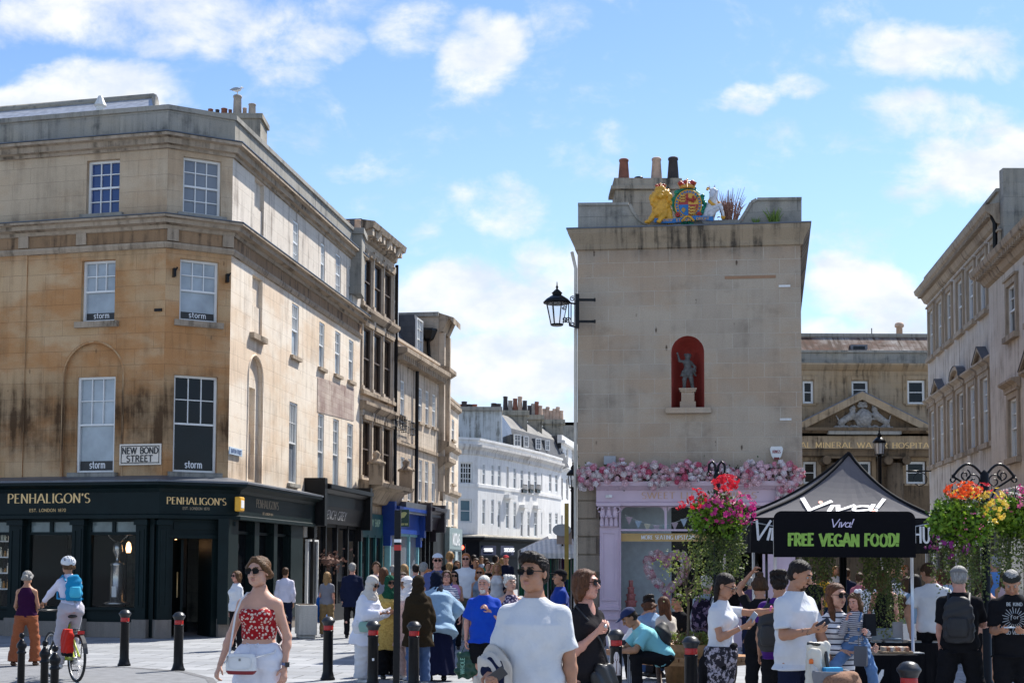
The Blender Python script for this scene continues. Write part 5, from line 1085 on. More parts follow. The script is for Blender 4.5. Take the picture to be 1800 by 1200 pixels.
def build_K():
 L=fK.L;z=lambda y,x=1760:fK.uz(x,y)[1]
 tp=[(1634,1643,540,622),(1649,1658,528,612),(1665,1674,511,598),(1684,1694,493,584),(1703,1714,472,569),(1723.5,1735,452,552),(1746,1759,430,533)]
 lo=[(1637,1645,716,806),(1653,1661,707,803),(1669,1678,699,799),(1686,1697,690,795),(1706,1717,680,795),(1728,1740,668,791),(1750,1763,655,784)]
 rt=[fK.rect(*q)for q in tp];rl=[fK.rect(*q)for q in lo];z1=z(388,1744);zp=z(322,1764)
 W0=rt[-1][3];zt0=sum(r[3]for r in rt)/7;zt1=sum(r[2]for r in rt)/7;zl0=sum(r[3]for r in rl)/7;zl1=sum(r[2]for r in rl)/7
 ww=lambda r:((r[0]+r[1])/2-.48,(r[0]+r[1])/2+.48)
 rt=[(max(.15,ww(r)[0]),)+(ww(r)[1],zt1,zt0)for r in rt];rl=[(max(.15,ww(r)[0]),)+(ww(r)[1],zl1,zl0)for r in rl]
 zs=3.6;MB().wall(fK,0,L,zs,z1,[hole(r)for r in rt+rl]).build('wall',st_right,bK)
 for i,r in enumerate(rt):arch_window(fK,r,bK,st_arch,glass_brown if i<4 else glass_grey)
 for i,r in enumerate(rl):arch_window(fK,r,bK,st_arch,glass_brown if i%3==0 else glass_blind);pediment(fK,r,bK,{1:1,3:2,5:1}.get(i,0),st_arch)
 P=[K0,K1];mb=MB();mb.mould([K0+Vector((2,.6,0)),K0,K1],[(0,z1-.35),(.1,z1-.3),(.2,z1-.1),(.4,z1+.05),(.44,z1+.2),(0,z1+.28)])
 for k in range(64):u=k*L/64;mb.fb(fK,u,u+.1,z1-.12,z1+.03,.15,.34)
 mb.build('cornice',st_arch,bK)
 MB().mould([K0+Vector((2,.6,0)),K0,K1],[(-.4,z1),(.02,z1),(.02,zp-.1),(.1,zp-.1),(.1,zp),(-.4,zp)]).build('parapet',st_parapet,bK)
 Bk=[K1+Vector((9,1,0)),K0+Vector((9,1,0))];mb=MB();mb.add([up(p,zp-.3)for p in(K0,K1,Bk[0],Bk[1])],[(0,1,2,3)]);mb.quad(up(K1,0),up(Bk[0],0),up(Bk[0],zp),up(K1,zp));mb.quad(up(K0,0),up(Bk[1],0),up(Bk[1],zp),up(K0,zp));mb.quad(up(Bk[0],0),up(Bk[1],0),up(Bk[1],zp),up(Bk[0],zp));mb.build('roof',st_parapet,bK)
 f2=fK;MB().wall(fK,0,L,0,zs).build('ground_floor_wall',white_render,bK)
 mb=MB();mb.fb(fK,0,L,zs-.25,zs,0,.45);mb.fb(fK,0,L*.62,zs-1.15,zs-.251,0,.3);fa=mb.build('shop_fascia',white_render,bK);lettering('MONSOON',fK.p(L*.12,zs-.95,.32),fK.t,(0,0,1),.42,2.6,thick=.14,thin=.11).build('lettering',mat('pale_grey_letters',(.4,.4,.42),.5),fa)
 shop_windows(fK,.3,L-.3,zs-1.2,bK,mat('pale_shop_frame',(.5,.5,.48),.5),6,.15)
 u=fK.uz(1768,640)[0];MB().tube([fK.p(L-.12,z1+.2,.3),fK.p(L-.12,z1-.3,.12),fK.p(L-.12,5.0,.12),fK.p(L-.5,4.5,.12),fK.p(L-.9,3.9,.12)],.07,8).build('drainpipe',black_iron,bK)
 mb=MB();mb.box((K1.x+4.5,K1.y-.15,(zp+z1)/2-.5),(9,.3,zp-z1+2));mb.build('party_wall',st_parapet,bK)
 p=at(1788,322,41);mb=MB();mb.box((p.x+1.2,41,p.z-.85),(2.4,1,2));mb.box((p.x+1.2,41,p.z+.17),(2.6,1.2,.14));mb.build('chimney_stack',st_parapet,bK)
 u,zz=fK.uz(1650,798);mb=MB();mb.tube([fK.p(.4,5.2,0),fK.p(.4,5.2,.9)],.03,6);mb.tube([fK.p(.4,4.9+.25*math.sin(t),.4+.25*math.cos(t))for t in[q*.5 for q in range(12)]],.02,5);tag(mb.build('scroll_bracket',black_iron),'black wrought iron scroll bracket on the pale terrace above the shops','bracket')
build_K()
def build_L():
 z=lambda y,x:fL.uz(x,y)[1];L=fL.L;z1=z(470,1756);zp=z(428,1768)
 r0=fL.rect(1776,1785,500,588);r1=fL.rect(1779,1788,700,804);pitch=2.35;rs=[]
 for k in range(5):
  u=(r0[0]+r0[1])/2+k*pitch;rs.append((u-.48,u+.48,r0[2],r0[3]))
 rl=[]
 for k in range(5):
  u=(r0[0]+r0[1])/2+k*pitch;rl.append((u-.48,u+.48,r1[2],r1[3]))
 MB().wall(fL,0,L,3.6,z1,[hole(r)for r in rs+rl]).build('wall',st_right,bL)
 for i,r in enumerate(rs):arch_window(fL,r,bL,st_arch,glass_brown)
 for i,r in enumerate(rl):arch_window(fL,r,bL,st_arch,glass_brown if i else glass_blind);pediment(fL,r,bL,1 if i%2 else 0,st_dark)
 a,b=fL.p(0,0),fL.p(L,0);e=fL.p(0,0,-4);mb=MB();mb.mould([e,a,b],[(0,z1-.3),(.12,z1-.25),(.2,z1-.1),(.42,z1+.05),(.46,z1+.2),(0,z1+.28)])
 for k in range(52):u=k*L/52;mb.fb(fL,u,u+.11,z1-.1,z1+.03,.16,.36)
 mb.build('cornice',st_dark,bL)
 MB().mould([e,a,b],[(-.4,z1),(.02,z1),(.02,zp),(-.4,zp)]).build('parapet',st_parapet,bL)
 MB().wall(fL,0,L,0,3.6).build('ground_floor_wall',white_render,bL)
 mb=MB();mb.fb(fL,0,L,3.2,3.6,0,.6);mb.fb(fL,.1,2.4,2.7,3.2,0,1.3);mb.build('shop_canopy',mat('grey_canopy',(.22,.24,.26),.5),bL)
 mb=MB();mb.quad(up(a,0),up(e,0),up(e,z1),up(a,z1));mb.add([up(q,zp-.2)for q in(a,b,b+Vector((8,1,0)),a+Vector((8,1,0)))],[(0,1,2,3)]);mb.quad(up(b,0),up(b+Vector((8,1,0)),0),up(b+Vector((8,1,0)),zp),up(b,zp));mb.build('roof',slate,bL)
 shop_windows(fL,.3,L-.3,2.7,bL,mat('pale_shop_frame',(.5,.5,.48),.5),6,.12)
build_L()
def nets(D,org,h):
 Sg=D<0;a=Sg.astype(np.int8)
 c=sum(a[i:a.shape[0]-1+i,j:a.shape[1]-1+j,k:a.shape[2]-1+k]for i in(0,1)for j in(0,1)for k in(0,1))
 I,J,K=np.nonzero((c>0)&(c<8));n=len(I)
 if n==0:return np.zeros((0,3)),np.zeros((0,4),int)
 idx=-np.ones(c.shape,int);idx[I,J,K]=np.arange(n);pos=np.zeros((n,3));cnt=np.zeros(n)
 for ax in range(3):
  o=[q for q in range(3)if q!=ax]
  for p in(0,1):
   for q in(0,1):
    s=[0,0,0];s[o[0]]=p;s[o[1]]=q;e=list(s);e[ax]=1
    v0=D[I+s[0],J+s[1],K+s[2]];v1=D[I+e[0],J+e[1],K+e[2]];x=(v0<0)!=(v1<0)
    t=np.where(x,v0/np.where(x,v0-v1,1),0);pt=np.zeros((n,3));pt[:,0]+=s[0];pt[:,1]+=s[1];pt[:,2]+=s[2];pt[:,ax]+=t
    pos+=pt*x[:,None];cnt+=x
 V_=(pos/cnt[:,None]+np.stack([I,J,K],1))*h+org;F=[]
 for ax in range(3):
  o1,o2=(ax+1)%3,(ax+2)%3;sl0=[slice(None)]*3;sl1=[slice(None)]*3;sl0[ax]=slice(0,-1);sl1[ax]=slice(1,None)
  A,B=Sg[tuple(sl0)],Sg[tuple(sl1)];E=np.stack(np.nonzero(A!=B),1)
  ok=(E[:,o1]>0)&(E[:,o2]>0)&(E[:,o1]<c.shape[o1])&(E[:,o2]<c.shape[o2])&(E[:,ax]<c.shape[ax]);E=E[ok];fl=A[E[:,0],E[:,1],E[:,2]];q=[]
  for d1,d2 in((1,1),(0,1),(0,0),(1,0)):e=E.copy();e[:,o1]-=d1;e[:,o2]-=d2;q.append(idx[e[:,0],e[:,1],e[:,2]])
  q=np.stack(q,1);q[~fl]=q[~fl][:,::-1];F.append(q)
 F=np.concatenate(F);return V_,F[(F>=0).all(1)]
class SD:
 def __init__(s):s.P=[];s.lo=np.full(3,1e9);s.hi=np.full(3,-1e9)
 def _a(s,mode,lo,hi,fn,k):
  lo,hi=np.minimum(lo,hi),np.maximum(lo,hi)
  if mode=='u':s.lo=np.minimum(s.lo,lo);s.hi=np.maximum(s.hi,hi)
  s.P.append((mode,lo,hi,fn,k));return s
 def cone(s,a,b,ra,rb,k=.02,cap=0,mode='u',flat=None):
  """tapered limb; cap bits 1/2 cut flat at a/b; flat=(axis, factor) squeezes the section"""
  a,b=np.array(a,float),np.array(b,float);r=max(ra,rb)*(max(1,flat[1])if flat else 1);ba=b-a;L2=ba@ba+1e-12;L=math.sqrt(L2)
  if flat:fx=np.array(flat[0],float);fx/=np.linalg.norm(fx)
  def fn(X,Y,Z):
   px,py,pz=X-a[0],Y-a[1],Z-a[2]
   if flat:
    dt=(px*fx[0]+py*fx[1]+pz*fx[2])*(1/flat[1]-1);px=px+dt*fx[0];py=py+dt*fx[1];pz=pz+dt*fx[2]
   h0=(px*ba[0]+py*ba[1]+pz*ba[2])/L2;h=np.clip(h0,0,1);d=np.sqrt((px-h*ba[0])**2+(py-h*ba[1])**2+(pz-h*ba[2])**2)-(ra+(rb-ra)*h)
   if cap&1:d=np.maximum(d,-h0*L)
   if cap&2:d=np.maximum(d,(h0-1)*L)
   return d
  return s._a(mode,np.minimum(a,b)-r,np.maximum(a,b)+r,fn,k)
 def ell(s,c,r,R=None,k=.02,mode='u'):
  c=np.array(c,float);r=np.array(r if hasattr(r,'__len__')else(r,r,r),float);m=r.min();e=r.max()if R is not None else r;M=None if R is None else np.array(R).T
  def fn(X,Y,Z):
   px,py,pz=X-c[0],Y-c[1],Z-c[2]
   if M is not None:px,py,pz=M[0,0]*px+M[0,1]*py+M[0,2]*pz,M[1,0]*px+M[1,1]*py+M[1,2]*pz,M[2,0]*px+M[2,1]*py+M[2,2]*pz
   k0=np.sqrt((px/r[0])**2+(py/r[1])**2+(pz/r[2])**2);k1=np.sqrt((px/r[0]**2)**2+(py/r[1]**2)**2+(pz/r[2]**2)**2)
   return k0*(k0-1)/np.maximum(k1,1e-6)
  return s._a(mode,c-e,c+e,fn,k)
 def loft(s,sec,M=None,o=(0,0,0),k=.02,mode='u',inf=0,p=2.0):
  """sections [(z, halfwidth, halfdepth, ycentre)] in the frame M (3x3) at o"""
  sec=sorted(sec);z=np.array([q[0]for q in sec]);w=np.array([q[1]for q in sec])+inf;d=np.array([q[2]for q in sec])+inf;yc=np.array([(q[3]if len(q)>3 else 0)for q in sec]);o=np.array(o,float);M=np.eye(3)if M is None else np.array(M)
  cor=np.array([M@np.array((x,y,zz))+o for x in(-w.max(),w.max())for y in(-d.max()+yc.min(),d.max()+yc.max())for zz in(z[0],z[-1])])
  def fn(X,Y,Z):
   px,py,pz=X-o[0],Y-o[1],Z-o[2];lx=M[0,0]*px+M[1,0]*py+M[2,0]*pz;ly=M[0,1]*px+M[1,1]*py+M[2,1]*pz;lz=M[0,2]*px+M[1,2]*py+M[2,2]*pz
   W_=np.interp(lz,z,w);D_=np.interp(lz,z,d);C_=np.interp(lz,z,yc);q=(np.abs(lx/W_)**p+np.abs((ly-C_)/D_)**p)**(1/p)
   return np.maximum((q-1)*np.minimum(W_,D_),np.maximum(lz-z[-1],z[0]-lz))
  return s._a(mode,cor.min(0),cor.max(0),fn,k)
 def cut(s,o,n):
  """remove everything on the side the normal points to"""
  o,n=np.array(o,float),np.array(n,float);n=n/np.linalg.norm(n)
  s.P.append(('c',None,None,lambda X,Y,Z:(X-o[0])*n[0]+(Y-o[1])*n[1]+(Z-o[2])*n[2],0));return s
 def disp(s,fn):s.P.append(('d',None,None,fn,0));return s
 def mesh(s,h,lo=None,hi=None):
  lo=s.lo-2.5*h-.01 if lo is None else np.array(lo,float);hi=s.hi+2.5*h+.01 if hi is None else np.array(hi,float);n=np.maximum(((hi-lo)/h).astype(int)+2,3)
  ax=[lo[i]+np.arange(n[i])*h for i in range(3)];D=np.full(n,.5,np.float32)
  X,Y,Z=np.meshgrid(*ax,indexing='ij',sparse=True)
  for mode,a,b,fn,k in s.P:
   if mode=='c':D=np.maximum(D,fn(X,Y,Z));continue
   if mode=='d':D=D+fn(X,Y,Z);continue
   m=k+2*h+.01;i0=[max(0,int((a[i]-m-lo[i])/h))for i in range(3)];i1=[min(n[i],int((b[i]+m-lo[i])/h)+2)for i in range(3)]
   if any(p>=q for p,q in zip(i0,i1)):continue
   sl=tuple(slice(p,q)for p,q in zip(i0,i1));x=X[sl[0],:,:];y=Y[:,sl[1],:];z=Z[:,:,sl[2]];d=fn(x,y,z);E=D[sl]
   if mode=='u':
    if k>0:hh=np.maximum(k-np.abs(E-d),0)/k;D[sl]=np.minimum(E,d)-hh*hh*k*.25
    else:D[sl]=np.minimum(E,d)
   else:
    if k>0:hh=np.maximum(k-np.abs(E+d),0)/k;D[sl]=np.maximum(E,-d)+hh*hh*k*.25
    else:D[sl]=np.maximum(E,-d)
  D[0],D[-1],D[:,0],D[:,-1],D[:,:,0],D[:,:,-1]=(.5,)*6
  return nets(D,lo,h)
def np_mesh(name,VF,m,parent=None,matf=None,uv=False):
 """VF: list of (verts, quads) or one; matf(centroids)->material index"""
 VF=VF if isinstance(VF,list)else[VF];vs,fs,k=[],[],0
 for v,f in VF:vs.append(v);fs.append(f+k);k+=len(v)
 v=np.concatenate(vs);f=np.concatenate(fs);me=bpy.data.meshes.new(name)
 me.vertices.add(len(v));me.vertices.foreach_set('co',v.ravel());me.loops.add(len(f)*4);me.loops.foreach_set('vertex_index',f.ravel().astype(np.int32));me.polygons.add(len(f));me.polygons.foreach_set('loop_start',(np.arange(len(f))*4).astype(np.int32));me.polygons.foreach_set('loop_total',np.full(len(f),4,np.int32))
 me.polygons.foreach_set('use_smooth',np.ones(len(f),bool))
 if matf is not None:me.polygons.foreach_set('material_index',matf(v[f].mean(1)).astype(np.int32))
 me.update(calc_edges=True);me.validate();return link(me,name,parent,m)
def statue():
 h=.018;s_px=at(1209,683,28.6);gl=fI.uz(1209,683,-.22);base=fI.p(gl[0],gl[1],-.22);sc=(fI.uz(1209,622,-.22)[1]-gl[1])/1.0
 t=thing('stone_statue','dark stone statue of a draped child with one arm raised in the red niche','statue',base);d=SD()
 P=lambda x,y,z:(x*sc,y*sc,z*sc)
 for a,b,ra,rb in((P(-.1,0,.03),P(-.1,-.02,.25),.045,.06),(P(-.1,-.02,.25),P(-.05,.0,.46),.06,.085),(P(.14,0,.03),P(.1,-.04,.26),.045,.06),(P(.1,-.04,.26),P(.04,0,.46),.06,.085),(P(-.01,0,.46),P(.0,.0,.62),.11,.10),(P(.0,0,.62),P(-.02,0,.75),.10,.11),(P(-.02,0,.78),P(.0,-.01,.86),.04,.04),(P(-.1,0,.77),P(-.24,-.02,.8),.045,.04),(P(-.24,-.02,.8),P(-.3,-.04,1.0),.04,.028),(P(.08,0,.77),P(.2,.02,.64),.045,.04),(P(.2,.02,.64),P(.22,-.06,.5),.04,.03),(P(-.1,0,.03),P(-.14,-.1,.01),.035,.03),(P(.14,0,.03),P(.15,-.1,.01),.035,.03)):d.cone(a,b,ra*sc,rb*sc,.03*sc)
 d.ell(P(.0,-.02,.92),(.085*sc,.09*sc,.1*sc),k=.02);
 for i in range(14):a=i*2.4;d.ell(P(.085*math.cos(a),.02+.06*math.sin(a),.95+.04*math.sin(i*1.7)),.03*sc,k=.008)
 d.ell(P(-.3,-.05,1.02),.03*sc);d.cone(P(.0,-.11,.9),P(0,-.115,.91),.012*sc,.01*sc,.01)
 d.loft([(.36*sc,.17*sc,.13*sc),(.45*sc,.14*sc,.12*sc),(.56*sc,.12*sc,.11*sc)],k=.03);d.cone(P(.12,0,.55),P(.24,.04,.38),.05*sc,.03*sc,.03);d.cone(P(-.12,-.05,.5),P(-.22,-.02,.36),.04*sc,.02*sc,.02)
 d.disp(lambda X,Y,Z:.006*np.sin(X*90+3*np.sin(Z*14))*(Z<.6*sc)*(Z>.33*sc)+.002*np.sin(Z*70)*np.sin(X*60))
 np_mesh('figure',d.mesh(.014),mat('dark_weathered_stone',(.10,.10,.095),.85,nz=.5,nsc=14,bump=.5,bsc=60),t)
 ORG[t.name]=Vector(base);r=fI.rect(1198,1221,683,716);hh=base.z-r[2];w_=(r[1]-r[0])/2;mb=MB();c=Vector((base.x,base.y,0));rz=math.atan2(fI.t.y,fI.t.x)
 for(z,e,q)in((0,.03,.14),(.14,0,hh-.22),(hh-.08,.03,.04),(hh-.04,.05,.038)):mb.box(c+Vector((0,0,r[2]+.002+z+q/2)),((w_+e)*2,(w_+e)*1.6,q),rz)
 mb.build('pedestal',st_centre,t)
statue()
def arms():
 base=fI.p(*fI.uz(1210,397,-.12),-.12);s=1/(F_PX/28.9)
 t=thing('royal_coat_of_arms','painted royal arms with golden lion, quartered shield and white unicorn on the parapet','coat of arms',base);rz=math.atan2(fI.t.y,fI.t.x);t.rotation_euler.z=rz;ORG[t.name]=Vector((0,0,0))
 X=lambda px:(px-1210)*s;Z=lambda py:(397-py)*s
 gold_p=mat('golden_lion_paint',(.62,.32,.03),.5,nz=.3,nsc=12,bump=.4,bsc=40);red_p=mat('heraldic_red',(.35,.03,.025),.5,nz=.2,nsc=20);blue_p=mat('heraldic_blue',(.01,.14,.38),.5,nz=.3,nsc=20);green_p=mat('heraldic_green',(.0,.20,.12),.5,nz=.4,nsc=15,bump=.4);wh=mat('unicorn_white',(.55,.56,.58),.6,nz=.2,nsc=10,bump=.2)
 d=SD();c=lambda px,py,r,y=-.05,k=.03:d.ell((X(px),y,Z(py)),tuple(q*s for q in r),k=k)
 c(1162,362,(17,12,24));c(1161,341,(12,10,12),-.12);c(1161,347,(5.5,6,5),-.24,.02)
 for k in range(26):a=k*2.399;r=13+(k%5)*1.2;c(1162+r*math.cos(a),349+19*math.sin(a)*.9,(4.2,5,6),-.08-.06*(k%2),.012)
 d.cone((X(1152),-.05,Z(372)),(X(1140),-.22,Z(393)),.08,.045,.03);d.cone((X(1168),-.08,Z(376)),(X(1160),-.26,Z(390)),.085,.05,.03);d.cone((X(1174),.0,Z(372)),(X(1177),-.05,Z(390)),.1,.08,.03)
 for px in(1137,1158):c(px,393,(5,6,3),-.25,.01)
 for sx in(-4,4):c(1161+sx,340,(1.6,2,1.6),-.235,.0);c(1161+sx*1.9,331,(2.5,2,3),-.1,.01)
 d.disp(lambda X_,Y_,Z_:.008*np.sin(X_*55+4*np.sin(Z_*9))*np.sin(Z_*30+X_*8));lion=np_mesh('lion',d.mesh(.013),gold_p,t)
 def crown(cx,cy,w,h,y,par,nm='crown'):
  mb=MB();mb.lathe((X(cx),y,Z(cy)),[(w*.34*s,0),(w*.36*s,h*.18*s),(w*.36*s,h*.3*s)],14);o=mb.build(nm,mat('crown_gold',(.6,.3,.05),.4,nz=.2),par);r=MB()
  for k in range(6):
   a=k*math.pi/3+.3;p=Vector((X(cx)+math.cos(a)*w*.38*s,y+math.sin(a)*w*.3*s,Z(cy)+h*.55*s));r.ball(p,(w*.13*s,w*.13*s,h*.22*s),8,6)
  r.build('crown_lining',red_p,o);g2=MB();g2.tube([(X(cx),y-w*.36*s,Z(cy)),(X(cx),y-w*.34*s,Z(cy)+h*.7*s),(X(cx),y,Z(cy)+h*.8*s)],w*.035*s,6);g2.ball((X(cx),y,Z(cy)+h*.9*s),w*.07*s,8,6)
  for sg in(-1,1):g2.tube([(X(cx)+sg*w*.34*s,y,Z(cy)),(X(cx)+sg*w*.5*s,y,Z(cy)+h*.6*s),(X(cx)+sg*w*.3*s,y,Z(cy)+h*.8*s),(X(cx),y,Z(cy)+h*.72*s)],w*.035*s,6)
  g2.build('crown_arch',mat('crown_gold',(.6,.3,.05),.4),o)
 crown(1161,330,20,11,-.06,t);crown(1208,331,33,18,-.05,t)
 g=MB();rng=random.Random(2)
 for k in range(46):a=k/46*2*math.pi;r=rng.uniform(.85,1.12);g.ball((X(1210)+math.cos(a)*27*s*r,-.02+rng.uniform(-.05,.03),Z(362)+math.sin(a)*31*s*r),(rng.uniform(3,5.5)*s,.05,rng.uniform(3,5.5)*s),8,5)
 g.build('green_mantling',green_p,t)
 def disc(rx,rz_,y,n=40):return[(X(1210)+math.cos(2*math.pi*k/n)*rx*s,y,Z(361)+math.sin(2*math.pi*k/n)*rz_*s)for k in range(n)]
 MB().prism(disc(24,27,-.1),(0,.14,0)).build('garter',blue_p,t)
 mb=MB();mb.tube([Vector(p)for p in disc(23.6,26.6,-.105)]+[Vector(disc(23.6,26.6,-.105)[0])],.012,6);mb.tube([Vector(p)for p in disc(17.8,20.6,-.105)]+[Vector(disc(17.8,20.6,-.105)[0])],.012,6)
 for k in range(26):
  a=2*math.pi*k/26+.06
  if abs(a-4.71)<.2:continue
  c_=Vector((X(1210)+math.cos(a)*20.7*s,-.106,Z(361)+math.sin(a)*23.6*s));rt=Vector((math.sin(a),0,-math.cos(a)));lettering('HONISOITQUIMALYPENSEHONIS'[k%25],c_-rt*.018-Vector((math.cos(a),0,math.sin(a)))*.022,rt,(math.cos(a),0,math.sin(a)),.045,.03,thick=.25,thin=.2,mb=mb)
 mb.build('garter_lettering',gold_p,t)
 D=disc(17.4,20.2,-.125);cx,cz=X(1210),Z(361)
 for q,m in((0,mat('heraldic_gold_field',(.6,.33,.04),.5,nz=.2)),(1,red_p),(2,blue_p),(3,red_p)):
  pts=D[q*10:q*10+11]if q<3 else D[30:]+[D[0]];MB().prism([(cx,-.125,cz)]+pts,(0,.03,0)).build('shield_quarter',m,t)
 mb=MB();rng=random.Random(7)
 def beast(x,z,w,m):
  m.tube([(x-w,-.135,z),(x+w*.6,-.135,z+w*.1)],w*.28,6);m.ball((x-w*1.1,-.135,z+w*.3),w*.32,6,4);m.tube([(x+w*.6,-.135,z),(x+w,-.135,z+w*.5),(x+w*.7,-.135,z+w*.7)],w*.1,5)
  for q in(-.8,-.3,.2,.6):m.tube([(x+q*w,-.135,z),(x+q*w-w*.1,-.135,z-w*.45)],w*.1,5)
 for k in range(3):beast(X(1201),Z(353-k*5+2),.06,mb);beast(X(1218),Z(367+k*5.4),.07,mb)
 for k in range(7):mb.tube([(X(1198+k*1.1),-.135,Z(366+abs(k-3)*.8)),(X(1199+k*.9),-.135,Z(376-abs(k-3)))],.005,4)
 mb.builds('gold_charges',mat('charge_gold',(.65,.4,.08),.4),t)
 m2=MB();beast(X(1218),Z(353),.09,m2);m2.tube([(X(1218),-.13,Z(358)),(X(1219),-.13,Z(346))],.025,6);m2.build('red_lion_charge',red_p,t)
 rb=MB();N_=28
 for k in range(N_):
  x0,x1=1150+104*k/N_,1150+104*(k+1)/N_;z0,z1=[389+2.2*math.sin((x-1150)/16.)for x in(x0,x1)];rb.hexa([(X(x0),-.2,Z(z0+4)),(X(x1),-.2,Z(z1+4)),(X(x1),-.17,Z(z1+4)),(X(x0),-.17,Z(z0+4))],[(X(x0),-.2,Z(z0-3.5)),(X(x1),-.2,Z(z1-3.5)),(X(x1),-.17,Z(z1-3.5)),(X(x0),-.17,Z(z0-3.5))])
 rbo=rb.build('motto_ribbon',blue_p,t);mb=MB();lettering('DIEU',(X(1165),-.206,Z(391.5)),(1,0,0),(0,0,1),.055,.2,thick=.22,thin=.15,mb=mb);lettering('ET MON',(X(1189),-.206,Z(392.5)),(1,0,0),(0,0,1),.055,.3,thick=.22,thin=.15,mb=mb);lettering('DROIT',(X(1224),-.206,Z(391)),(1,0,0),(0,0,1),.055,.27,thick=.22,thin=.15,mb=mb);mb.build('lettering',gold_p,rbo)
 mb=MB()
 for sg in(-1,1):mb.tube([(X(1209),-.22,Z(384)),(X(1209+sg*5),-.22,Z(386)),(X(1209+sg*11),-.22,Z(393))],.025,6)
 mb.build('gold_knot',gold_p,t);mb=MB()
 for px in(1191,1229):mb=MB();[mb.ball((X(px)+.03*math.cos(q),-.13,Z(379)+.03*math.sin(q)),.028,6,4)for q in range(6)];mb.build('rose',red_p,t)
 d=SD();d.cone((X(1243),.05,Z(385)),(X(1252),.0,Z(364)),13*s,10*s,.05);d.cone((X(1253),0,Z(360)),(X(1254),-.06,Z(342)),9*s,6*s,.04);d.cone((X(1254),-.07,Z(337)),(X(1250),-.2,Z(350)),6*s,3.4*s,.02)
 for sg in(-1,1):d.cone((X(1252+sg*4),-.04,Z(332)),(X(1252+sg*5),-.04,Z(325)),2*s,.8*s,.01)
 d.cone((X(1254),-.1,Z(368)),(X(1266),-.14,Z(364)),4*s,3.4*s,.02);d.cone((X(1266),-.14,Z(364)),(X(1272),-.2,Z(384)),3*s,2*s,.02);d.cone((X(1248),-.1,Z(378)),(X(1262),-.2,Z(372)),4.5*s,3*s,.02);d.cone((X(1244),-.1,Z(390)),(X(1262),-.18,Z(372)),2.2*s,3.0*s,.02)
 for k in range(9):d.ell((X(1260-k*.2),.02,Z(335+k*3)),(3*s,.04,2.5*s),k=.01)
 d.disp(lambda X_,Y_,Z_:.004*np.sin(X_*60)*np.sin(Z_*45));np_mesh('unicorn',d.mesh(.013),wh,t)
 mb=MB();mb.tube([(X(1246),-.09,Z(354)),(X(1252),-.12,Z(361)),(X(1262),-.1,Z(366))],.035,6);mb.tube([(X(1245),-.12,Z(332)),(X(1243.5),-.14,Z(336))],.03,6);mb.ball((X(1264),0,Z(357)),.04,8,6);mb.ball((X(1271),-.15,Z(386)),.05,8,6);mb.builds('gold_trim',gold_p,t)
 mb=MB();[mb.ball((X(1250.5+q),-.155,Z(341)),.014,6,4)for q in(-3,3)];mb.builds('eye',black_letters,t)
arms()
def relief():
 """grey carved royal arms in the hospital pediment"""
 o=.95;base=fJ.p(*fJ.uz(1518,757,o),o);s=(YJ-.95)/F_PX;t=thing('carved_coat_of_arms','grey stone carving of a shield between lion and unicorn inside the hospital pediment','carving',base);ORG[t.name]=Vector((0,0,0))
 X=lambda px:(px-1518)*s;Z=lambda py:(757-py)*s;d=SD()
 d.ell((0,0,Z(735)),(15*s,.25,18*s),k=.1);d.ell((0,-.1,Z(735)),(11*s,.28,14*s),k=.03);d.cone((X(1510),-.05,Z(713)),(X(1522),-.05,Z(713)),.1,.1,.05)
 for q in(-1,0,1):d.ell((X(1516+q*5),-.05,Z(708)),.1,k=.04)
 for sg,cx in((-1,1490),(1,1546)):
  g=lambda x,z:(X(1518+sg*x),-.05,Z(z))
  d.cone(g(40,742),g(22,730),.17,.2,.08);d.cone(g(22,730),g(20,722),.16,.14,.06);d.ell(g(19,718),(.16,.16,.15),k=.05);d.cone(g(24,730),g(12,727),.08,.06,.04);d.cone(g(26,735),g(16,736),.08,.06,.04);d.cone(g(40,742),g(34,752),.11,.07,.04);d.cone(g(42,742),g(44,753),.1,.06,.04);d.cone(g(44,740),g(48,730),.05,.04,.03)
  for k in range(6):d.ell(g(17+k%3*3,714+k*2.5),.08,k=.03)
 for k in range(18):d.ell((X(1470+k*5.7),-.02,Z(751+math.sin(k*2)*2)),(.16,.14,.09),k=.05)
 d.disp(lambda x,y,z:.02*np.sin(x*30)*np.sin(z*26));np_mesh('relief',d.mesh(.04),mat('pale_carved_stone',(.26,.245,.225),.85,nz=.4,nsc=6,bump=.4),t)
 MB().box((0,0,-.12),(128*s,.6,.18)).build('ledge',st_parapet,t)
relief()
def tuft(px,py,h,n,cols,name,label,cat,o=-.1,spread=.25,seed=1):
 rng=random.Random(seed);b=fI.p(*fI.uz(px,py,o),o);t=thing(name,label,cat,b);mb=MB()
 for k in range(n):
  a=rng.uniform(0,6.28);r=rng.uniform(0,spread);q=b+Vector((math.cos(a)*r*.4,math.sin(a)*r*.4,0));e=b+Vector((math.cos(a)*r,math.sin(a)*r,h*rng.uniform(.4,1)));m_=(q+e)/2+Vector((0,0,h*.12));mb.tube([q,m_,e],[.012,.009,.003],3,False)
 mb.build('leaves',cols,t);return b,t
tuft(1361,391,.32,40,mat('fern_green',(.14,.22,.03),.7,nz=.4,nsc=30),'fern','green fern growing on the right end of the stone parapet','plant',-.02,.26)
tuft(1328,393,.16,16,mat('fern_green',(.14,.22,.03),.7),'weed','tiny green weed on the parapet between the fern and the dry bush','plant',-.02,.12,2)
b,t=tuft(1281,392,.75,70,mat('dry_twigs',(.26,.14,.10),.8,nz=.4,nsc=20),'dry_bush','reddish dry bush with bare twigs growing beside the white unicorn','plant',-.25,.42,3)
rng=random.Random(9);mb=MB()
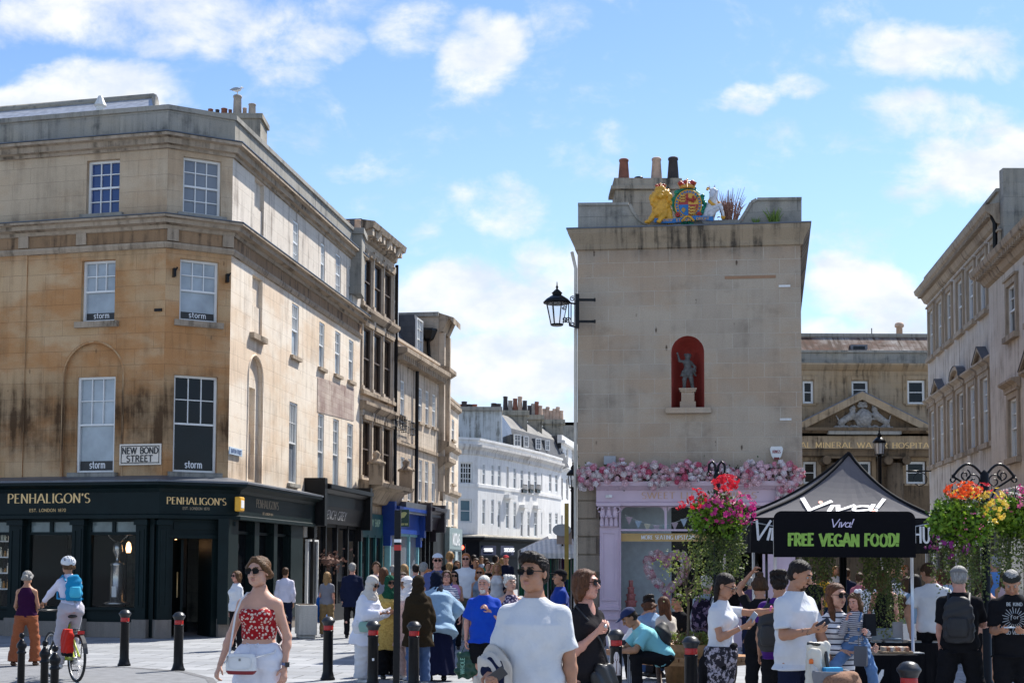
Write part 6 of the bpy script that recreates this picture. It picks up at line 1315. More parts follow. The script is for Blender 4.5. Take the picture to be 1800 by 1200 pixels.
for k in range(420):
 a,r,z=rng.uniform(0,6.28),abs(rng.gauss(0,.17)),rng.uniform(0,.45);p=b+Vector((math.cos(a)*r,math.sin(a)*r,z));u=Vector((rng.gauss(0,1),rng.gauss(0,1),rng.gauss(0,1))).normalized()*.02;v=u.cross(Vector((rng.gauss(0,1),1,rng.gauss(0,1)))).normalized()*.015;mb.quad(p-u,p+v,p+u,p-v)
tag(mb.build('dry_flower_heads',mat('dry_flower',(.34,.18,.14),.9,nz=.4,nsc=30),t),kind='stuff')
red_band=mat('red_reflective_band',(.42,.015,.01),.35,nz=.1)
HZ=lambda px:990+ROLL*(px-900)
def bollard_master():
 t=thing('bollard','x','bollard',(0,0,0),'black bollards with red bands across the square');mb=MB()
 mb.lathe((0,0,0),[(.108,0),(.108,.03),(.094,.045),(.082,.1),(.075,.13),(.072,.7),(.078,.705),(.078,.725),(.07,.73)],24);post=mb.build('post',black_iron,t)
 MB().lathe((0,0,0),[(.069,.731),(.0695,.735),(.0695,.797),(.068,.80)],24).build('red_band',red_band,t)
 MB().lathe((0,0,0),[(.072,.801),(.074,.81),(.086,.835),(.1,.855),(.101,.865),(.098,.875),(.088,.885),(.072,.91),(.045,.926),(.018,.932),(.0,.933)],24).build('cap',mat('dusty_black_dome',(.016,.018,.022),.36,nz=.4,nsc=14,bump=.1),t)
 return t
BL=[(218,1070,'black bollard with red band in front of the dark green shop window'),(313,1074,'black bollard with red band standing before the splayed shop doorway'),(493,1076,'black bollard with red band mostly hidden behind the woman in the red top'),(576,1082,'black bollard with red band standing alone left of the woman in white hijab'),(655,1089,'black bollard with red band and a small white sticker before the woman in white'),(727,1090,'black bollard with red band in front of the dark brown coat'),(1083,1104,'black bollard with a cut out sticker of a man on its post'),(1215,1116,'black bollard with red band in front of the wooden bench'),(1388,1136,'black bollard with red band in front of the man in white checking his phone'),(1600,1160,'nearest black bollard with red band before the black covered table')]
bm0=bollard_master();bcopies=[]
for i,(px,yt,lab)in enumerate(BL):
 Y=(CAM_Z-.933)*F_PX/(yt-HZ(px));o=bm0 if i==0 else copy_tree(bm0);o.location=(XG(px,Y),Y,0);o.rotation_euler.z=i*1.3;o['label']=lab;bcopies.append((o,Y))
def sticker(i,ang,z0,z1,w,m,nm,shape=None):
 o,Y=bcopies[i];r=.0735;base=Vector(o.location);mb=MB();a0=-math.pi/2+ang;n=8;pr=shape or[(0,1)]*9
 for k in range(n):
  for j in range(len(shape)-1 if shape else 1):
   za,zb=(z0,z1)if not shape else(z0+(z1-z0)*j/(len(shape)-1),z0+(z1-z0)*(j+1)/(len(shape)-1));wa,wb=(w,w)if not shape else(w*shape[j],w*shape[j+1])
   q=[(a0+(k/n-.5)*wa/r,za),(a0+((k+1)/n-.5)*wa/r,za),(a0+((k+1)/n-.5)*wb/r,zb),(a0+(k/n-.5)*wb/r,zb)];mb.quad(*[base+Vector((r*math.cos(a),r*math.sin(a),z))for a,z in q])
 s=mb.build(nm,m);return s
tag(sticker(6,0,.38,.66,.115,mat('sticker_white_edge',(.6,.55,.55),.6),'sticker',[.9,.95,1,1,.95,.6,.55,.6,.5,.2]),'cut out paper sticker of a bearded man in a brown jacket on a bollard','sticker')
o,Y=bcopies[6];b_=Vector(o.location);mb=MB();r=.0745
def spatch(a,b,c,d):return[b_+Vector((r*math.cos(-math.pi/2+x/r),r*math.sin(-math.pi/2+x/r),z))for x,z in((a,c),(b,c),(b,d),(a,d))]
for(x0,x1,z0,z1)in((-.045,0,.39,.53),(0,.045,.39,.53),(-.035,0,.53,.555),(0,.035,.53,.555)):mb.quad(*spatch(x0,x1,z0,z1))
stp=[c for c in bpy.data.objects if c.name.startswith('sticker')][0];mb.build('printed_jacket',mat('sticker_brown',(.09,.035,.025),.6),stp)
mb=MB();mb.quad(*spatch(-.018,.018,.56,.61));mb.build('printed_face',mat('sticker_face',(.35,.18,.13),.6),stp);mb=MB();mb.quad(*spatch(-.02,.02,.605,.64));mb.quad(*spatch(-.014,.014,.555,.572));mb.build('printed_hair',mat('sticker_hair',(.04,.025,.02),.6),stp)
tag(sticker(4,.15,.385,.42,.03,white_letters,'sticker'),'small square white sticker on the bollard before the woman in white hijab','sticker')
tag(sticker(6,.5,.26,.3,.024,mat('greyish_sticker',(.4,.45,.42),.6),'sticker'),'little grey sticker low on the bollard with the cut out man','sticker')
def slim():
 t=thing('ornamental_bollard','x','bollard',(0,0,0),'slim ball topped bollards at the left');mb=MB();mb.lathe((0,0,0),[(.06,0),(.06,.08),(.038,.1),(.036,.78),(.047,.785),(.047,.8),(.036,.81),(.036,.83),(.05,.85),(.05,.875),(.042,.89),(.024,.915),(.018,.93)],18);mb.build('post',black_iron,t);MB().ball((0,0,.965),.03,12,8).build('ball_finial',black_iron,t);return t
sm0=slim()
for i,(px,yt,lab)in enumerate(((34.5,1110.5,'slim black ball topped bollard furthest to the left'),(75,1123,'slim black ball topped bollard in front of the bicycle front wheel'),(92.5,1132,'slim black ball topped bollard beside the red pannier'))):
 Y=(CAM_Z-.995)*F_PX/(yt-HZ(px));o=sm0 if i==0 else copy_tree(sm0);o.location=(XG(px,Y),Y,0);o['label']=lab
Y=17.6;x=XG(696.5,Y);zt=at(696,896,Y).z;tp=thing('street_pole','tall plain black square pole with a red band rising among the women in hijabs','pole',(x,Y,0));MB().box((x,Y,zt/2),(.082,.082,zt)).build('post',black_iron,tp,bevel=.006);MB().box((x,Y,at(696,962,Y).z),(.086,.086,.07)).build('red_band',red_band,tp)
MB().box((x,Y,at(696,950,Y).z),(.0855,.0855,.04)).build('white_sticker',white_letters,tp)
conc=stone('pale_concrete',(.42,.40,.36),(.48,.46,.42),(.15,.14,.12),.35,5,5,streak=.4,joint=0)
for(x0,x1,y0,Y,lab)in((514,549,1063,31.0,'pale concrete block planter behind the woman in the red top'),(786,824,1060,31.2,'pale concrete block planter behind the woman in the striped shirt'),(700,740,1058,36,'pale concrete block planter hidden behind the group of women')):
 a,b=XG(x0,Y),XG(x1,Y);h=at(x0,y0,Y).z;t=thing('concrete_planter',lab,'planter',((a+b)/2,Y+.5,0),'concrete planters');mb=MB();w_=b-a;c=Vector(((a+b)/2,Y+.5,0));M=Matrix.Rotation(.3,3,'Z');mb.box(c+Vector((0,0,h/2+.04)),(w_*.92,1.0,h-.08),.25);mb.box(c+Vector((0,0,.04)),(w_*.8,.9,.08),.25);mb.build('trough',conc,t,bevel=.025)
 MB().box(c+Vector((0,0,h-.02)),(w_*.75,.8,.06),.25).build('soil',mat('soil',(.05,.035,.025),.95,nz=.4,nsc=30),t)
def scroll(mb,c,r,a0,turns,ax,ay,w=.012,sg=1):
 pts=[Vector(c)+(Vector(ax)*math.cos(a0+sg*t)+Vector(ay)*math.sin(a0+sg*t))*r*(1-.75*t/(turns*6.283))for t in[turns*6.283*k/16 for k in range(17)]];mb.tube(pts,w,6)
def lantern(t,c,h,w0,w1,glass,n=8):
 """tapered lantern body: c bottom centre"""
 c=Vector(c);mb=MB();mb.lathe(c,[(w0*.9,-.02),(w0,0),(w0,.02)],n)
 for k in range(n):a=2*math.pi*(k+.5)/n;d=Vector((math.cos(a),math.sin(a),0));mb.tube([c+d*w0,c+d*w1+Vector((0,0,h))],.009,4)
 mb.lathe(c+Vector((0,0,h)),[(w1*1.02,0),(w1*1.25,.015),(w1*1.25,.04),(w1*1.0,.1),(w1*.55,.17),(w1*.42,.18),(w1*.42,.22),(w1*.5,.23),(w1*.25,.29),(.02,.32),(.02,.34),(.03,.36),(.012,.4),(.008,.47),(.0,.48)],20);mb.build('lantern_frame',black_iron,t)
 MB().lathe(c,[(w0*.96,.01),(w1*.97,h)],n,math.pi/n).build('lantern_glass',glass,t)
Yl=28.9;s_=Yl/F_PX;cl=at(979,571,Yl);t=thing('wall_lantern','black glazed street lantern on a scrolled bracket at the corner of the central stone building','lamp',at(1015,577,Yl));ORG[t.name]=Vector(t.location)
lantern(t,cl,at(979,534,Yl).z-cl.z,.135,.235,clear_glass);xp=at(1014.5,550,Yl).x;z0,z1=at(1014,577,Yl).z,at(1014,517,Yl).z;mb=MB();mb.box((xp,Yl,(z0+z1)/2),(.085,.12,z1-z0));xw=at(1047,527,Yl).x
for y in(527,565):zz=at(1030,y,Yl).z;mb.box(((xp+xw)/2,Yl,zz),(xw-xp,.05,.05));mb.box((xw-.02,Yl,zz),(.03,.07,.07))
xl=cl.x;zb=at(1000,534,Yl).z
mb.tube([(xp-.04,Yl,zb),(xp-.2,Yl,zb+.03),(xl+.2,Yl,zb)],.02,6);mb.tube([(xp-.04,Yl,z0+.03),(xp-.16,Yl,z0+.06),(xl+.25,Yl,cl.z+.12),(xl+.17,Yl,cl.z+.06)],.02,6);mb.tube([(xp-.13,Yl,z0+.15),(xp-.13,Yl,zb)],.014,6);mb.tube([(xp-.18,Yl,z0+.2),(xp-.18,Yl,zb)],.014,6)
for(dx,z,r,a)in((-.2,z0+.17,.07,0),(-.1,z0+.1,.05,2),(-.1,z1-.1,.06,1),(-.27,zb-.08,.05,3),(-.27,cl.z+.12,.06,4)):scroll(mb,(xp+dx,Yl,z),r,a,1.3,(1,0,0),(0,0,1))
mb.build('bracket',black_iron,t)
def lamp_post(px,ytop,ybot,Y,w,label,frost,name='lamp_post'):
 a,b=at(px,ytop,Y),at(px,ybot,Y);t=thing(name,label,'lamp',(b.x,Y,0));h=(a.z-b.z);mb=MB();mb.lathe((b.x,Y,0),[(.14,0),(.14,.5),(.1,.6),(.07,.9),(.055,b.z-.1),(.08,b.z-.06),(.05,b.z)],14);mb.build('post',black_iron,t);lantern(t,(b.x,Y,b.z+.02),h*.66,w*.75,w,frost,8);return t
lamp_post(1546,770,800,40,.16,'black lamp post with a frosted white lantern in front of the hospital frieze',mat('frosted_lamp_glass',(.62,.64,.66),.3,nz=.05))
lamp_post(1007,826,858,40,.15,'black lamp post with a clear lantern peeking past the left edge of the central building',clear_glass)
Y=70;c=at(812,972,Y);tl=thing('traffic_light','small traffic light showing red at the far end of the street','traffic light',(c.x,Y,0));MB().tube([(c.x,Y,0),(c.x,Y,c.z-.4)],.06,8).build('post',black_iron,tl);MB().box(c,(.34,.25,.95)).build('housing',black_iron,tl);MB().ball(c+Vector((0,-.13,.3)),.11,10,6).build('red_lamp',mat('lit_red_signal',(1,.05,.02),emit=(1,.06,.03),es=6),tl)
def stall():
 Y=38.0;a,b=at(916,975,Y),at(1009,972,Y);t=thing('market_stall','market clothes stall under a grey and white striped awning beside the central building','market stall',((a.x+b.x)/2,Y,0));zt,zb=at(960,953,Y).z,at(960,972,Y).z;n=22;w_=(b.x-a.x);ws=MB();gs=MB()
 for k in range(n):
  x0,x1=a.x+w_*k/n,a.x+w_*(k+1)/n;m=ws if k%2 else gs;sl=lambda x:zt+.12-.3*max(0,1-(x-a.x)/(w_*.6))**1.5;m.quad((x0,Y-.7,zb),(x1,Y-.7,zb),(x1,Y+.6,sl(x1)),(x0,Y+.6,sl(x0)));m.quad((x0,Y-.7,zb-.14),(x1,Y-.7,zb-.14),(x1,Y-.7,zb),(x0,Y-.7,zb));m.quad((x0,Y+.6,sl(x0)),(x1,Y+.6,sl(x1)),(x1,Y+2,sl(x1)-.1),(x0,Y+2,sl(x0)-.1))
 ws.build('awning_white_stripes',mat('awning_white',(.8,.8,.78),.8),t);gs.build('awning_grey_stripes',mat('awning_grey',(.58,.6,.61),.8),t);mb=MB()
 for x in(a.x+.1,b.x-.1,(a.x+b.x)/2):
  for y in(-.6,1.9):mb.tube([(x,Y+y,0),(x,Y+y,zb)],.025,6)
 mb.builds('pole',mat('galvanised_steel',(.35,.36,.37),.4,.7),t);mb=MB();mb.box(((a.x+b.x)/2,Y+.9,.45),(w_*.9,1.6,.9));mb.build('counter',mat('stall_cloth',(.05,.05,.06),.9),t)
 rng=random.Random(6);cl=[(.01,.12,.06),(.02,.16,.1),(.05,.05,.06),(.12,.16,.12),(.3,.28,.26),(.08,.02,.05),(.02,.03,.1)]
 for k in range(16):
  x=a.x+w_*(k+.5)/16;h=rng.uniform(.7,1.1);g=MB();nn=6
  for q in range(nn):x0=x-.09+.18*q/nn;x1=x-.09+.18*(q+1)/nn;y0,y1=Y-.45+.03*math.sin(q*2.3),Y-.45+.03*math.sin((q+1)*2.3);g.quad((x0,y0,zb-.15-h),(x1,y1,zb-.15-h),(x1,y1,zb-.15),(x0,y0,zb-.15))
  sm=g.build('hanging_garment',mat('garment_%d'%(k%7),cl[k%7],.9),t);so_=sm.modifiers.new('thick','SOLIDIFY');so_.thickness=.02
stall()
Y=44;a,b,c=at(912,966,Y),at(975,966,Y),at(965,940,Y);t=thing('navy_gazebo','navy canvas gazebo roof rising behind the striped market awning','gazebo',((a.x+b.x)/2,Y,0));mb=MB();cs=[Vector((a.x,Y,a.z)),Vector((b.x,Y,a.z)),Vector((b.x,Y+3,a.z)),Vector((a.x,Y+3,a.z))];ap=Vector((c.x,Y+1.5,c.z))
for i in range(4):p,q=cs[i],cs[(i+1)%4];mb.add([p,q,ap],[(0,1,2)]);mb.quad(p-Vector((0,0,.25)),q-Vector((0,0,.25)),q,p)
mb.build('canopy',mat('navy_canvas',(.02,.025,.05),.8),t);mb=MB();[mb.tube([(q.x,q.y,0),(q.x,q.y,q.z)],.025,6)for q in cs];mb.builds('leg',mat('galvanised_steel',(.35,.36,.37),.4,.7),t)
Y=33;a,b=at(996,917,Y),at(996,1035,Y);t=thing('mustard_post','mustard yellow flat post beside the left corner of the central building','post',(a.x,Y,0));MB().box((a.x,Y,(a.z+.9)/2+.45),(.1,.06,a.z-.9)).build('board',mat('mustard_paint',(.42,.29,.06),.5),t);MB().tube([(a.x,Y,0),(a.x,Y,.95)],.03,8).build('steel_stub',mat('galvanised_steel',(.35,.36,.37),.4,.7),t)
Y=37;a,b=at(974,955,Y),at(1008,922,Y);t=thing('stall_board','pale board with a rounded sign above the striped awning','sign',((a.x+b.x)/2,Y,0));MB().box(((a.x+b.x)/2+.05,Y+.9,(a.z+b.z)/2-.05),(b.x-a.x-.1,.05,b.z-a.z-.1)).build('panel',mat('beige_board',(.36,.29,.25),.7),t);mb=MB();mb.prism([(a.x+.24+.26*math.cos(k*.3927),Y+.82,b.z-.12+.17*math.sin(k*.3927))for k in range(16)],(0,.04,0));mb.build('oval_sign',mat('pale_grey_sign',(.42,.45,.48),.6),t);MB().tube([((a.x+b.x)/2,Y+.95,0),((a.x+b.x)/2,Y+.95,b.z)],.03,6).build('pole',black_iron,t)
GY=17.4
def gazebo():
 YB=GY+2.5;Pf=lambda x,y:at(x,y,GY);a,b=Pf(1321,909),Pf(1645,909);zv=Pf(1400,971).z;ze=a.z;xa,xb=a.x,b.x;ap=at(1492,797,GY+1.25);t=thing('gazebo','grey and black pop up gazebo with a white logo on its peaked roof','gazebo',((xa+xb)/2,GY+1.25,0));cs=[Vector((xa,GY,ze)),Vector((xb,GY,ze)),Vector((xb,YB,ze)),Vector((xa,YB,ze))];xm=(xa+xb)/2
 def surf(i,u,v):
  p=cs[i].lerp(cs[(i+1)%4],u);top=Vector((xm,GY+1.25,0));top=Vector((ap.x,ap.y,0));q=Vector((p.x,p.y,0)).lerp(top,v);hgt=(ap.z-ze);z=ze+hgt*(.62*v+.38*v**3.0)-.05*math.sin(math.pi*u)*(1-v)*4*v;z+=.006*math.sin(u*40+v*9)*(1-v);return Vector((q.x,q.y,z))
 mb=MB();mb.sm=True;N1,N2=16,14
 for i in range(4):
  for k in range(N1):
   for j in range(N2):mb.quad(surf(i,k/N1,j/N2),surf(i,(k+1)/N1,j/N2),surf(i,(k+1)/N1,(j+1)/N2),surf(i,k/N1,(j+1)/N2))
 m=bpy.data.materials.new('grey_gazebo_fabric');m.use_nodes=True;n=NT(m.node_tree);b_=n.n['Principled BSDF'];b_.inputs['Base Color'].default_value=(.12,.118,.13,1);b_.inputs['Roughness'].default_value=.85
 tr=n.N('ShaderNodeBsdfTranslucent');tr.inputs[0].default_value=(.28,.27,.31,1);mx=n.N('ShaderNodeMixShader');mx.inputs[0].default_value=.35;n.l.new(b_.outputs[0],mx.inputs[1]);n.l.new(tr.outputs[0],mx.inputs[2]);n.l.new(mx.outputs[0],n.n['Material Output'].inputs[0]);bn=n.N('ShaderNodeBump');bn.inputs['Strength'].default_value=.3;tc=n.N('ShaderNodeTexCoord').outputs['Object'];n.l.new(n.noise(tc,9,4,.6,.8),bn.inputs['Height']);n.l.new(bn.outputs[0],b_.inputs['Normal'])
 roof=mb.build('roof',m,t);blk=mat('black_polyester',(.010,.010,.012),.8,nz=.2,nsc=6,bump=.15,bsc=12,spec=.15)
 mb=MB()
 for i in range(4):mb.tube([surf(i,0,j/12)+Vector((0,0,.01))for j in range(13)],.022,6)
 mb.build('roof_binding',blk,t)
 for i in range(4):
  p,q=cs[i],cs[(i+1)%4];mb=MB();K=24;nn=Vector(((q-p).y,-(q-p).x,0)).normalized()
  for k in range(K):
   A,B=p.lerp(q,k/K),p.lerp(q,(k+1)/K);w0,w1=[.012*math.sin(e*1.9)for e in(k,k+1)];mb.quad(Vector((A.x,A.y,zv))+nn*w0,Vector((B.x,B.y,zv))+nn*w1,B,A)
  v=mb.build('valance',blk,t);sd=v.modifiers.new('thick','SOLIDIFY');sd.thickness=.006
  if i==0:
   h=ze-zv;z_=zv+h*.3;x0=Pf(1323,950).x
   lettering('Viva!',(x0-.02,GY-.02,z_+.03),(1,0,0),(0,0,1),.24,.52,thick=.13,thin=.09,slant=.3,gap=.02).build('lettering',white_letters,v);lettering('HU',(Pf(1606,950).x,GY-.02,z_),(1,0,0),(0,0,1),.2,.2,thick=.14,thin=.12).build('lettering',white_letters,v)
 mb=MB();dots=MB();uz=lambda x,y:surf(0,x,y)
 flat=lettering('Viva!',(0,0,0),(1,0,0),(0,1,0),1,4.5,thick=.24,thin=.17,slant=.3,gap=.02);K=len(flat.f)
 def mp_(p):u=.225+p[0]/4.5*.47;v=.20+p[1]*.22;uu=(u-.5)/max(.2,1-v)*1.0+.5;return surf(0,uu,v)+Vector((0,-.012,.014))
 for f in flat.f:mb.add([mp_(flat.v[i])for i in f],[tuple(range(len(f)))])
 mb.build('logo_lettering',white_letters,roof)
 for(cx,cy)in((1.27,.8),(4.13,.0)):dots.add([mp_((cx+.12*math.cos(a),cy+.13*math.sin(a)))+Vector((0,-.006,.004))for a in[k*.785 for k in range(8)]],[tuple(range(8))])
 dots.build('logo_dot',mat('coral_dot',(.75,.12,.06),.6),roof)
 al=mat('aluminium_pole',(.55,.57,.6),.3,.8)
 for q in cs:MB().tube([(q.x+(.03 if q.x<xm else-.03),q.y+(.05 if q.y<GY+1 else-.05),0),(q.x+(.03 if q.x<xm else-.03),q.y+(.05 if q.y<GY+1 else-.05),ze)],.02,8).build('leg',al,t)
 mb=MB()
 for i in range(4):p,q=cs[i],cs[(i+1)%4];mid=(p+q)/2;e=Vector((0,0,.28));mb.tube([p-e*.2,mid-e,q-e*.2],.01,5)
 mb.build('scissor_frame',al,t)
gazebo()
TY=15.5
sb=thing('sign_board','wide black rounded banner sign offering free vegan food on two silver poles','sign',at(1485,1149,TY));ORG[sb.name]=Vector(sb.location)
def signboard():
 P0,P1=at(1361,978.5,TY),at(1610,978.5,TY);zt=at(1485,898,TY).z;x0,x1,z0=P0.x,P1.x,P0.z;r=.09;pts=[(x0,z0),(x1,z0)]
 for cx,a0 in((x1-r,0),(x0+r,90)):pts+=[(cx+r*math.cos(R_(a0+k*15)),zt-r+r*math.sin(R_(a0+k*15)))for k in range(7)]
 pn=MB().prism([(x,TY,z)for x,z in pts],(0,.03,0)).build('banner',mat('black_banner_fabric',(.004,.004,.006),.8,nz=.15,spec=.12),sb)
 X=lambda px:at(px,940,TY).x;Z=lambda py:at(1485,py,TY).z;y=TY-.006
 lettering('Viva!',(X(1459),y,Z(926)),(1,0,0),(0,0,1),Z(912)-Z(926),X(1498)-X(1459),thick=.13,thin=.1,slant=.3,gap=.03).build('lettering',mat('lilac_white_letters',(.62,.55,.72),.5),pn)
 lettering('FREE VEGAN FOOD!',(X(1386),y,Z(958.5)),(1,0,0),(0,0,1),Z(938.5)-Z(958.5),X(1579)-X(1386),thick=.27,thin=.19,slant=.02,jit=.05,gap=.17,seed=5).build('lettering',mat('lime_green_letters',(.24,.43,.06),.6,nz=.2,nsc=30),pn)
 al=mat('aluminium_pole',(.55,.57,.6),.3,.8)
 for px in(1363.5,1604.5):MB().tube([(X(px),TY+.05,.73),(X(px),TY+.05,zt-.1)],.019,10).build('pole',al,sb);MB().box((X(px),TY+.05,.732),(.2,.2,.01)).build('foot_plate',mat('aluminium_pole',(.5,.5,.5),.4,.6),sb)
signboard()
def cloth_table(x0,x1,ytop,Y,depth,label,z=.725):
 a,b=at(x0,ytop,Y).x,at(x1,ytop,Y).x;t=thing('cloth_covered_table',label,'table',((a+b)/2,Y+depth/2,0));blk=mat('black_table_cloth',(.007,.007,.009),.9,nz=.3,nsc=5,spec=.1);mb=MB();mb.box(((a+b)/2,Y+depth/2,z-.01),(b-a,depth,.02));N_=40;per=2*(b-a+depth);pts=[]
 for k in range(N_*2):
  s_=per*k/(N_*2);w_=b-a
  if s_<w_:p=Vector((a+s_,Y,0));n=Vector((0,-1,0))
  elif s_<w_+depth:p=Vector((b,Y+s_-w_,0));n=Vector((1,0,0))
  elif s_<2*w_+depth:p=Vector((b-(s_-w_-depth),Y+depth,0));n=Vector((0,1,0))
  else:p=Vector((a,Y+depth-(s_-2*w_-depth),0));n=Vector((-1,0,0))
  pts.append((p,n))
 for k in range(len(pts)):
  (p,n),(q,m)=pts[k],pts[(k+1)%len(pts)];f0,f1=.03+.02*math.sin(k*1.9),.03+.02*math.sin(((k+1)%len(pts))*1.9);mb.quad(p+n*f0+Vector((0,0,.01)),q+m*f1+Vector((0,0,.01)),q+Vector((0,0,z-.001)),p+Vector((0,0,z-.001)))
 mb.build('tablecloth',blk,t);return t,a,b
tf,ta,tb=cloth_table(1440,1618,1150,15.2,.75,'black cloth covered table carrying the banner poles')
leaf=MB();P_=[at(x,y,15.12)for x,y in((1541,1200),(1544,1186),(1550,1176),(1554,1176),(1553,1186),(1547,1197),(1543,1208))];leaf.prism(P_,(0,.01,0));leaf.build('white_logo_mark',white_letters,tf)
tb_,_,_=cloth_table(1525,1652,1127,17.15,.8,'black cloth covered table with leaflets behind the banner',.745)
rng=random.Random(8);pc=[(.5,.5,.48),(.35,.3,.25),(.12,.12,.13),(.2,.28,.36),(.55,.4,.2)]
def pile(px,py,Y,z,n,w,d,lab):
 c=at(px,py,Y);t=thing('leaflet_pile',lab,'leaflets',(c.x,Y,z))
 for k in range(n):MB().box((c.x+rng.uniform(-.01,.01),Y+rng.uniform(-.01,.01),z+.006+k*.013),(w,d,.011),rng.uniform(-.15,.15)).build('booklet',mat('booklet_%d'%(k%5),pc[k%5],.6),t)
for i,(px,n)in enumerate(((1540,2),(1560,3),(1575,4),(1607,2),(1645,2))):pile(px,1125,17.4,.746,n,.12,.17,['low leaflet pile at the left end of the back table','three booklets piled on the back table','tallest booklet pile on the back table','thin leaflets between the two grey display stands','thin leaflet pile at the right end of the back table'][i])
for i,px in enumerate((1586,1631)):
 c=at(px,1112,17.3);MB().box((c.x,17.5,.746+.125),(.12,.05,.25),.1-.2*i,Matrix.Rotation(-.12,3,'X')).build('display_stand',mat('grey_card',(.3,.3,.31),.6));tag([o for o in bpy.data.objects if o.name.startswith('display_stand')][-1]if i==0 else bpy.data.objects['display_stand.001'],['grey upright leaflet stand on the table left of the silver pole','grey upright leaflet stand on the table right of the silver pole'][i],'display stand')
c=at(1572,1143,15.6);t=thing('food_tray','shallow tray of small packets on the front black table','tray',(c.x,15.55,.727));MB().box((c.x,15.55,.74),(.34,.22,.02)).build('tray',mat('tan_card',(.42,.28,.16),.7),t)
for k in range(8):MB().box((c.x-.13+.037*k,15.55+rng.uniform(-.03,.03),.775),(.03,.15,.045),rng.uniform(-.2,.2)).build('packet',mat('packet_%d'%(k%3),[(.5,.4,.3),(.4,.2,.12),(.55,.5,.45)][k%3],.6),t)
def leafmat(name,c,c2,tr=.35):
 m=bpy.data.materials.new(name);m.use_nodes=True;n=NT(m.node_tree);b=n.n['Principled BSDF'];tc=n.N('ShaderNodeTexCoord').outputs['Object'];nn=n.N('ShaderNodeTexWhiteNoise',noise_dimensions='3D');sn=n.N('ShaderNodeVectorMath',operation='SNAP');n.l.new(tc,sn.inputs[0]);sn.inputs[1].default_value=(.05,.05,.05);n.l.new(sn.outputs[0],nn.inputs[0])
 c_=n.mix(nn.outputs[0],c,c2);n.l.new(c_,b.inputs['Base Color']);b.inputs['Roughness'].default_value=.55;tl=n.N('ShaderNodeBsdfTranslucent');n.l.new(c_,tl.inputs[0]);mx=n.N('ShaderNodeMixShader');mx.inputs[0].default_value=tr;n.l.new(b.outputs[0],mx.inputs[1]);n.l.new(tl.outputs[0],mx.inputs[2]);n.l.new(mx.outputs[0],n.n['Material Output'].inputs[0]);MC[name]=m;return m
lf_dark=leafmat('dark_leaf',(.035,.075,.012),(.07,.12,.02));lf_lime=leafmat('lime_leaf',(.09,.22,.012),(.24,.38,.03));lf_ivy=leafmat('trailing_leaf',(.05,.085,.02),(.13,.16,.04));lf_yg=leafmat('yellow_green_leaf',(.14,.20,.03),(.22,.26,.06))
pet={k:leafmat('petal_'+k,a,b,.25)for k,a,b in(('red',(.55,.01,.02),(.75,.03,.06)),('magenta',(.45,.015,.16),(.62,.05,.28)),('pink',(.65,.12,.25),(.75,.25,.35)),('orange',(.75,.06,.01),(.8,.14,.02)),('yellow',(.75,.5,.04),(.8,.62,.12)),('purple',(.2,.01,.15),(.3,.03,.2)),('white',(.7,.62,.58),(.75,.7,.68)))}
def bloom(mb,p,r,rng,out):
 out=(out+Vector((rng.gauss(0,.3),rng.gauss(0,.3),rng.gauss(0,.3)))).normalized();a=out.cross(Vector((0,0,1))if abs(out.z)<.9 else Vector((1,0,0))).normalized();b=out.cross(a)
 for k in range(5):
  t0,t1=k*1.2566,(k+1)*1.2566;tm=(t0+t1)/2;mb.quad(p,p+(a*math.cos(t0)+b*math.sin(t0))*r*.6+out*r*.35,p+(a*math.cos(tm)+b*math.sin(tm))*r+out*r*.25,p+(a*math.cos(t1)+b*math.sin(t1))*r*.6+out*r*.35)
def cluster(mb,c,R,n,r,rng,kind='leaf',sq=1):
 for _ in range(n):
  d=Vector((rng.gauss(0,1),rng.gauss(0,1),rng.gauss(0,1))).normalized();p=Vector(c)+Vector((d.x*R[0],d.y*R[1],d.z*R[2]))*rng.uniform(.55,1.0)**sq
  if kind=='leaf':leafq(mb,p,r*rng.uniform(.7,1.3),rng)
  else:bloom(mb,p,r*rng.uniform(.75,1.2),rng,d)
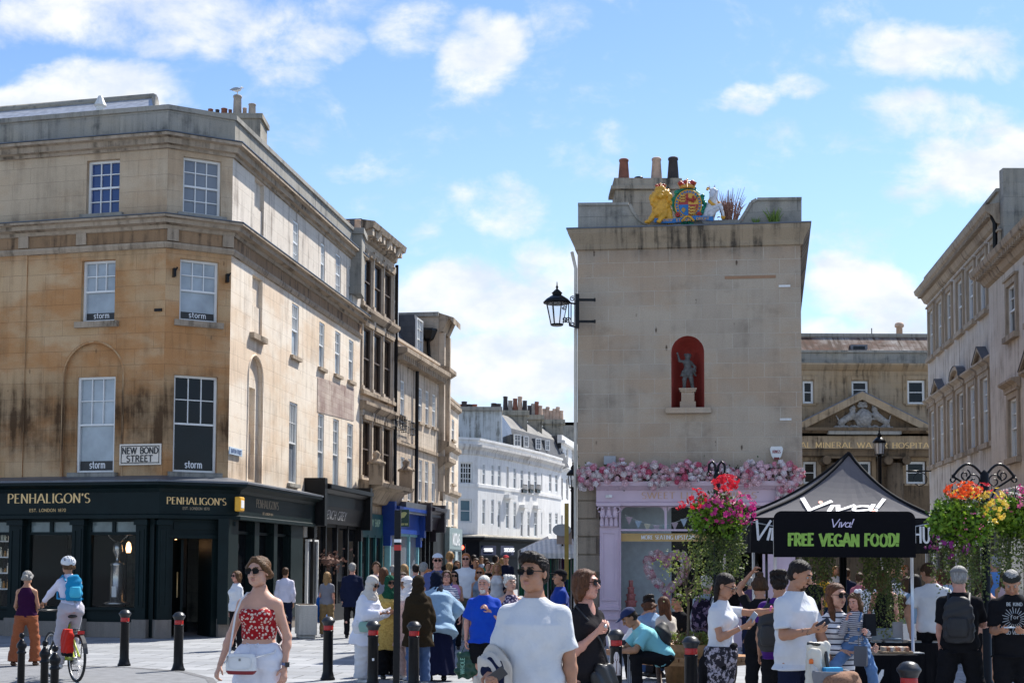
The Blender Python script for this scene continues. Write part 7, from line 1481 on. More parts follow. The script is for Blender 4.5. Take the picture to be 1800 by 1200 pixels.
def basket(px,py,Y,rpx,seed,label,tops,trail,lime=1.0,tl=1.0,lean=0):
 """tops: [(material key, dx, dz, spread, count)] in basket radii; trail: strand count"""
 rng=random.Random(seed);c=at(px,py,Y);R=rpx*Y/F_PX;t=thing('hanging_basket',label,'hanging basket',(c.x,Y,c.z));
 MB().lathe(c-Vector((0,0,R*.35)),[(.02,-R*.35),(R*.3,-R*.25),(R*.45,0),(R*.48,R*.08)],14).build('basket',mat('basket_liner',(.03,.022,.015),.95),t)
 mb=MB();cluster(mb,c-Vector((0,0,R*.05)),(R*.95,R*.95,R*.8),1300,.05,rng);mb.build('foliage',lf_dark,t)
 mb=MB();cluster(mb,c+Vector((-R*.35,-R*.3,-R*.1)),(R*.6,R*.6,R*.55),int(420*lime),.07,rng);cluster(mb,c+Vector((R*.2,-R*.4,-R*.25)),(R*.55,R*.5,R*.6),int(260*lime),.065,rng);mb.build('bright_foliage',lf_lime,t)
 for key,dx,dz,sp,n,r in tops:
  mb=MB();cluster(mb,c+Vector((dx*R,-.45*R,dz*R)),(sp[0]*R,R*.75,sp[1]*R),n,r,rng,'bloom',.5);mb.build('blossoms',pet[key],t,key+' blossoms')
 mb=MB();st=MB()
 for k in range(trail):
  a=rng.uniform(0,6.28);rr=R*rng.uniform(.3,.85);x,y=c.x+math.cos(a)*rr,Y+math.sin(a)*rr*.8;z=c.z-R*.45;ln=R*rng.uniform(.7,2.1)*tl;n=int(ln/.022);ph=rng.uniform(0,6)
  for j in range(n):
   q=j/n;p=Vector((x+.03*math.sin(q*7+ph),y+.03*math.cos(q*5+ph),z-ln*q));leafq(mb,p+Vector((rng.gauss(0,.018),rng.gauss(0,.018),0)),.032,rng,1,.9)
 mb.cur=1
 for k in range(trail//5):
  a=rng.uniform(0,6.28);rr=R*rng.uniform(.5,1.0);x,y=c.x+math.cos(a)*rr,Y+math.sin(a)*rr*.8;ln=R*rng.uniform(.6,1.5)*tl
  for j in range(int(ln/.03)):leafq(mb,Vector((x,y,c.z-R*.4-j*.03))+Vector((rng.gauss(0,.03),rng.gauss(0,.03),0)),.035,rng,1,.9)
 mb.build('trailing_stems',[lf_ivy,lf_yg],t);return t,c,R
basket(1263,903,16.6,56,1,'hanging basket crowned with red geraniums over magenta petunias',[('red',.15,.95,(.42,.28),110,.03),('red',-.75,.45,(.3,.35),50,.028),('magenta',-.05,.05,(.7,.5),120,.034),('magenta',.75,.1,(.35,.5),60,.034),('pink',.1,.5,(.6,.3),40,.026),('red',-1.25,.25,(.1,.1),10,.03)],90)
basket(1688,908,15.8,62,2,'hanging basket with orange red geraniums above yellow petunias and lime leaves',[('orange',-.05,.72,(.5,.25),110,.03),('red',.35,.8,(.4,.15),26,.026),('yellow',.75,.3,(.4,.5),95,.032),('yellow',.1,.65,(.5,.2),30,.026),('pink',.1,-.2,(.5,.5),40,.016),('purple',-.5,-.8,(.6,.4),36,.03)],70,2.4)
basket(1792,903,16.2,60,3,'hanging basket cut by the right edge with pink geraniums and white flowers',[('magenta',.2,.65,(.45,.3),80,.032),('pink',-.5,.3,(.4,.4),40,.028),('white',-.3,.5,(.4,.3),40,.022),('red',.6,.2,(.3,.4),40,.03)],70,2.0)
basket(1437,925,18.2,42,4,'flower basket hidden behind the black banner with green trails hanging below its left part',[('magenta',0,.4,(.6,.3),40,.03)],46,1,1.5)
basket(1550,925,18.2,46,5,'flower basket hidden behind the black banner with long green trails below its right part',[('pink',0,.4,(.6,.3),40,.03)],70,1,1.9)
def basket_post(px,Y,top,arms_,label,r=.05,s2=None):
 x=XG(px,Y);zt=at(px,top,Y).z;t=thing('basket_post',label,'post',(x,Y,0));MB().lathe((x,Y,0),[(.11,0),(.11,.3),(r,.4),(r,zt),(.0,zt+.05)],14).build('post',black_iron,t)
 for sg,ln in arms_:
  mb=MB();n=12;e=Vector((x+sg*ln,Y,zt-.02));pts=[Vector((x+sg*ln*k/n,Y,zt-.05+.16*math.sin(math.pi*k/n)))for k in range(n+1)]
  mb.tube(pts,.016,6);mb.tube([Vector((x+sg*.04,Y,zt-.38)),Vector((x+sg*ln*.35,Y,zt-.18)),Vector((x+sg*ln,Y,zt-.03))],.013,6)
  scroll(mb,(x+sg*ln*.32,Y,zt-.09),.09,0,1.3,(sg,0,0),(0,0,1),.009);scroll(mb,(x+sg*ln*.6,Y,zt-.02),.07,2,1.3,(sg,0,0),(0,0,1),.009);scroll(mb,(x+sg*ln,Y,zt-.07),.05,1.5,.9,(sg,0,0),(0,0,1),.01);mb.build('scroll_arm',black_iron,t)
  ch=MB()
  for k in range(6):ch.tube([e+Vector((0,0,-.12-k*.05)),e+Vector((.012*(k%2),0,-.16-k*.05))],.008,5)
  ch.build('chain',black_iron,t)
 return t
basket_post(1737,16.0,832,[(-1,.38),(1,.36)],'black post with two scrolled iron arms holding flower baskets at the right')
basket_post(1484,18.4,900,[(-1,.34),(1,.48)],'black basket post largely hidden behind the black banner')
x=XG(1262,16.8);zt=at(1262,815,16.8).z;t=thing('basket_post','black post with two hooked tips above the red and magenta basket','post',(x,16.8,0));mb=MB();mb.lathe((x,16.8,0),[(.1,0),(.1,.3),(.045,.4),(.045,zt-.15),(.03,zt-.1)],14)
mb.build('post',black_iron,t)
for sg in(-1,1):mb=MB();mb.tube([(x,16.8,zt-.3),(x+sg*.02,16.8,zt-.02),(x+sg*.055,16.8,zt+.03),(x+sg*.095,16.8,zt-.01),(x+sg*.1,16.8,zt-.1)],.018,6);scroll(mb,(x+sg*.1,16.8,zt-.13),.035,0,1,(1,0,0),(0,0,1),.01);mb.build('hook',black_iron,t)
rosem=[mat('rose_'+n,c,.8,nz=.25,nsc=40)for n,c in(('blush',(.62,.38,.40)),('white',(.66,.58,.58)),('pink',(.58,.22,.29)),('deep_pink',(.48,.08,.14)),('rose_pale',(.66,.44,.48)))]
def rose(mb,c,r,out,rng):
 out=out.normalized();a=out.cross(Vector((.1,.2,1))).normalized();b=out.cross(a);ph=rng.uniform(0,6)
 mb.ball(c+out*r*.25,r*.42,6,4)
 for ring,(q,w,o)in enumerate(((.95,.75,.0),(.68,.6,.25))):
  for k in range(5):t=ph+ring*.6+k*1.2566;d=a*math.cos(t)+b*math.sin(t);s=a*-math.sin(t)+b*math.cos(t);mb.quad(c+d*r*.15+out*r*(o-.1),c+d*r*q*.75+s*r*w*.6+out*r*(o+.15),c+d*r*q+out*r*(o+.4),c+d*r*q*.75-s*r*w*.6+out*r*(o+.15))
def roses(name,label,cat,pts,loc,r0,r1,seed,wts):
 rng=random.Random(seed);t=thing(name,label,cat,loc);M=[MB()for _ in rosem]
 for(p,out)in pts:k=rng.choices(range(5),wts)[0];rose(M[k],p,rng.uniform(r0,r1),out,rng)
 for k,m in enumerate(M):
  if m.v:tag(m.build('roses',rosem[k],t),kind='stuff')
 return t
rng=random.Random(12);pts=[]
for k in range(780):
 px=rng.uniform(1016,1412);yc=834+3*math.sin(px*.05);thick=19+5*math.sin(px*.11+1);a=rng.uniform(0,6.28);rr=math.sqrt(rng.random());py=yc+math.sin(a)*rr*thick;o=.3+.22*math.cos(a*1.0)*rr+rng.uniform(-.05,.1);u,z=fI.uz(px,py,o);out=fI.n*rng.uniform(.5,1)+Vector((rng.gauss(0,.3),0,rng.gauss(.1,.4)));pts.append((fI.p(u,z,o),out))
for k in range(130):
 px=rng.gauss(1386,9);py=rng.uniform(850,905);u,z=fI.uz(px,py,.32);pts.append((fI.p(u,z,.32+rng.uniform(-.05,.08)),fI.n+Vector((rng.gauss(0,.4),0,rng.gauss(0,.3)))))
roses('rose_garland','long garland of pink and white roses along the top of the lilac shopfront','garland',pts,fI.p(2.5,3.4,.3),.05,.09,3,(5,5,3,1.3,4))
mb=MB()
for k in range(500):px=rng.uniform(1016,1412);u,z=fI.uz(px,rng.gauss(836,10),.28);leafq(mb,fI.p(u,z,rng.uniform(.1,.42)),.06,rng)
tag(mb.build('garland_leaves',lf_dark,bpy.data.objects['rose_garland']),kind='stuff')
mb=MB();mb.fb(fI,fI.uz(1018,900)[0],fI.uz(1408,900)[0],fI.uz(1200,846)[1],fI.uz(1200,824)[1],.02,.24);mb.build('garland_core',mat('moss_core',(.12,.07,.06),.95),bpy.data.objects['rose_garland'])
pts=[];cu,cz=fI.uz(1172,1004,-.14);sc=(fI.uz(1214,1000,-.25)[0]-fI.uz(1131,1000,-.25)[0])/34.
for k in range(260):
 t_=rng.uniform(0,6.283);q=1-.24*rng.random();x=16*math.sin(t_)**3*q;y=(13*math.cos(t_)-5*math.cos(2*t_)-2*math.cos(3*t_)-math.cos(4*t_))*q;pts.append((fI.p(cu+x*sc,cz+y*sc*1.15,-.14+rng.uniform(-.04,.04)),fI.n+Vector((rng.gauss(0,.3),0,rng.gauss(0,.3)))))
roses('rose_heart','heart shaped wreath of pink and white roses inside the lilac shop window','wreath',pts,fI.p(cu,cz,-.14),.065,.09,5,(5,4,4,1,3))
def cake(px,ybot,ytop,wpx,o,m,label,n=4):
 u,z0=fI.uz(px,ybot,o);z1=fI.uz(px,ytop,o)[1];w_=wpx*28.9/F_PX;p=fI.p(u,z0,o);t=thing('tiered_cake',label,'cake',p);mb=MB();h=(z1-z0)/n
 for k in range(n):
  r=w_/2*(1-.2*k);mb.lathe(p+Vector((0,0,h*k)),[(r,0),(r,h*.85),(r*.9,h),(.01,h)],16)
  for q in range(9):a=q*.698;mb.ball(p+Vector((math.cos(a)*r,math.sin(a)*r,h*(k+.8))),r*.22,6,4)
 mb.build('tiers',m,t)
cake(1109,1066,1019,19,-.3,mat('pink_icing',(.52,.16,.15),.6,nz=.1),'pink four tier display cake at the left of the lilac shop window');cake(1185,1075,1046,13,-.35,mat('white_icing',(.6,.58,.52),.6),'slim white tiered display cake under the rose heart',5)
def young_tree():
 Y=19.0;base=Vector((XG(1209,Y),Y,0));t=thing('young_tree','slender young tree with sparse yellow green leaves growing from the bench planter','tree',base);rng=random.Random(21);top=at(1205,985,Y);tr=MB();P0=base+Vector((0,0,.4));P1=at(1210,1060,Y);P2=at(1203,1010,Y);tr.tube([P0,P1,P2,top],[.022,.018,.013,.008],6);lf=MB();tips=[]
 for(x,y)in((1185,1035),(1175,1000),(1195,972),(1215,960),(1235,985),(1245,1020),(1250,1000),(1225,1045),(1190,1050),(1160,985),(1230,960),(1255,1040),(1180,975),(1205,1060),(1240,970)):
  e=at(x,y,Y+rng.uniform(-.4,.4));s=P1.lerp(top,rng.uniform(0,.9));m_=(s+e)/2+Vector((0,0,.05));tr.tube([s,m_,e],[.008,.006,.003],4,False);tips.append((s,m_,e))
 tr.build('trunk',mat('young_bark',(.14,.10,.065),.9),t)
 for s,m_,e in tips:
  for k in range(36):q=rng.uniform(.35,1.08);p=s.lerp(e,q)+Vector((rng.gauss(0,.055),rng.gauss(0,.055),rng.gauss(0,.05)));leafq(lf,p,.045,rng,1)
 lf.build('crown',lf_yg,t)
young_tree()
def bench():
 Y=18.6;c=Vector((XG(1226,Y),Y+.55,0));t=thing('round_bench','wooden slatted round bench built around a planted tub','bench',c);R0,R1,z=.42,.86,.45;wood=mat('warm_oiled_wood',(.42,.21,.085),.5,nz=.25,nsc=14,bump=.2,bsc=30)
 mb=MB();n=40
 for k in range(n):
  a0,a1=2*math.pi*k/n+.012,2*math.pi*(k+1)/n-.012;P=[c+Vector((r*math.cos(a),r*math.sin(a)*.8,0))for a,r in((a0,R0),(a1,R0),(a1,R1),(a0,R1))];mb.hexa([p+Vector((0,0,z-.045))for p in P],[p+Vector((0,0,z))for p in P])
 mb.build('seat',wood,t);mb=MB();pts=[c+Vector((R1*.99*math.cos(a),R1*.99*.8*math.sin(a),z-.05))for a in[2*math.pi*k/40 for k in range(41)]]
 for a,b in zip(pts[:-1],pts[1:]):mb.quad(a-Vector((0,0,.05)),b-Vector((0,0,.05)),b,a)
 mb.build('apron',wood,t);MB().lathe(c,[(.36,.05),(.40,.5),(.42,.62),(.38,.62),(.37,.55),(.01,.55)],24).build('tub',mat('slatted_tub_wood',(.36,.19,.075),.6,nz=.3,nsc=18),t)
 br=mat('brown_metal',(.09,.05,.035),.5)
 for a in(-2.9,-2.3,-1.57,-.85,-.2,1.0,2.1):p=Vector((math.cos(a),math.sin(a)*.8,0));MB().tube([c+p*.5+Vector((0,0,z-.06)),c+p*.82+Vector((0,0,z-.08)),c+p*.8+Vector((0,0,0.25)),c+p*.74+Vector((0,0,.0))],.022,6).build('leg',br,t)
 rng=random.Random(4);mb=MB();cluster(mb,c+Vector((0,0,.66)),(.36,.3,.14),500,.06,rng);mb.build('low_planting',lf_yg,t);mb=MB();cluster(mb,c+Vector((-.1,-.1,.68)),(.3,.25,.12),160,.05,rng);mb.build('russet_planting',mat('russet_leaf',(.2,.1,.05),.8),t)
bench()
SK={'fair':(.52,.29,.205),'tan':(.40,.20,.12),'rosy':(.54,.27,.20),'olive':(.33,.175,.10),'brown':(.20,.10,.06)}
HR={'blonde':(.30,.18,.08),'dirty_blonde':(.10,.052,.024),'brown':(.055,.028,.014),'dark':(.016,.011,.009),'ginger':(.42,.15,.05),'grey':(.26,.25,.235),'white':(.56,.54,.50),'chestnut':(.10,.042,.02)}
def skinm(k):
 n='skin_'+k
 if n in MC:return MC[n]
 m=mat(n,SK[k],.5,nz=.14,nsc=9,bump=.12,bsc=140,spec=.35);b=m.node_tree.nodes['Principled BSDF'];b.inputs['Subsurface Weight'].default_value=.12;b.inputs['Subsurface Radius'].default_value=(.02,.008,.004);b.inputs['Subsurface Scale'].default_value=.5;return m
def hairm(k):
 n='hair_'+k
 if n in MC:return MC[n]
 m=mat(n,HR[k],.5,nz=0,spec=.15);t=NT(m.node_tree);b=t.n['Principled BSDF'];v=t.mp(t.N('ShaderNodeTexCoord').outputs['Object'],(60,60,7));q=t.noise(v,1.6,4,.65);c=HR[k]
 t.l.new(t.mix(t.mr(q,.3,.7),tuple(x*.45 for x in c),tuple(min(1,x*1.5)for x in c)),b.inputs['Base Color']);bn=t.N('ShaderNodeBump');bn.inputs['Strength'].default_value=.9;bn.inputs['Distance'].default_value=.01;t.l.new(q,bn.inputs['Height']);t.l.new(bn.outputs[0],b.inputs['Normal']);return m
def fab(name,c,kind='plain',c2=None,per=.03,rough=.88):
 n='fabric_'+name
 if n in MC:return MC[n]
 m=mat(n,c,rough,nz=0,spec=.15);t=NT(m.node_tree);b=t.n['Principled BSDF'];tc=t.N('ShaderNodeTexCoord').outputs['Object'];b.inputs['Sheen Weight'].default_value=.08 if max(c)>.06 else 0;b.inputs['Specular IOR Level'].default_value=.15 if max(c)>.06 else.06
 big=t.noise(tc,4,3);col=t.mix(t.mr(big,.3,.7),tuple(x*.9 for x in c),tuple(x*1.06 for x in c))
 if kind=='stripe':
  s=t.N('ShaderNodeSeparateXYZ');t.l.new(tc,s.inputs[0]);w_=t.m('FRACT',t.m('DIVIDE',t.m('ADD',s.outputs[2],t.m('MULTIPLY',big,.01)),per));col=t.mix(t.m('LESS_THAN',w_,.26 if per>.035 else.5),col,c2)
 elif kind in('floral','spots','blotch'):
  v=t.N('ShaderNodeTexVoronoi');t.l.new(tc,v.inputs[0]);v.inputs['Scale'].default_value=1/per;a=t.mr(v.outputs[0],.34,.40,1,0)if kind!='blotch' else t.mr(t.noise(tc,1/per,3,.7),.5,.56)
  col=t.mix(a,col,c2)
  if kind=='floral':col=t.mix(t.mr(v.outputs[0],.10,.14,1,0),col,c)
 t.l.new(col,b.inputs['Base Color']);h=t.m('ADD',t.m('MULTIPLY',t.noise(tc,9,3,.55,1.2),1.6),t.m('MULTIPLY',t.noise(tc,300,1),.06));bn=t.N('ShaderNodeBump');bn.inputs['Strength'].default_value=.45;bn.inputs['Distance'].default_value=.014;t.l.new(h,bn.inputs['Height']);t.l.new(bn.outputs[0],b.inputs['Normal']);return m
lipm=mat('lips',(.36,.16,.125),.5,nz=.1);browm=mat('eyebrow',(.05,.03,.02),.8,nz=.1);eye_w=mat('eye_white',(.30,.27,.25),.4,nz=0);eye_d=mat('eye_iris',(.03,.02,.015),.15,nz=0)
dark_lens=mat('dark_sunglass_lens',(.006,.005,.005),.3,nz=0,spec=.15);black_pl=mat('black_plastic',(.012,.012,.012),.3,nz=.1)
leather_bk=mat('black_leather',(.012,.012,.013),.45,nz=.2,bump=.2,bsc=70)
def nrm(v):v=np.array(v,float);return v/np.linalg.norm(v)
def rotm(yaw=0,pitch=0,roll=0):
 """yaw to the image right for a person facing us, pitch looks down"""
 return np.array(Matrix.Rotation(R_(yaw),3,'Z')@Matrix.Rotation(R_(pitch),3,'X')@Matrix.Rotation(R_(roll),3,'Y'))
DET={3:(.010,.0052,.0048,.011),2:(.014,.0075,.0065,.015),1:(.021,.0115,.012,.021),0:(.03,.017,.02,.03)}
PEOPLE={}
def person(label,px,Y,ytop=None,H=1.7,face=0,sex='m',bld=1.0,skin='fair',hair=('short','brown'),top=None,bottom=None,shoes=None,lean=0,yaw=0,pitch=0,roll=0,a0=None,a1=None,l0=None,l1=None,det=1,glasses=None,hat=None,hipz=None,group='people crossing the square',h0=None,h1=None,beard=None,key=None,sz=1.0,X=None,neck=0,twist=0):
 if ytop is not None:H=at(px,ytop,Y).z
 sc=H/1.75;fm=sex=='f';RB,RH,RN,RC=DET[det];x=XG(px,Y)if X is None else X
 root=thing('person',label,'person',(x,Y,0),group);root.scale=(sc,)*3;root.rotation_euler.z=R_(face);ORG[root.name]=Vector((0,0,0))
 sk=skinm(skin);a0=a0 or((-.13,.03,-1),(-.03,-.18,-1));a1=a1 or((.13,.03,-1),(.03,-.18,-1));l0=l0 or((-.05,-.04,-1),(0,.04,-1));l1=l1 or((.05,.04,-1),(0,.06,-1))
 TH,SHN,AN=.43,.415,.075;L=[]
 M=rotm(twist)@np.array(Matrix.Rotation(R_(lean),3,'X'));hx=(-.088,.088)
 hips=[np.array((hx[i],0,0))for i in(0,1)];kn=[hips[i]+nrm(l[0])*TH for i,l in enumerate((l0,l1))];an=[kn[i]+nrm(l[1])*SHN for i,l in enumerate((l0,l1))]
 O=np.array((0,0,hipz/sc if hipz else-min(a[2]for a in an)+AN));hips=[h+O for h in hips];kn=[k+O for k in kn];an=[a+O for a in an]
 T=lambda p:O+M@np.array(p,float)
 sw,sd=(.87,.92)if fm else(1,1);b_=bld
 prof=[(-.07,.15*b_,.11*b_),(0,.172*b_,.122*b_),(.06,.168*b_,.118*b_),(.16,(.128 if fm else.15)*b_,(.097 if fm else.108)*b_*b_),(.28,.162*sw*b_,.115*sd*b_,-.004),(.38,.172*sw*b_,.118*sd*b_,-.004),(.44,.158*sw,.1*sd),(.49,.108*sw,.078),(.55,.062,.06),(.58,.052,.055)]
 shx=(.166 if not fm else.142)*(1+(b_-1)*.5);SH=[T((-shx,.005,.437)),T((shx,.005,.437))];UA,FA=.272,.25;ar=(.85 if fm else 1.0)*(.75+.25*b_)
 EL=[SH[i]+nrm(a[0])*UA for i,a in enumerate((a0,a1))];WR=[EL[i]+nrm(a[1])*FA for i,a in enumerate((a0,a1))]
 HM=rotm(yaw,pitch,roll);NB=T((0,.012,.53));HC=T((0,.004-neck,.585))+HM@np.array((0,-.012,.115))*1.0
 Hp=lambda p:HC+HM@np.array(p,float)
 B=SD();B.loft(prof,M,O,.03)
 if fm:
  for s in(-1,1):B.ell(T((s*.068*b_,-.085,.345)),(.066*b_,.062,.068),k=.03)
 B.cone(NB,HC+HM@np.array((0,.02,-.05)),.056 if not fm else.047,.05 if not fm else.042,.03)
 for i in(0,1):
  s=(-1,1)[i];B.cone(T((s*.05,.005,.485)),SH[i],.045,.052*ar,.05);B.cone(SH[i],EL[i],.053*ar,.039*ar,.03);B.cone(EL[i],WR[i],.041*ar,.0265*ar,.02);B.ell(EL[i]+(WR[i]-EL[i])*.28,.042*ar,k=.03)
  B.cone(hips[i],kn[i],.080*(.8+.2*b_),.054,.04);B.cone(kn[i],an[i],.052,.034,.03);cf=kn[i]+(an[i]-kn[i])*.3+np.array((0,.02,0));B.ell(cf,(.048,.05,.09),k=.05)
 VF=[B.mesh(RB)]
 Hd=SD();E=lambda c,r,k=.015,mode='u':Hd.ell(Hp(c),r,HM,k,mode)
 E((0,.014,.032),(.075,.094,.086),.02);E((0,-.02,-.035),(.057,.066,.072),.03);E((0,-.058,-.094),(.028,.026,.022),.03);
 for s in(-1,1):E((s*.036,-.05,-.032),(.028,.032,.03),.02);E((s*.045,-.02,-.075),(.022,.04,.026),.025);E((s*.031,-.100,.012),(.019,.014,.013),.014,'s');E((s*.075,.012,-.004),(.010,.021,.031),.006);E((s*.013,-.099,-.03),(.009,.011,.009),.008)
 E((0,-.074,.037),(.048,.022,.014),.02);Hd.cone(Hp((0,-.086,.016)),Hp((0,-.110,-.024)),.009,.0135,.012);E((0,-.086,-.054),(.024,.012,.006),.008);E((0,-.084,-.067),(.02,.011,.007),.008)
 Hd.cone(Hp((0,.02,-.05)),NB+(np.array(HC)-NB)*.15,.05 if not fm else.042,.053 if not fm else.044,.025)
 VF.append(Hd.mesh(RH))
 HP=[]
 for i,(a,ho)in enumerate(((a0,h0),(a1,h1))):
  ho=ho or{};s=(-1,1)[i];fd=nrm(a[1]);hd=nrm(ho.get('d',fd));pn=np.array(ho.get('pn',(-s,.1,0)),float);pn=nrm(pn-hd*(pn@hd));sd_=np.cross(hd,pn)*s*-1
  fw=np.array((0,-1,0.2));sd_=sd_ if(sd_@fw)>0 or ho.get('keep')else-sd_
  curl=ho.get('curl',.55);D=SD();w_=WR[i];hs=.92 if fm else 1.0;D.cone(w_-fd*.03,w_+hd*.01,.0275*ar,.024*ar,.01);D.cone(w_+hd*.015,w_+hd*.078*hs,.026*hs,.034*hs,.012,flat=(pn,.48));tips=[]
  if det>=1:
   fr=(.0088 if det>1 else.0105)*hs
   for j,(off,ln)in enumerate(((.028,.040),(.010,.045),(-.009,.042),(-.027,.033))):
    p=w_+(hd*.082+sd_*off)*hs;d1=nrm(hd+sd_*off*2.5+pn*curl*.5);p1=p+d1*ln*.85*hs;d2=nrm(hd*(1-curl)+pn*curl*1.3);p2=p1+d2*ln*.62*hs;d3=nrm(hd*(.6-curl)+pn*curl*1.5+pn*.1);p3=p2+d3*ln*.45*hs;D.cone(p,p1,fr*1.05,fr,.006);D.cone(p1,p2,fr,fr*.92,.003);D.cone(p2,p3,fr*.92,fr*.75,.003)
   t0=w_+(hd*.022+sd_*.026)*hs;t1=t0+nrm(hd*.7+sd_*.75+pn*.3)*.04*hs;t2=t1+nrm(hd+sd_*.1+pn*(.3+curl*.6))*.032*hs;D.cone(t0,t1,fr*1.35,fr*1.15,.01);D.cone(t1,t2,fr*1.12,fr*.85,.004)
  else:D.cone(w_+hd*.07,w_+hd*.14+pn*.03*curl,.034,.022,.01,flat=(pn,.5))
  VF.append(D.mesh(RN));HP.append(w_+hd*.075*hs+pn*.02)
 iH=HM.T
 def mf(c):
  q=(c-HC)@HM;r=np.zeros(len(c),int)
  r[((q[:,0]/.025)**2+((q[:,1]+.095)/.022)**2+((q[:,2]+.0605)/.0115)**2)<1]=1
  for s in(-1,1):r[(((q[:,0]-s*.032)/.021)**2+((q[:,1]+.088)/.03)**2+((q[:,2]-.036)/.0055)**2)<1]=2
  return r
 np_mesh('body',VF,[sk,lipm,hairm(hair[1]if hair[1]not in('white','blonde')else 'dirty_blonde')],root,mf if det>=1 else None)
 if det>=2 and glasses!='sun':
  mb=MB();mb.cur=0
  for s in(-1,1):mb.ball(Hp((s*.031,-.0815,.010)),.0108,10,8)
  mb.cur=1
  for s in(-1,1):mb.ball(Hp((s*.031,-.0895,.009)),.0056,8,6)
  mb.build('eyes',[eye_w,eye_d],root)
 st,hc=hair
 if st:
  Hh=SD();e=lambda c,r,k=.02:Hh.ell(Hp(c),r,HM,k);e((0,.02,.044),(.086,.104,.086))
  Hh.cut(Hp((0,-.062,.072)),HM@np.array((0,-.72,-.69)));
  if st in('short','crop','quiff','curly'):e((0,.045,-.02),(.078,.074,.06));
  if st=='quiff':e((0,-.045,.112),(.065,.05,.032));e((-.03,-.07,.095),(.035,.028,.028));e((.03,-.072,.095),(.035,.025,.025));e((-.055,-.04,.085),(.03,.03,.03))
  if st=='curly':
   for q in range(22):a=q*2.4;e((.07*math.cos(a),.03+.075*math.sin(a),.06+.05*math.sin(q*1.3)),(.032,)*3,.012)
  if st in('long','bob','wavy'):
   dn={'long':-.30,'bob':-.115,'wavy':-.22}[st];e((0,.05,-.02),(.086,.075,.08))
   for s in(-1,1):
    Hh.cone(Hp((s*.074,.0,.04)),Hp((s*.082,.01,dn*.55)),.026,.034,.03);Hh.cone(Hp((s*.078,.015,dn*.5)),Hp((s*.07,.03,dn)),.034,.022,.03)
   Hh.cone(Hp((0,.07,0)),Hp((0,.08,dn)),.07,.055,.04,flat=(HM@np.array((0,1,0)),.6))
   if st=='bob':Hh.cone(Hp((-.05,-.045,.085)),Hp((-.085,-.04,-.03)),.018,.02,.02);Hh.cone(Hp((.05,-.045,.085)),Hp((.085,-.04,-.03)),.018,.02,.02)
  if st in('bun','pony','sleek','topbun','pigtail'):e((0,.05,-.01),(.07,.062,.055))
  if st in('bun','pony','sleek','topbun'):
   for s in(-1,1):Hh.cone(Hp((s*.012,-.058,.108)),Hp((s*.076,-.024,.035)),.017,.02,.02);Hh.cone(Hp((s*.076,-.024,.035)),Hp((s*.07,.06,-.03)),.02,.03,.03)
  if st=='sleek':e((0,.115,-.02),(.034,.03,.05))
  if st=='bun':e((0,.125,.0),(.038,)*3)
  if st=='topbun':e((0,.07,.14),(.04,.04,.034))
  if st=='pony':e((0,.115,.02),(.026,)*3);Hh.cone(Hp((0,.12,.01)),Hp((0,.12,-.17)),.026,.014,.02)
  if st=='pigtail':
   for s in(-1,1):Hh.cone(Hp((s*.06,.06,-.03)),Hp((s*.075,-.0,-.22)),.03,.016,.02)
  if st=='sideswept':e((0,.06,-.02),(.08,.066,.075));Hh.cone(Hp((-.07,.03,-.02)),Hp((-.085,-.03,-.15)),.036,.032,.02);Hh.cone(Hp((-.085,-.03,-.15)),Hp((-.075,-.09,-.42)),.032,.018,.02)
  am={'curly':.006,'wavy':.005,'quiff':.004}.get(st,.0022)
  Hh.disp(lambda X_,Y_,Z_:am*np.sin(X_*130+5*np.sin(Z_*28))*np.sin(Y_*120+4*np.sin(Z_*22)))
  Hh.ell(Hp((0,-.085,-.045)),(.062,.06,.098),HM,.01,'s')
  np_mesh('hair',Hh.mesh(RH*1.05),hairm(hc),root)
 if beard:
  D=SD();D.ell(Hp((0,-.021,-.042)),(.0595,.0685,.07)if beard[0]!='full' else(.062,.072,.074),HM,.02);D.ell(Hp((0,-.060,-.097)),(.030,.0275,.024)if beard[0]!='full' else(.038,.034,.036),HM,.02);D.ell(Hp((0,-.105,-.061)),(.02,.03,.009),HM,.006,'s');D.cut(Hp((0,0,-.045)),HM@np.array((0,-.25,1)));D.ell(Hp((0,-.092,-.044)),(.027,.014,.007),HM,.006);D.disp(lambda X_,Y_,Z_:.0015*np.sin(X_*300)*np.sin(Z_*260));np_mesh('beard',D.mesh(RH),hairm(beard[1]),root)
 if glasses and det>=1:
  mb=MB();big=1.2 if glasses=='sun' and fm else 1.0
  for s in(-1,1):
   pts=[Hp((s*.0335+.0265*big*math.copysign(abs(math.cos(a))**.7,math.cos(a)),-.107+.01*abs(math.cos(a)),.010+.020*big*math.copysign(abs(math.sin(a))**.7,math.sin(a))))for a in[k*.3927 for k in range(16)]]
   if glasses=='sun':mb.prism([Vector(p)for p in pts],Vector(HM@np.array((0,.005,0))))
   else:mb.tube([Vector(p)for p in pts]+[Vector(pts[0])],.0022,5)
   mb.tube([Vector(Hp((s*.056,-.104,.016))),Vector(Hp((s*.078,-.04,.014))),Vector(Hp((s*.079,.01,.006)))],.0032,5)
  mb.tube([Vector(Hp((-.01,-.108,.014))),Vector(Hp((.01,-.108,.014)))],.003,5);mb.build('sunglasses' if glasses=='sun' else 'spectacles',dark_lens if glasses=='sun' else black_pl,root)
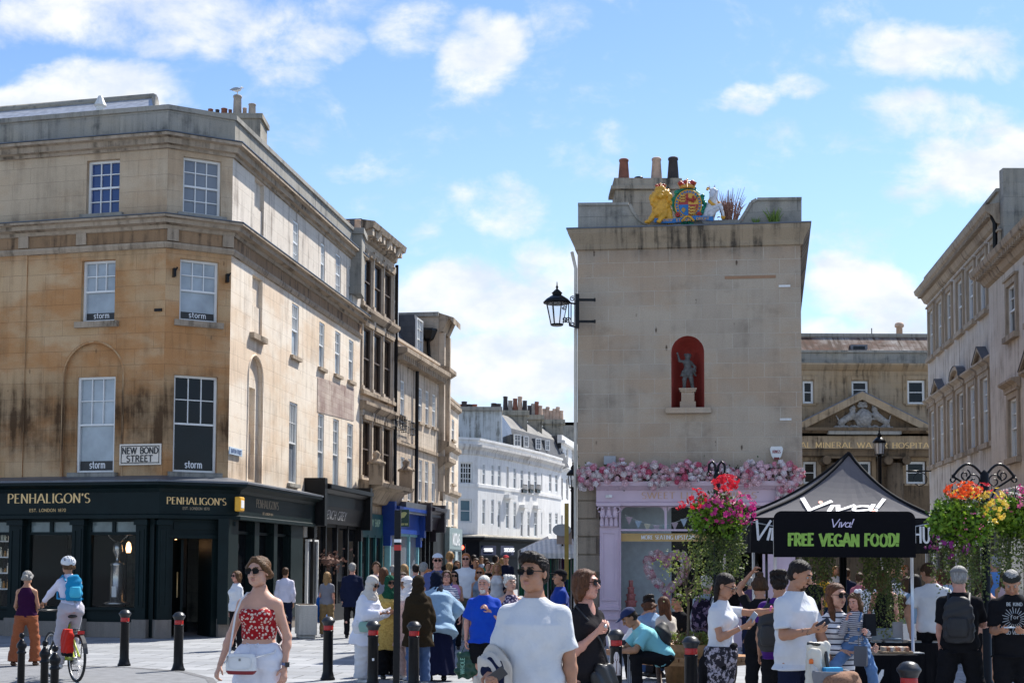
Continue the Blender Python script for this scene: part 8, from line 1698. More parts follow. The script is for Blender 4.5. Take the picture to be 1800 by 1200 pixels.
 if hat:
  kind,hm=hat[0],hat[1];D=SD()
  if kind in('cap','flatcap'):
   D.ell(Hp((0,.016,.05)),(.093,.112,.085 if kind=='cap' else.07),HM);D.cut(Hp((0,0,.052)),HM@np.array((0,-.12,-1)))
   if kind=='cap':D.ell(Hp((0,-.125,.062)),(.066,.066,.008),HM,.008)
   np_mesh('cap',D.mesh(RH),hm,root)
  elif kind=='helmet':
   D.ell(Hp((0,.01,.055)),(.108,.138,.10),HM);D.cut(Hp((0,0,.02)),HM@np.array((0,-.2,-1)))
   for s in(-2,-1,0,1,2):D.ell(Hp((s*.038,.06,.135-abs(s)*.02)),(.009,.055,.03),HM,.004,'s');D.ell(Hp((s*.034,.145,.08)),(.009,.03,.03),HM,.004,'s')
   np_mesh('helmet',D.mesh(RH),hm,root)
  elif kind=='hijab':
   D.ell(Hp((0,.022,.03)),(.094,.112,.106),HM);D.cone(Hp((0,.01,-.05)),T((0,-.02,.50)),.088,.12,.06);D.ell(T((0,-.02,.46)),(.17*sw,.125,.085),M,.06);ln=hat[2]if len(hat)>2 else.3;D.cone(T((.02,-.08,.44)),T((.05,-.12,.44-ln)),.07,.05,.06,flat=(M@np.array((0,1,0)),.5));D.cone(T((-.02,.09,.44)),T((-.05,.11,.44-ln*1.1)),.09,.07,.06,flat=(M@np.array((0,1,0)),.5))
   D.ell(Hp((0,-.115,-.022)),(.053,.06,.084),HM,.012,'s');D.disp(lambda X_,Y_,Z_:.005*np.sin(Z_*75+30*X_+3*np.sin(X_*30))*(1+0*Y_));np_mesh('headscarf',D.mesh(max(RH,RC*.7)),hm,root)
 def folds(amp,f=1.0,ph=px*.37):return lambda X_,Y_,Z_:amp*(np.sin((Z_*34+X_*17)*f+2.6*np.sin(X_*13*f+Y_*9+ph))*np.sin(X_*14+Y_*17+Z_*9+ph)+.5*np.sin(Z_*61*f-X_*31+ph))
 if bottom:
  k,fm_=bottom[0],bottom[1];o=dict(bottom[2])if len(bottom)>2 else{};lo=o.get('loose',.016);D=SD()
  if k in('trousers','shorts'):
   ln=1.0 if k=='trousers' else o.get('len',.0);D.loft([(-.07,.15*b_+lo,.11*b_+lo),(0,.172*b_+lo,.122*b_+lo),(.06,.168*b_+lo*.7,.118*b_+lo*.7),(o.get('rise',.12),.142*b_*(1 if not fm else.96)+.008,.106*b_+.008)],M,O,.04)
   for i in(0,1):
    fl=o.get('flare',0)
    if k=='trousers':D.cone(hips[i],kn[i],.088*(.8+.2*b_)+lo,.058+lo,.05);e_=an[i]+nrm(an[i]-kn[i])*(-.0 if not o.get('crop')else-.1);D.cone(kn[i],e_,.058+lo,.045+lo*1.2+fl,.03,cap=2)
    else:D.cone(hips[i],hips[i]+(kn[i]-hips[i])*(.75+o.get('len',0)),.09+lo,.072+lo,.05,cap=2)
   D.disp(folds(.004+lo*.08))
  else:
   z1=o.get('len',.6);D.loft([(-z1,.17+z1*o.get('flare',.2),.13+z1*o.get('flare',.2)*1.1),(-.1,.185*b_,.14*b_),(0,.178*b_,.132*b_),(.12,.135*b_,.105*b_)],np.eye(3)if not lean else rotm(twist)@np.array(Matrix.Rotation(R_(lean*.15),3,'X')),O,.03)
   if k=='skirt' and o.get('cover',1):
    for i in(0,1):D.cone(hips[i],hips[i]+(kn[i]-hips[i])*min(1,z1/.43),.1,.1,.06)
   D.disp(lambda X_,Y_,Z_:.010*np.sin(np.arctan2(Y_-O[1],X_-O[0])*9+Z_*2)*np.clip((O[2]-Z_)/.3,0,1.5))
  if top and k!='skirt':
   hm_=dict(top[2]).get('hem',{'coat':-.4,'tunic':-.4,'dress':-.4,'tube':.16}.get(top[0],-.06))if len(top)>2 else-.06
   if hm_<.1 and not hipz and not lean:D.cut(T((0,0,hm_+.03)),M@np.array((0,0,1)))
  np_mesh(k,D.mesh(RC),fm_,root)
 if top:
  k,tm=top[0],top[1];o=dict(top[2])if len(top)>2 else{};lo=o.get('loose',.016);hem=o.get('hem',-.06 if k not in('coat','tunic','dress')else-.4);sl=o.get('sleeve',{'tee':.62,'polo':.62,'shirt':2,'coat':2,'tunic':2,'tank':0,'tube':0,'dress':0}.get(k,.6));D=SD()
  pr=[(z,w_+lo*(1 if z<.4 else.55 if z<.5 else.25),d_+lo*(1.1 if z<.4 else.6),*r)for z,w_,d_,*r in prof if z>hem and z<.56];w0=np.interp(hem,[q[0]for q in prof],[q[1]for q in prof]);d0=np.interp(hem,[q[0]for q in prof],[q[2]for q in prof])
  if hem<-.07:fl=o.get('flare',.12);w0,d0=.172*b_+(-hem)*fl,.125*b_+(-hem)*fl
  pr.append((hem,w0+lo*1.15,d0+lo*1.25))
  if lo>.02 and hem<.1:pr=[(z,max(w_,(.155*b_ if not fm else.145*b_)+lo*.6),max(d_,.105*b_+lo*.6),*r)if.05<z<.3 else(z,w_,d_,*r)for z,w_,d_,*r in pr]
  if k=='tube':pr=[q for q in pr if q[0]<.40];pr.append((o.get('top',.40),.170*sw+.006,.112))
  if k=='tank':pr=[q for q in pr if q[0]<.43]+[(.44,.168*sw,.11),(.49,.135*sw,.09),(.528,.085,.07)]
  D.loft(pr,M,O,.02,p=2.0 if k in('tube','tank')else 2.35)
  if fm and hem<.3:
   for s in(-1,1):D.ell(T((s*.068*b_,-.087,.345)),(.070*b_+lo*.3,.068+lo*.3,.070),k=.035)
  if sl:
   for i in(0,1):
    D.cone(T(((-1,1)[i]*.05,.005,.475)),SH[i],.052,.056*ar+lo*.25,.05);e=SH[i]+(EL[i]-SH[i])*min(1,sl);r0=.054*ar+lo*.3
    D.cone(SH[i],e,r0,(.046 if sl>=1 else.05)*ar+lo*(1.0 if sl>=1 else.8),.03,cap=2 if sl<1 else 0)
    if sl>1:D.cone(EL[i],EL[i]+(WR[i]-EL[i])*min(.97,sl-1 if sl<2 else.97),.044*ar+lo,.034*ar+lo*.7,.025,cap=2);
  if k not in('tube','tank','dress'):
   nk=o.get('neck','crew');D.ell(T((0,-.012,.572)),(.066,.072,.042),M,.006,'s')
   if nk=='v':D.cone(T((0,-.10,.54)),T((0,-.15,.40)),.06,.02,.01,mode='s')
  if k=='dress':D.ell(T((0,-.06,.53)),(.09,.09,.07),M,.006,'s')
  ff=folds(.0025+lo*(.17 if det==3 else.09),.7);D.disp(lambda X_,Y_,Z_:ff(X_,Y_,Z_)*np.clip((SH[0][2]-.04-Z_)/.12,.1,1));(k=='tube')and D.cut(T((0,0,o.get('top',.4))),M@np.array((0,.05,1)))
  t_=np_mesh({'tube':'tube_top','tank':'tank_top','tee':'tee_shirt','polo':'polo_shirt'}.get(k,k),D.mesh(RC),tm,root)
  if k in('polo','shirt'):
   c=SD();c.cone(NB+M@np.array((0,-.005,-.01)),NB+M@np.array((0,.0,.032)),.072,.066,0,cap=3);c.cone(NB+M@np.array((0,-.01,-.04)),NB+M@np.array((0,.0,.06)),.058,.056,0,mode='s');c.cone(NB+M@np.array((0,-.1,-.03)),NB+M@np.array((0,-.06,.06)),.016,.03,0,mode='s');np_mesh('collar',c.mesh(min(RC,.008)),o.get('collar',tm),root)
 if shoes is not None:
  for i in(0,1):
   D=SD();sh=nrm(an[i]-kn[i]);f=np.array((0,-1,0))-sh*(np.array((0,-1,0))@sh);f=nrm(f);dn=an[i]+sh*.038;D.cone(dn+f*-.035,dn+f*.13,.038,.034,.02,flat=(sh,.85));D.cone(an[i]+sh*-.01,dn,.04,.042,.02);D.cone(dn+f*.1,dn+f*.16,.036,.028,.02,flat=(sh,.7));np_mesh('shoe',D.mesh(max(RC*.8,.01)),shoes,root)
 Rw=Matrix.Translation((x,Y,0))@Matrix.Rotation(R_(face),4,'Z')@Matrix.Scale(sc,4);Wd=lambda p:Rw@Vector(tuple(p))
 r=dict(root=root,hand=[Wd(h)for h in HP],wrist=[Wd(h)for h in WR],elbow=[Wd(h)for h in EL],shoulder=[Wd(h)for h in SH],head=Wd(HC),M=Rw,T=lambda*p:Wd(T(p)),face=face,sc=sc,local=lambda*p:Wd(p),kn=[Wd(k)for k in kn],R=Matrix.Rotation(R_(face),3,'Z'))
 return r
def phone(p,label,up_=(0,0,1),fwd=(0,-1,0),col=(.02,.02,.025)):
 p=Vector(p);u=Vector(up_).normalized();f=Vector(fwd);f=(f-u*f.dot(u)).normalized();s=u.cross(f);M=Matrix((s,f,u)).transposed();mb=MB();mb.box(p,(.066,.009,.13),M=M);o=tag(mb.build('phone',mat('phone_case_%d'%int(col[0]*100),col,.3),bevel=.003),label,'phone');MB().box(p-f*.0055,(.058,.001,.118),M=M).build('screen',mat('phone_screen',(.03,.04,.05),.1),o);return o
def backpack(P,label,m,w_=.15,d=.085,h=.22,z=.30,m2=None,pocket=True):
 c=P['T'](0,.19 if d<.1 else.2,z);R=P['R'];s=P['sc'];t=thing('backpack',label,'backpack',c);ORG[t.name]=Vector(c);D=SD();D.loft([(-h,w_*.85,d*.8),(-h*.6,w_,d),(h*.3,w_*.96,d*.9),(h*.8,w_*.75,d*.65),(h,w_*.4,d*.4)],p=2.6);D.disp(lambda X_,Y_,Z_:.004*np.sin(Z_*60+X_*20));VF=D.mesh(.014);V_=VF[0]@np.array(R).T*s;np_mesh('bag',(V_,VF[1]),m,t)
 if pocket:D=SD();D.loft([(-h*.75,w_*.6,d*.6),(-h*.4,w_*.72,d*.7),(h*.1,w_*.6,d*.55)],o=(0,d*.75,0),p=2.8);VF=D.mesh(.014);np_mesh('pocket',(VF[0]@np.array(R).T*s,VF[1]),m2 or m,t)
 for i in(0,1):
  sx=(-1,1)[i]*.1;pts=[P['T'](sx,.14,.42),P['T'](sx*1.05,.05,.535),P['T'](sx*1.1,-.07,.51),P['T'](sx*1.35,-.135,.36),P['T'](sx*1.75,-.06,.2),P['T'](sx*1.4,.13,.14)];MB().tube(pts,.016*s,6).build('strap',m,t)
 return t
def strap(pts,r,m,name,label,cat):
 return tag(MB().tube(pts,r,6).build(name,m),label,cat)
white_f=fab('white_cotton',(.62,.63,.66));white_l=fab('white_linen',(.68,.69,.76));black_f=fab('black_cotton',(.011,.011,.013));navy_f=fab('navy',(.012,.016,.04));denim=fab('blue_denim',(.05,.10,.22));dk_denim=fab('dark_denim',(.012,.025,.06));pale_denim=fab('pale_denim',(.22,.33,.45));khaki=fab('khaki',(.25,.17,.08));grey_f=fab('grey_marl',(.2,.2,.23));olive_f=fab('olive',(.06,.065,.04));cream_f=fab('cream',(.6,.53,.45));green_t=fab('sage_trousers',(.075,.085,.065))
sh_w=mat('white_shoe',(.55,.55,.55),.5,nz=.1);sh_b=mat('black_shoe',(.015,.015,.015),.5,nz=.1);sh_br=mat('brown_shoe',(.10,.045,.02),.5,nz=.2)
A=person('woman in a red flowered strapless top and white drawstring trousers walking with a white bag',452,11.3,974,face=-10,sex='f',skin='fair',hair=('sleek','dirty_blonde'),yaw=-13,pitch=2,det=3,glasses='sun',top=('tube',fab('red_floral',(.30,.008,.012),'floral',(.62,.5,.42),.027),{'hem':.16,'top':.40,'loose':.006}),bottom=('trousers',white_l,{'loose':.026,'rise':.13,'flare':.03}),shoes=sh_w,a0=((-.42,.06,-1),(-.30,-.2,-1)),a1=((.33,.1,-1),(.02,-.28,-1)),l0=((-.06,-.18,-1),(0,.1,-1)),l1=((.06,.14,-1),(0,.3,-1)),h0={'curl':.7,'pn':(.6,.6,0)},h1={'curl':.5,'pn':(-.7,.5,0)},roll=-2,neck=.004)
def handbag(P):
 c=P['T'](-.065,-.215,-.02);t=thing('handbag','small white leather crossbody bag with dark red base on the woman in red','handbag',c);ORG[t.name]=Vector(c);R=np.array(P['R']);wl=mat('white_grained_leather',(.66,.66,.66),.45,nz=.06,bump=.25,bsc=220)
 D=SD();D.loft([(-.075,.115,.03),(-.05,.128,.036),(.05,.125,.034),(.078,.105,.026)],p=4.5);VF=D.mesh(.006);np_mesh('bag',(VF[0]@R.T,VF[1]),wl,t)
 D=SD();D.loft([(-.086,.105,.028),(-.06,.126,.036),(-.052,.127,.035)],p=4.5);VF=D.mesh(.006);np_mesh('red_base',(VF[0]@R.T+np.array((0,0,-.004)),VF[1]),mat('dark_red_leather',(.2,.01,.015),.5),t)
 f=P['R']@Vector((0,-1,0));c2=Vector((0,0,0))+f*.038;ORG[t.name]=Vector((0,0,0));rr=P['R']@Vector((1,0,0));loop=[c2+rr*(.1*math.copysign(abs(math.cos(a))**.6,math.cos(a)))+Vector((0,0,.005+.05*math.copysign(abs(math.sin(a))**.6,math.sin(a))))for a in[k*.3142 for k in range(21)]]
 MB().tube(loop,.0022,5).build('piping',wl,t);mb=MB();mb.box(c2+Vector((0,0,.03)),(.016,.004,.02));mb.build('emblem',mat('pewter',(.2,.2,.2),.4,.8),t)
 Tl=lambda*p:P['T'](*p)-c
 MB().tube([Tl(-.17,-.21,.03),Tl(-.165,-.16,.2),Tl(-.15,-.135,.36),Tl(-.12,-.105,.47),Tl(-.09,-.04,.53),Tl(-.06,.06,.53),Tl(.05,.13,.35),Tl(.17,.1,.15),Tl(.16,-.1,.06),Tl(.055,-.21,.03)],.0085,6).build('strap',wl,t)
 mb=MB();mb.tube([c2+rr*-.1+Vector((0,0,.06)),c2+rr*-.11+Vector((0,0,.03)),c2+rr*-.13+Vector((0,0,.0))],.005,5);mb.build('zip_pull',mat('silver_metal',(.5,.5,.5),.3,.9),t)
handbag(A)
w=A['wrist'][1];d=(A['hand'][1]-w).normalized();t=thing('smart_watch','square smart watch on a pale blue band on the wrist of the woman in red','watch',w);mb=MB();mb.tube([w-d*.035,w-d*.015],.031,14);mb.build('band',mat('blue_rubber',(.12,.16,.3),.5),t);mb=MB();mb.box(w-d*.025+Vector((.02,-.028,0)),(.034,.012,.04),.5);mb.build('case',black_pl,t)
mb=MB();[mb.tube([A['T'](s*.012,-.135,.12),A['T'](s*.05,-.15,.135),A['T'](s*.04,-.155,.105),A['T'](s*.015,-.145,.115),A['T'](s*.03,-.15,.04)],.004,5)for s in(-1,1)];tag(mb.build('drawstring',white_l),'thin white drawstring bow on the waistband of the white trousers','drawstring')
Bm=person('large man in a plain white tee and sunglasses with a cream jacket over his arm',938,8.95,968,face=-14,bld=1.06,skin='tan',hair=('quiff','dark'),yaw=-19,pitch=0,det=3,glasses='sun',top=('tee',fab('bright_white_tee',(.60,.61,.63)),{'loose':.021,'sleeve':.8,'hem':-.1}),bottom=('trousers',olive_f,{'loose':.03}),shoes=sh_w,a0=((-.24,-.12,-1),(.06,-1,-.38)),a1=((.20,.05,-1),(.12,-.1,-1)),l0=((-.06,-.2,-1),(0,.1,-1)),l1=((.06,.15,-1),(0,.3,-1)),h0={'pn':(.25,0,-1),'curl':.75,'d':(.35,-1,-.25)},h1={'curl':.5})
h=Bm['hand'][0];phone(h+Vector((.035,-.035,.03)),'grey phone in the hand of the large man in white',(.8,-.3,.62),(.2,-1,.2),(.03,.03,.035))
D=SD();e,wv=Bm['elbow'][0],Bm['wrist'][0];mid=(e+wv)/2;rel=lambda v:np.array(v-mid)
D.cone(rel(e),rel(wv-(wv-e)*.22),.085,.075,.04);D.cone(rel(mid+Vector((-.02,-.03,-.02))),rel(mid+Vector((-.09,-.02,-.42))),.08,.10,.06,flat=((0,1,0),.45));D.cone(rel(mid+Vector((.06,-.04,-.02))),rel(mid+Vector((.06,-.05,-.50))),.055,.075,.03,flat=((0,1,0),.6));D.cone(rel(e+Vector((-.03,.02,0))),rel(e+Vector((-.16,.02,-.52))),.05,.07,.03)
D.disp(lambda X_,Y_,Z_:.013*np.sin(X_*75+Y_*50+2.5*np.sin(Z_*11))+.006*np.sin(Z_*38+X_*40));tj=thing('jacket','cream jacket with navy lining folded over the forearm of the large man','jacket',mid);np_mesh('cloth',D.mesh(.011),fab('cream_wool',(.56,.50,.43)),tj)
D=SD();D.cone(rel(wv-(wv-e)*.3),rel(wv-(wv-e)*.16),.07,.066,.01);D.cone(rel(mid+Vector((.02,-.09,-.06))),rel(mid+Vector((-.0,-.1,-.42))),.045,.055,.03);D.disp(lambda X_,Y_,Z_:.006*np.sin(X_*80+Z_*10));np_mesh('lining',D.mesh(.011),navy_f,tj)
Cw=person('woman in a black wrap top with bobbed brown hair and round sunglasses walking right',1030,10.7,996,face=48,sex='f',skin='rosy',bld=1.05,hair=('bob','chestnut'),yaw=14,pitch=-3,det=3,glasses='sun',top=('tee',fab('charcoal_top',(.018,.016,.018)),{'loose':.018,'neck':'v','sleeve':.9,'hem':-.1}),bottom=('trousers',black_f,{'loose':.05}),shoes=sh_b,a0=((-.1,-.12,-1),(.12,-.75,.62)),a1=((.15,-.0,-1),(0,-.25,-1)),l0=((-.03,-.2,-1),(0,.1,-1)),l1=((.03,.18,-1),(0,.3,-1)),h0={'curl':.85,'pn':(.6,.3,.5)})
t=thing('shoulder_bag','black leather shoulder bag hanging at the hip of the woman in black','handbag',Cw['T'](.02,-.17,-.02));c=Vector(t.location);D=SD();D.loft([(-.13,.12,.05),(-.05,.14,.06),(.06,.12,.045),(.09,.08,.03)],p=2.6);D.disp(lambda X_,Y_,Z_:.006*np.sin(X_*60+Z_*30));VF=D.mesh(.009);np_mesh('bag',(VF[0]@np.array(Cw['R']).T,VF[1]),leather_bk,t);ORG[t.name]=c
MB().tube([Cw['T'](.1,-.16,.04),Cw['T'](0,-.15,.25),Cw['T'](-.1,-.1,.42),Cw['T'](-.13,-.0,.53),Cw['T'](-.1,.1,.42)],.01,6).build('strap',leather_bk,t)
mb=MB();mb.ball(Cw['hand'][0]+Vector((.02,-.035,.0)),.014,8,6);tag(mb.build('ring',mat('silver_metal',(.5,.5,.5),.3,.9)),'chunky silver ring on the hand of the woman in black','ring')
Dm=person('bearded man in a white tee shirt with tattooed arms looking down at his phone',1400,12.0,981,face=40,skin='tan',bld=1.02,hair=('short','dark'),beard=('stubble','brown'),yaw=14,pitch=22,det=3,top=('tee',white_f,{'loose':.03,'sleeve':.8,'hem':-.12}),bottom=('trousers',navy_f,{'loose':.02}),shoes=sh_w,a0=((-.22,-.22,-1),(.30,-1,.20)),a1=((.25,-.35,-1),(.1,-.35,-1)),h0={'pn':(.6,.0,.5),'curl':.6},h1={'curl':.8})
phone(Dm['hand'][0]+Vector((.02,-.02,.035)),'black phone held by the bearded man in white',(.75,-.2,.5),(-.3,-.6,.6))
mb=MB();w=Dm['elbow'][1].lerp(Dm['wrist'][1],.5);wd=(Dm['wrist'][1]-Dm['elbow'][1]).normalized()
tat=mat('tattoo_ink',(.10,.065,.055),.6,nz=.3,nsc=60)
for(P_,a,b,n,nm)in((Dm,1,.3,7,'a'),(Dm,0,.72,4,'b')):
 e,wv=P_['elbow'][a],P_['wrist'][a];d=(wv-e).normalized();s=d.cross(Vector((0,0,1))).normalized();u=s.cross(d);mb=MB()
 for k in range(n):
  q=e.lerp(wv,b+.08*k*(1 if n>5 else.7));r=(.043-.016*(b+.08*k))*P_['sc']+.0005;ph=k*1.3;mb.tube([q+(s*math.cos(ph+w_)+u*math.sin(ph+w_))*r+d*.012*math.sin(w_*3)for w_ in[j*.35 for j in range(9)]],.0026,4)
 tag(mb.build('tattoo',tat),['swirling dark tattoo around the lowered forearm of the bearded man','dark band tattoo near the wrist of the bearded man'][nm=='b'],'tattoo')
Ew=person('woman with glasses in a white cropped tee reaching out an arm while checking her phone',1268,13.0,1004,face=58,sex='f',skin='tan',hair=('pigtail','dark'),yaw=4,pitch=24,det=3,glasses='spec',top=('tee',white_f,{'loose':.012,'sleeve':.62,'hem':.06}),bottom=('trousers',fab('monochrome_floral',(.03,.028,.035),'blotch',(.36,.33,.38),.055),{'loose':.035,'rise':.15}),shoes=sh_b,a0=((-.12,-.28,-1),(.15,-.85,.42)),a1=((.18,-1,-.08),(.12,-1,.16)),h0={'pn':(.6,.0,.5),'curl':.55},h1={'pn':(0,0,-1),'curl':.25})
phone(Ew['hand'][0]+Vector((.03,-.01,.045)),'silver phone in the hand of the woman with glasses',(.55,-.2,.8),(-.7,-.5,.3),(.3,.32,.35))
w=Ew['wrist'][1];d=(Ew['hand'][1]-w).normalized();MBt=MB().tube([w-d*.06,w-d*.045],.031,12);tag(MBt.build('wristband',mat('pink_band',(.6,.12,.32),.5)),'bright pink wristband on the outstretched arm','wristband');tag(MB().tube([Ew['wrist'][0]-Vector((.03,0,.01)),Ew['wrist'][0]-Vector((.02,0,.004))],.029,12).build('bracelet',mat('pale_bracelet',(.6,.5,.48),.5)),'pale bracelet on the wrist that holds the silver phone','bracelet')
D=SD();D.loft([(-.38,.15,.10),(-.2,.19,.14),(-.02,.2,.15),(.09,.155,.12),(.12,.14,.11)],k=.03);D.ell((-.05,.13,-.2),(.17,.06,.24),k=.05);D.ell((.0,-.14,.09),(.05,.04,.04),k=.03);D.disp(lambda X_,Y_,Z_:.008*np.sin(X_*40+Z_*18));D.ell((.0,-.24,-.3),(.2,.22,.30),None,.03,'s')
VF=D.mesh(.016);V_=(VF[0]*Ew['sc'])@np.array(Ew['R']).T;c=Ew['T'](0,0,0);t=thing('tied_jumper','black jumper tied around the waist of the woman with glasses','jumper',c);np_mesh('cloth',(V_,VF[1]),black_f,t)
Fw=person('smiling long haired woman in big sunglasses and striped jersey carrying a child',1471,12.2,1023,face=18,sex='f',skin='fair',hair=('sideswept','chestnut'),yaw=14,pitch=4,det=3,glasses='sun',top=('shirt',fab('breton_stripe',(.66,.66,.68),'stripe',(.02,.02,.04),.052),{'loose':.022,'sleeve':1.8,'hem':-.2}),bottom=('trousers',dk_denim,{}),shoes=sh_w,a0=((-.15,-.2,-1),(.55,-.8,-.05)),a1=((.25,-.3,-1),(.0,-.95,.0)),h0={'pn':(0,0,-1),'curl':.7},h1={'pn':(-.8,0,.4),'curl':.6})
Kc=person('small fair haired child in denim dungarees held on the woman\'s hip, hand to mouth',1507,12.05,H=1.02,face=-28,sex='f',skin='rosy',bld=1.05,hair=('wavy','dirty_blonde'),yaw=-12,pitch=20,det=3,top=('shirt',fab('fine_stripe',(.6,.6,.62),'stripe',(.03,.035,.08),.03),{'loose':.015}),bottom=('trousers',fab('dungaree_denim',(.10,.19,.36)),{'loose':.022,'crop':1,'rise':.26}),shoes=sh_w,a0=((-.1,-.55,-.75),(.45,-.45,.95)),a1=((.25,-.4,-.9),(.1,-.9,.2)),l0=((-.35,-.75,-.6),(-.05,.1,-1)),l1=((.45,-.55,-.7),(.1,.1,-1)),hipz=1.0,h1={'curl':.7})
Kc['root'].location.z=0
mb=MB()
for s in(-1,1):mb.tube([Kc['T'](s*.07,-.13,.25),Kc['T'](s*.085,-.125,.4),Kc['T'](s*.09,-.04,.515),Kc['T'](s*.08,.1,.42),Kc['T'](s*.05,.13,.25)],.011,5)
mb.build('dungaree_straps',fab('dungaree_denim',(.10,.19,.36)),None);so_=bpy.data.objects['dungaree_straps'];so_.parent=Kc['root'];so_.matrix_parent_inverse=Kc['M'].inverted()
mb=MB();c=Kc['head'];bow=c+Vector((.02,.0,.085));mb.ball(bow,.022,8,6);mb.ball(bow+Vector((.03,0,.005)),.02,8,6);tag(mb.build('hair_bow',white_f),'white bow in the hair of the small child','hair bow')
def paper_bag(p,w_,h,d,m,label,rz=.2,text=None):
 p=Vector(p);t=thing('paper_bag',label,'bag',p);M=Matrix.Rotation(rz,3,'Z');b=[p+M@Vector(q)for q in((-w_/2,-d/2,-h),(w_/2,-d/2,-h),(w_/2,d/2,-h),(-w_/2,d/2,-h))];tp=[p+M@Vector(q)for q in((-w_*.48,-d*.3,0),(w_*.48,-d*.3,0),(w_*.48,d*.3,0),(-w_*.48,d*.3,0))];mb=MB();mb.hexa(b,tp);mb.build('bag',m,t)
 MB().tube([p+M@Vector((-w_*.2,0,-.01)),p+M@Vector((-w_*.15,0,.09)),p+M@Vector((w_*.15,0,.09)),p+M@Vector((w_*.2,0,-.01))],.003,4).build('handle',m,t);return t
paper_bag(at(1528,1078,11.9),.11,.19,.05,mat('dark_grey_bag',(.012,.013,.016),.9,spec=.1),'dark grey gift bag hanging beside the child',.4);paper_bag(at(1513,1135,11.85),.11,.17,.06,mat('silver_grey_bag',(.10,.105,.12),.9,spec=.1),'silver grey paper bag dangling from the woman\'s hand',-.5)
def stroller():
 Y=11.4;c=Vector((XG(1466,Y),Y,0));t=thing('stroller','pushchair with a grey basket tray, tan hood and cream blanket over its handle','stroller',c);Q=lambda px,py,y=Y:at(px,py,y);al=mat('grey_frame',(.12,.12,.13),.4,.5)
 mb=MB();a,b=Q(1419,1131,Y+.1),Q(1450,1136,Y+.1);mb.tube([a,(a+b)/2+Vector((0,-.03,.012)),b,Q(1456,1180),Q(1470,1330),Q(1490,1400)],.017,8);mb.build('handle',black_pl,t)
 mb=MB();mb.tube([Q(1445,1260),Q(1440,1400)],.014,8);mb.tube([Q(1480,1260),(c.x+.25,Y-.1,.12)],.014,8);mb.tube([(c.x-.2,Y+.3,.12),Q(1470,1260,Y+.2)],.014,8);mb.build('frame',al,t)
 for q in((c.x-.22,Y+.3),(c.x+.26,Y+.3),(c.x-.18,Y-.35),(c.x+.22,Y-.35)):MB().lathe((q[0],q[1],.13),[(.02,-.02),(.12,-.022),(.132,-.01),(.132,.01),(.12,.022),(.02,.02)],20,M=Matrix.Rotation(math.pi/2,3,'Y')).build('wheel',black_pl,t)
 k0,k1=Q(1429,1172),Q(1490,1187);cc=(k0+k1)/2+Vector((0,0,-.045));D=SD();D.loft([(-.12,.13,.14),(-.02,.155,.17),(.055,.165,.18)],o=tuple(cc),p=3.5);D.loft([(-.08,.12,.13),(.1,.148,.163)],o=tuple(cc),p=3.5,mode='s',k=.004);VF=D.mesh(.01);np_mesh('basket_tray',(VF[0]-np.array(t.location),VF[1]),mat('grey_tray_fabric',(.17,.17,.185),.6),t);ORG[t.name]=Vector(t.location)
 hd=SD();c2=Q(1484,1190,Y-.15);hd.ell(tuple(c2+Vector((0,0,-.05))),(.13,.16,.10));hd.ell(tuple(c2+Vector((.06,-.02,.02))),(.05,.1,.035));hd.cone(tuple(c2+Vector((-.1,0,-.05))),tuple(c2+Vector((-.1,0,-.4))),.08,.1);hd.cone(tuple(c2+Vector((.05,0,-.05))),tuple(c2+Vector((.05,0,-.4))),.09,.1);VF=hd.mesh(.012);np_mesh('hood',(VF[0]-np.array(t.location),VF[1]),fab('tan_quilt',(.26,.14,.085),'spots',(.2,.1,.06),.02),t)
 bl=SD();p0,p1=Q(1424,1136,Y+.1),Q(1450,1136,Y+.1);bl.cone(tuple(p0),tuple(p1),.03,.04,.02);bl.cone(tuple(p0+Vector((.01,0,0))),tuple(p0+Vector((.0,-.02,-.5))),.04,.06,.03,flat=((0,1,0),.5));bl.cone(tuple(p1),tuple(p1+Vector((-.02,-.02,-.18))),.045,.05,.03,flat=((0,1,0),.6));bl.cone(tuple(Q(1432,1150)),tuple(Q(1432,1250)),.06,.08,.04,flat=((0,1,0),.5));bl.disp(lambda X_,Y_,Z_:.005*np.sin(X_*90+Z_*40)*np.sin(Z_*60));VF=bl.mesh(.009);o=np_mesh('blanket',VF,fab('cream_quilt',(.62,.58,.50)),None);tag(o,'cream quilted blanket hanging over the pushchair handle','blanket')
 p=Q(1437,1172,Y-.03);tb=thing('juice_bottle','clear bottle with an orange cap in the pushchair tray','bottle',p);MB().lathe(p+Vector((0,0,-.09)),[(.03,0),(.033,.02),(.033,.08),(.014,.12),(.014,.13)],12,M=Matrix.Rotation(-.4,3,'Y')).build('bottle',mat('cloudy_plastic',(.5,.48,.45),.2),tb);MB().lathe(p+Vector((-.052,0,.03)),[(.019,0),(.019,.03),(.01,.04)],10).build('cap',mat('orange_cap',(.75,.16,.02),.4),tb)
 MB().box(Q(1463,1176,Y-.02),(.15,.09,.035),.2).build('wipes_pack',mat('bright_blue_pack',(.02,.32,.65),.4));tag(bpy.data.objects['wipes_pack'],'bright blue packet lying in the pushchair tray','packet')
stroller()
Gm_=person('man in black with a grey flat cap and black backpack seen from behind',1690,14.2,992,face=158,skin='rosy',bld=1.03,hair=('crop','grey'),yaw=10,pitch=12,det=3,hat=('flatcap',fab('grey_cap',(.17,.165,.16))),top=('tee',black_f,{'loose':.022,'sleeve':.8,'hem':-.08}),bottom=('trousers',black_f,{'loose':.03}),shoes=sh_b,a0=((-.2,-.5,-.8),(-.35,-.9,.1)),a1=((.12,-.1,-1),(.0,-.35,-.9)),l0=((-.15,-.05,-1),(-.05,.05,-1)),l1=((.18,.08,-1),(.08,.05,-1)))
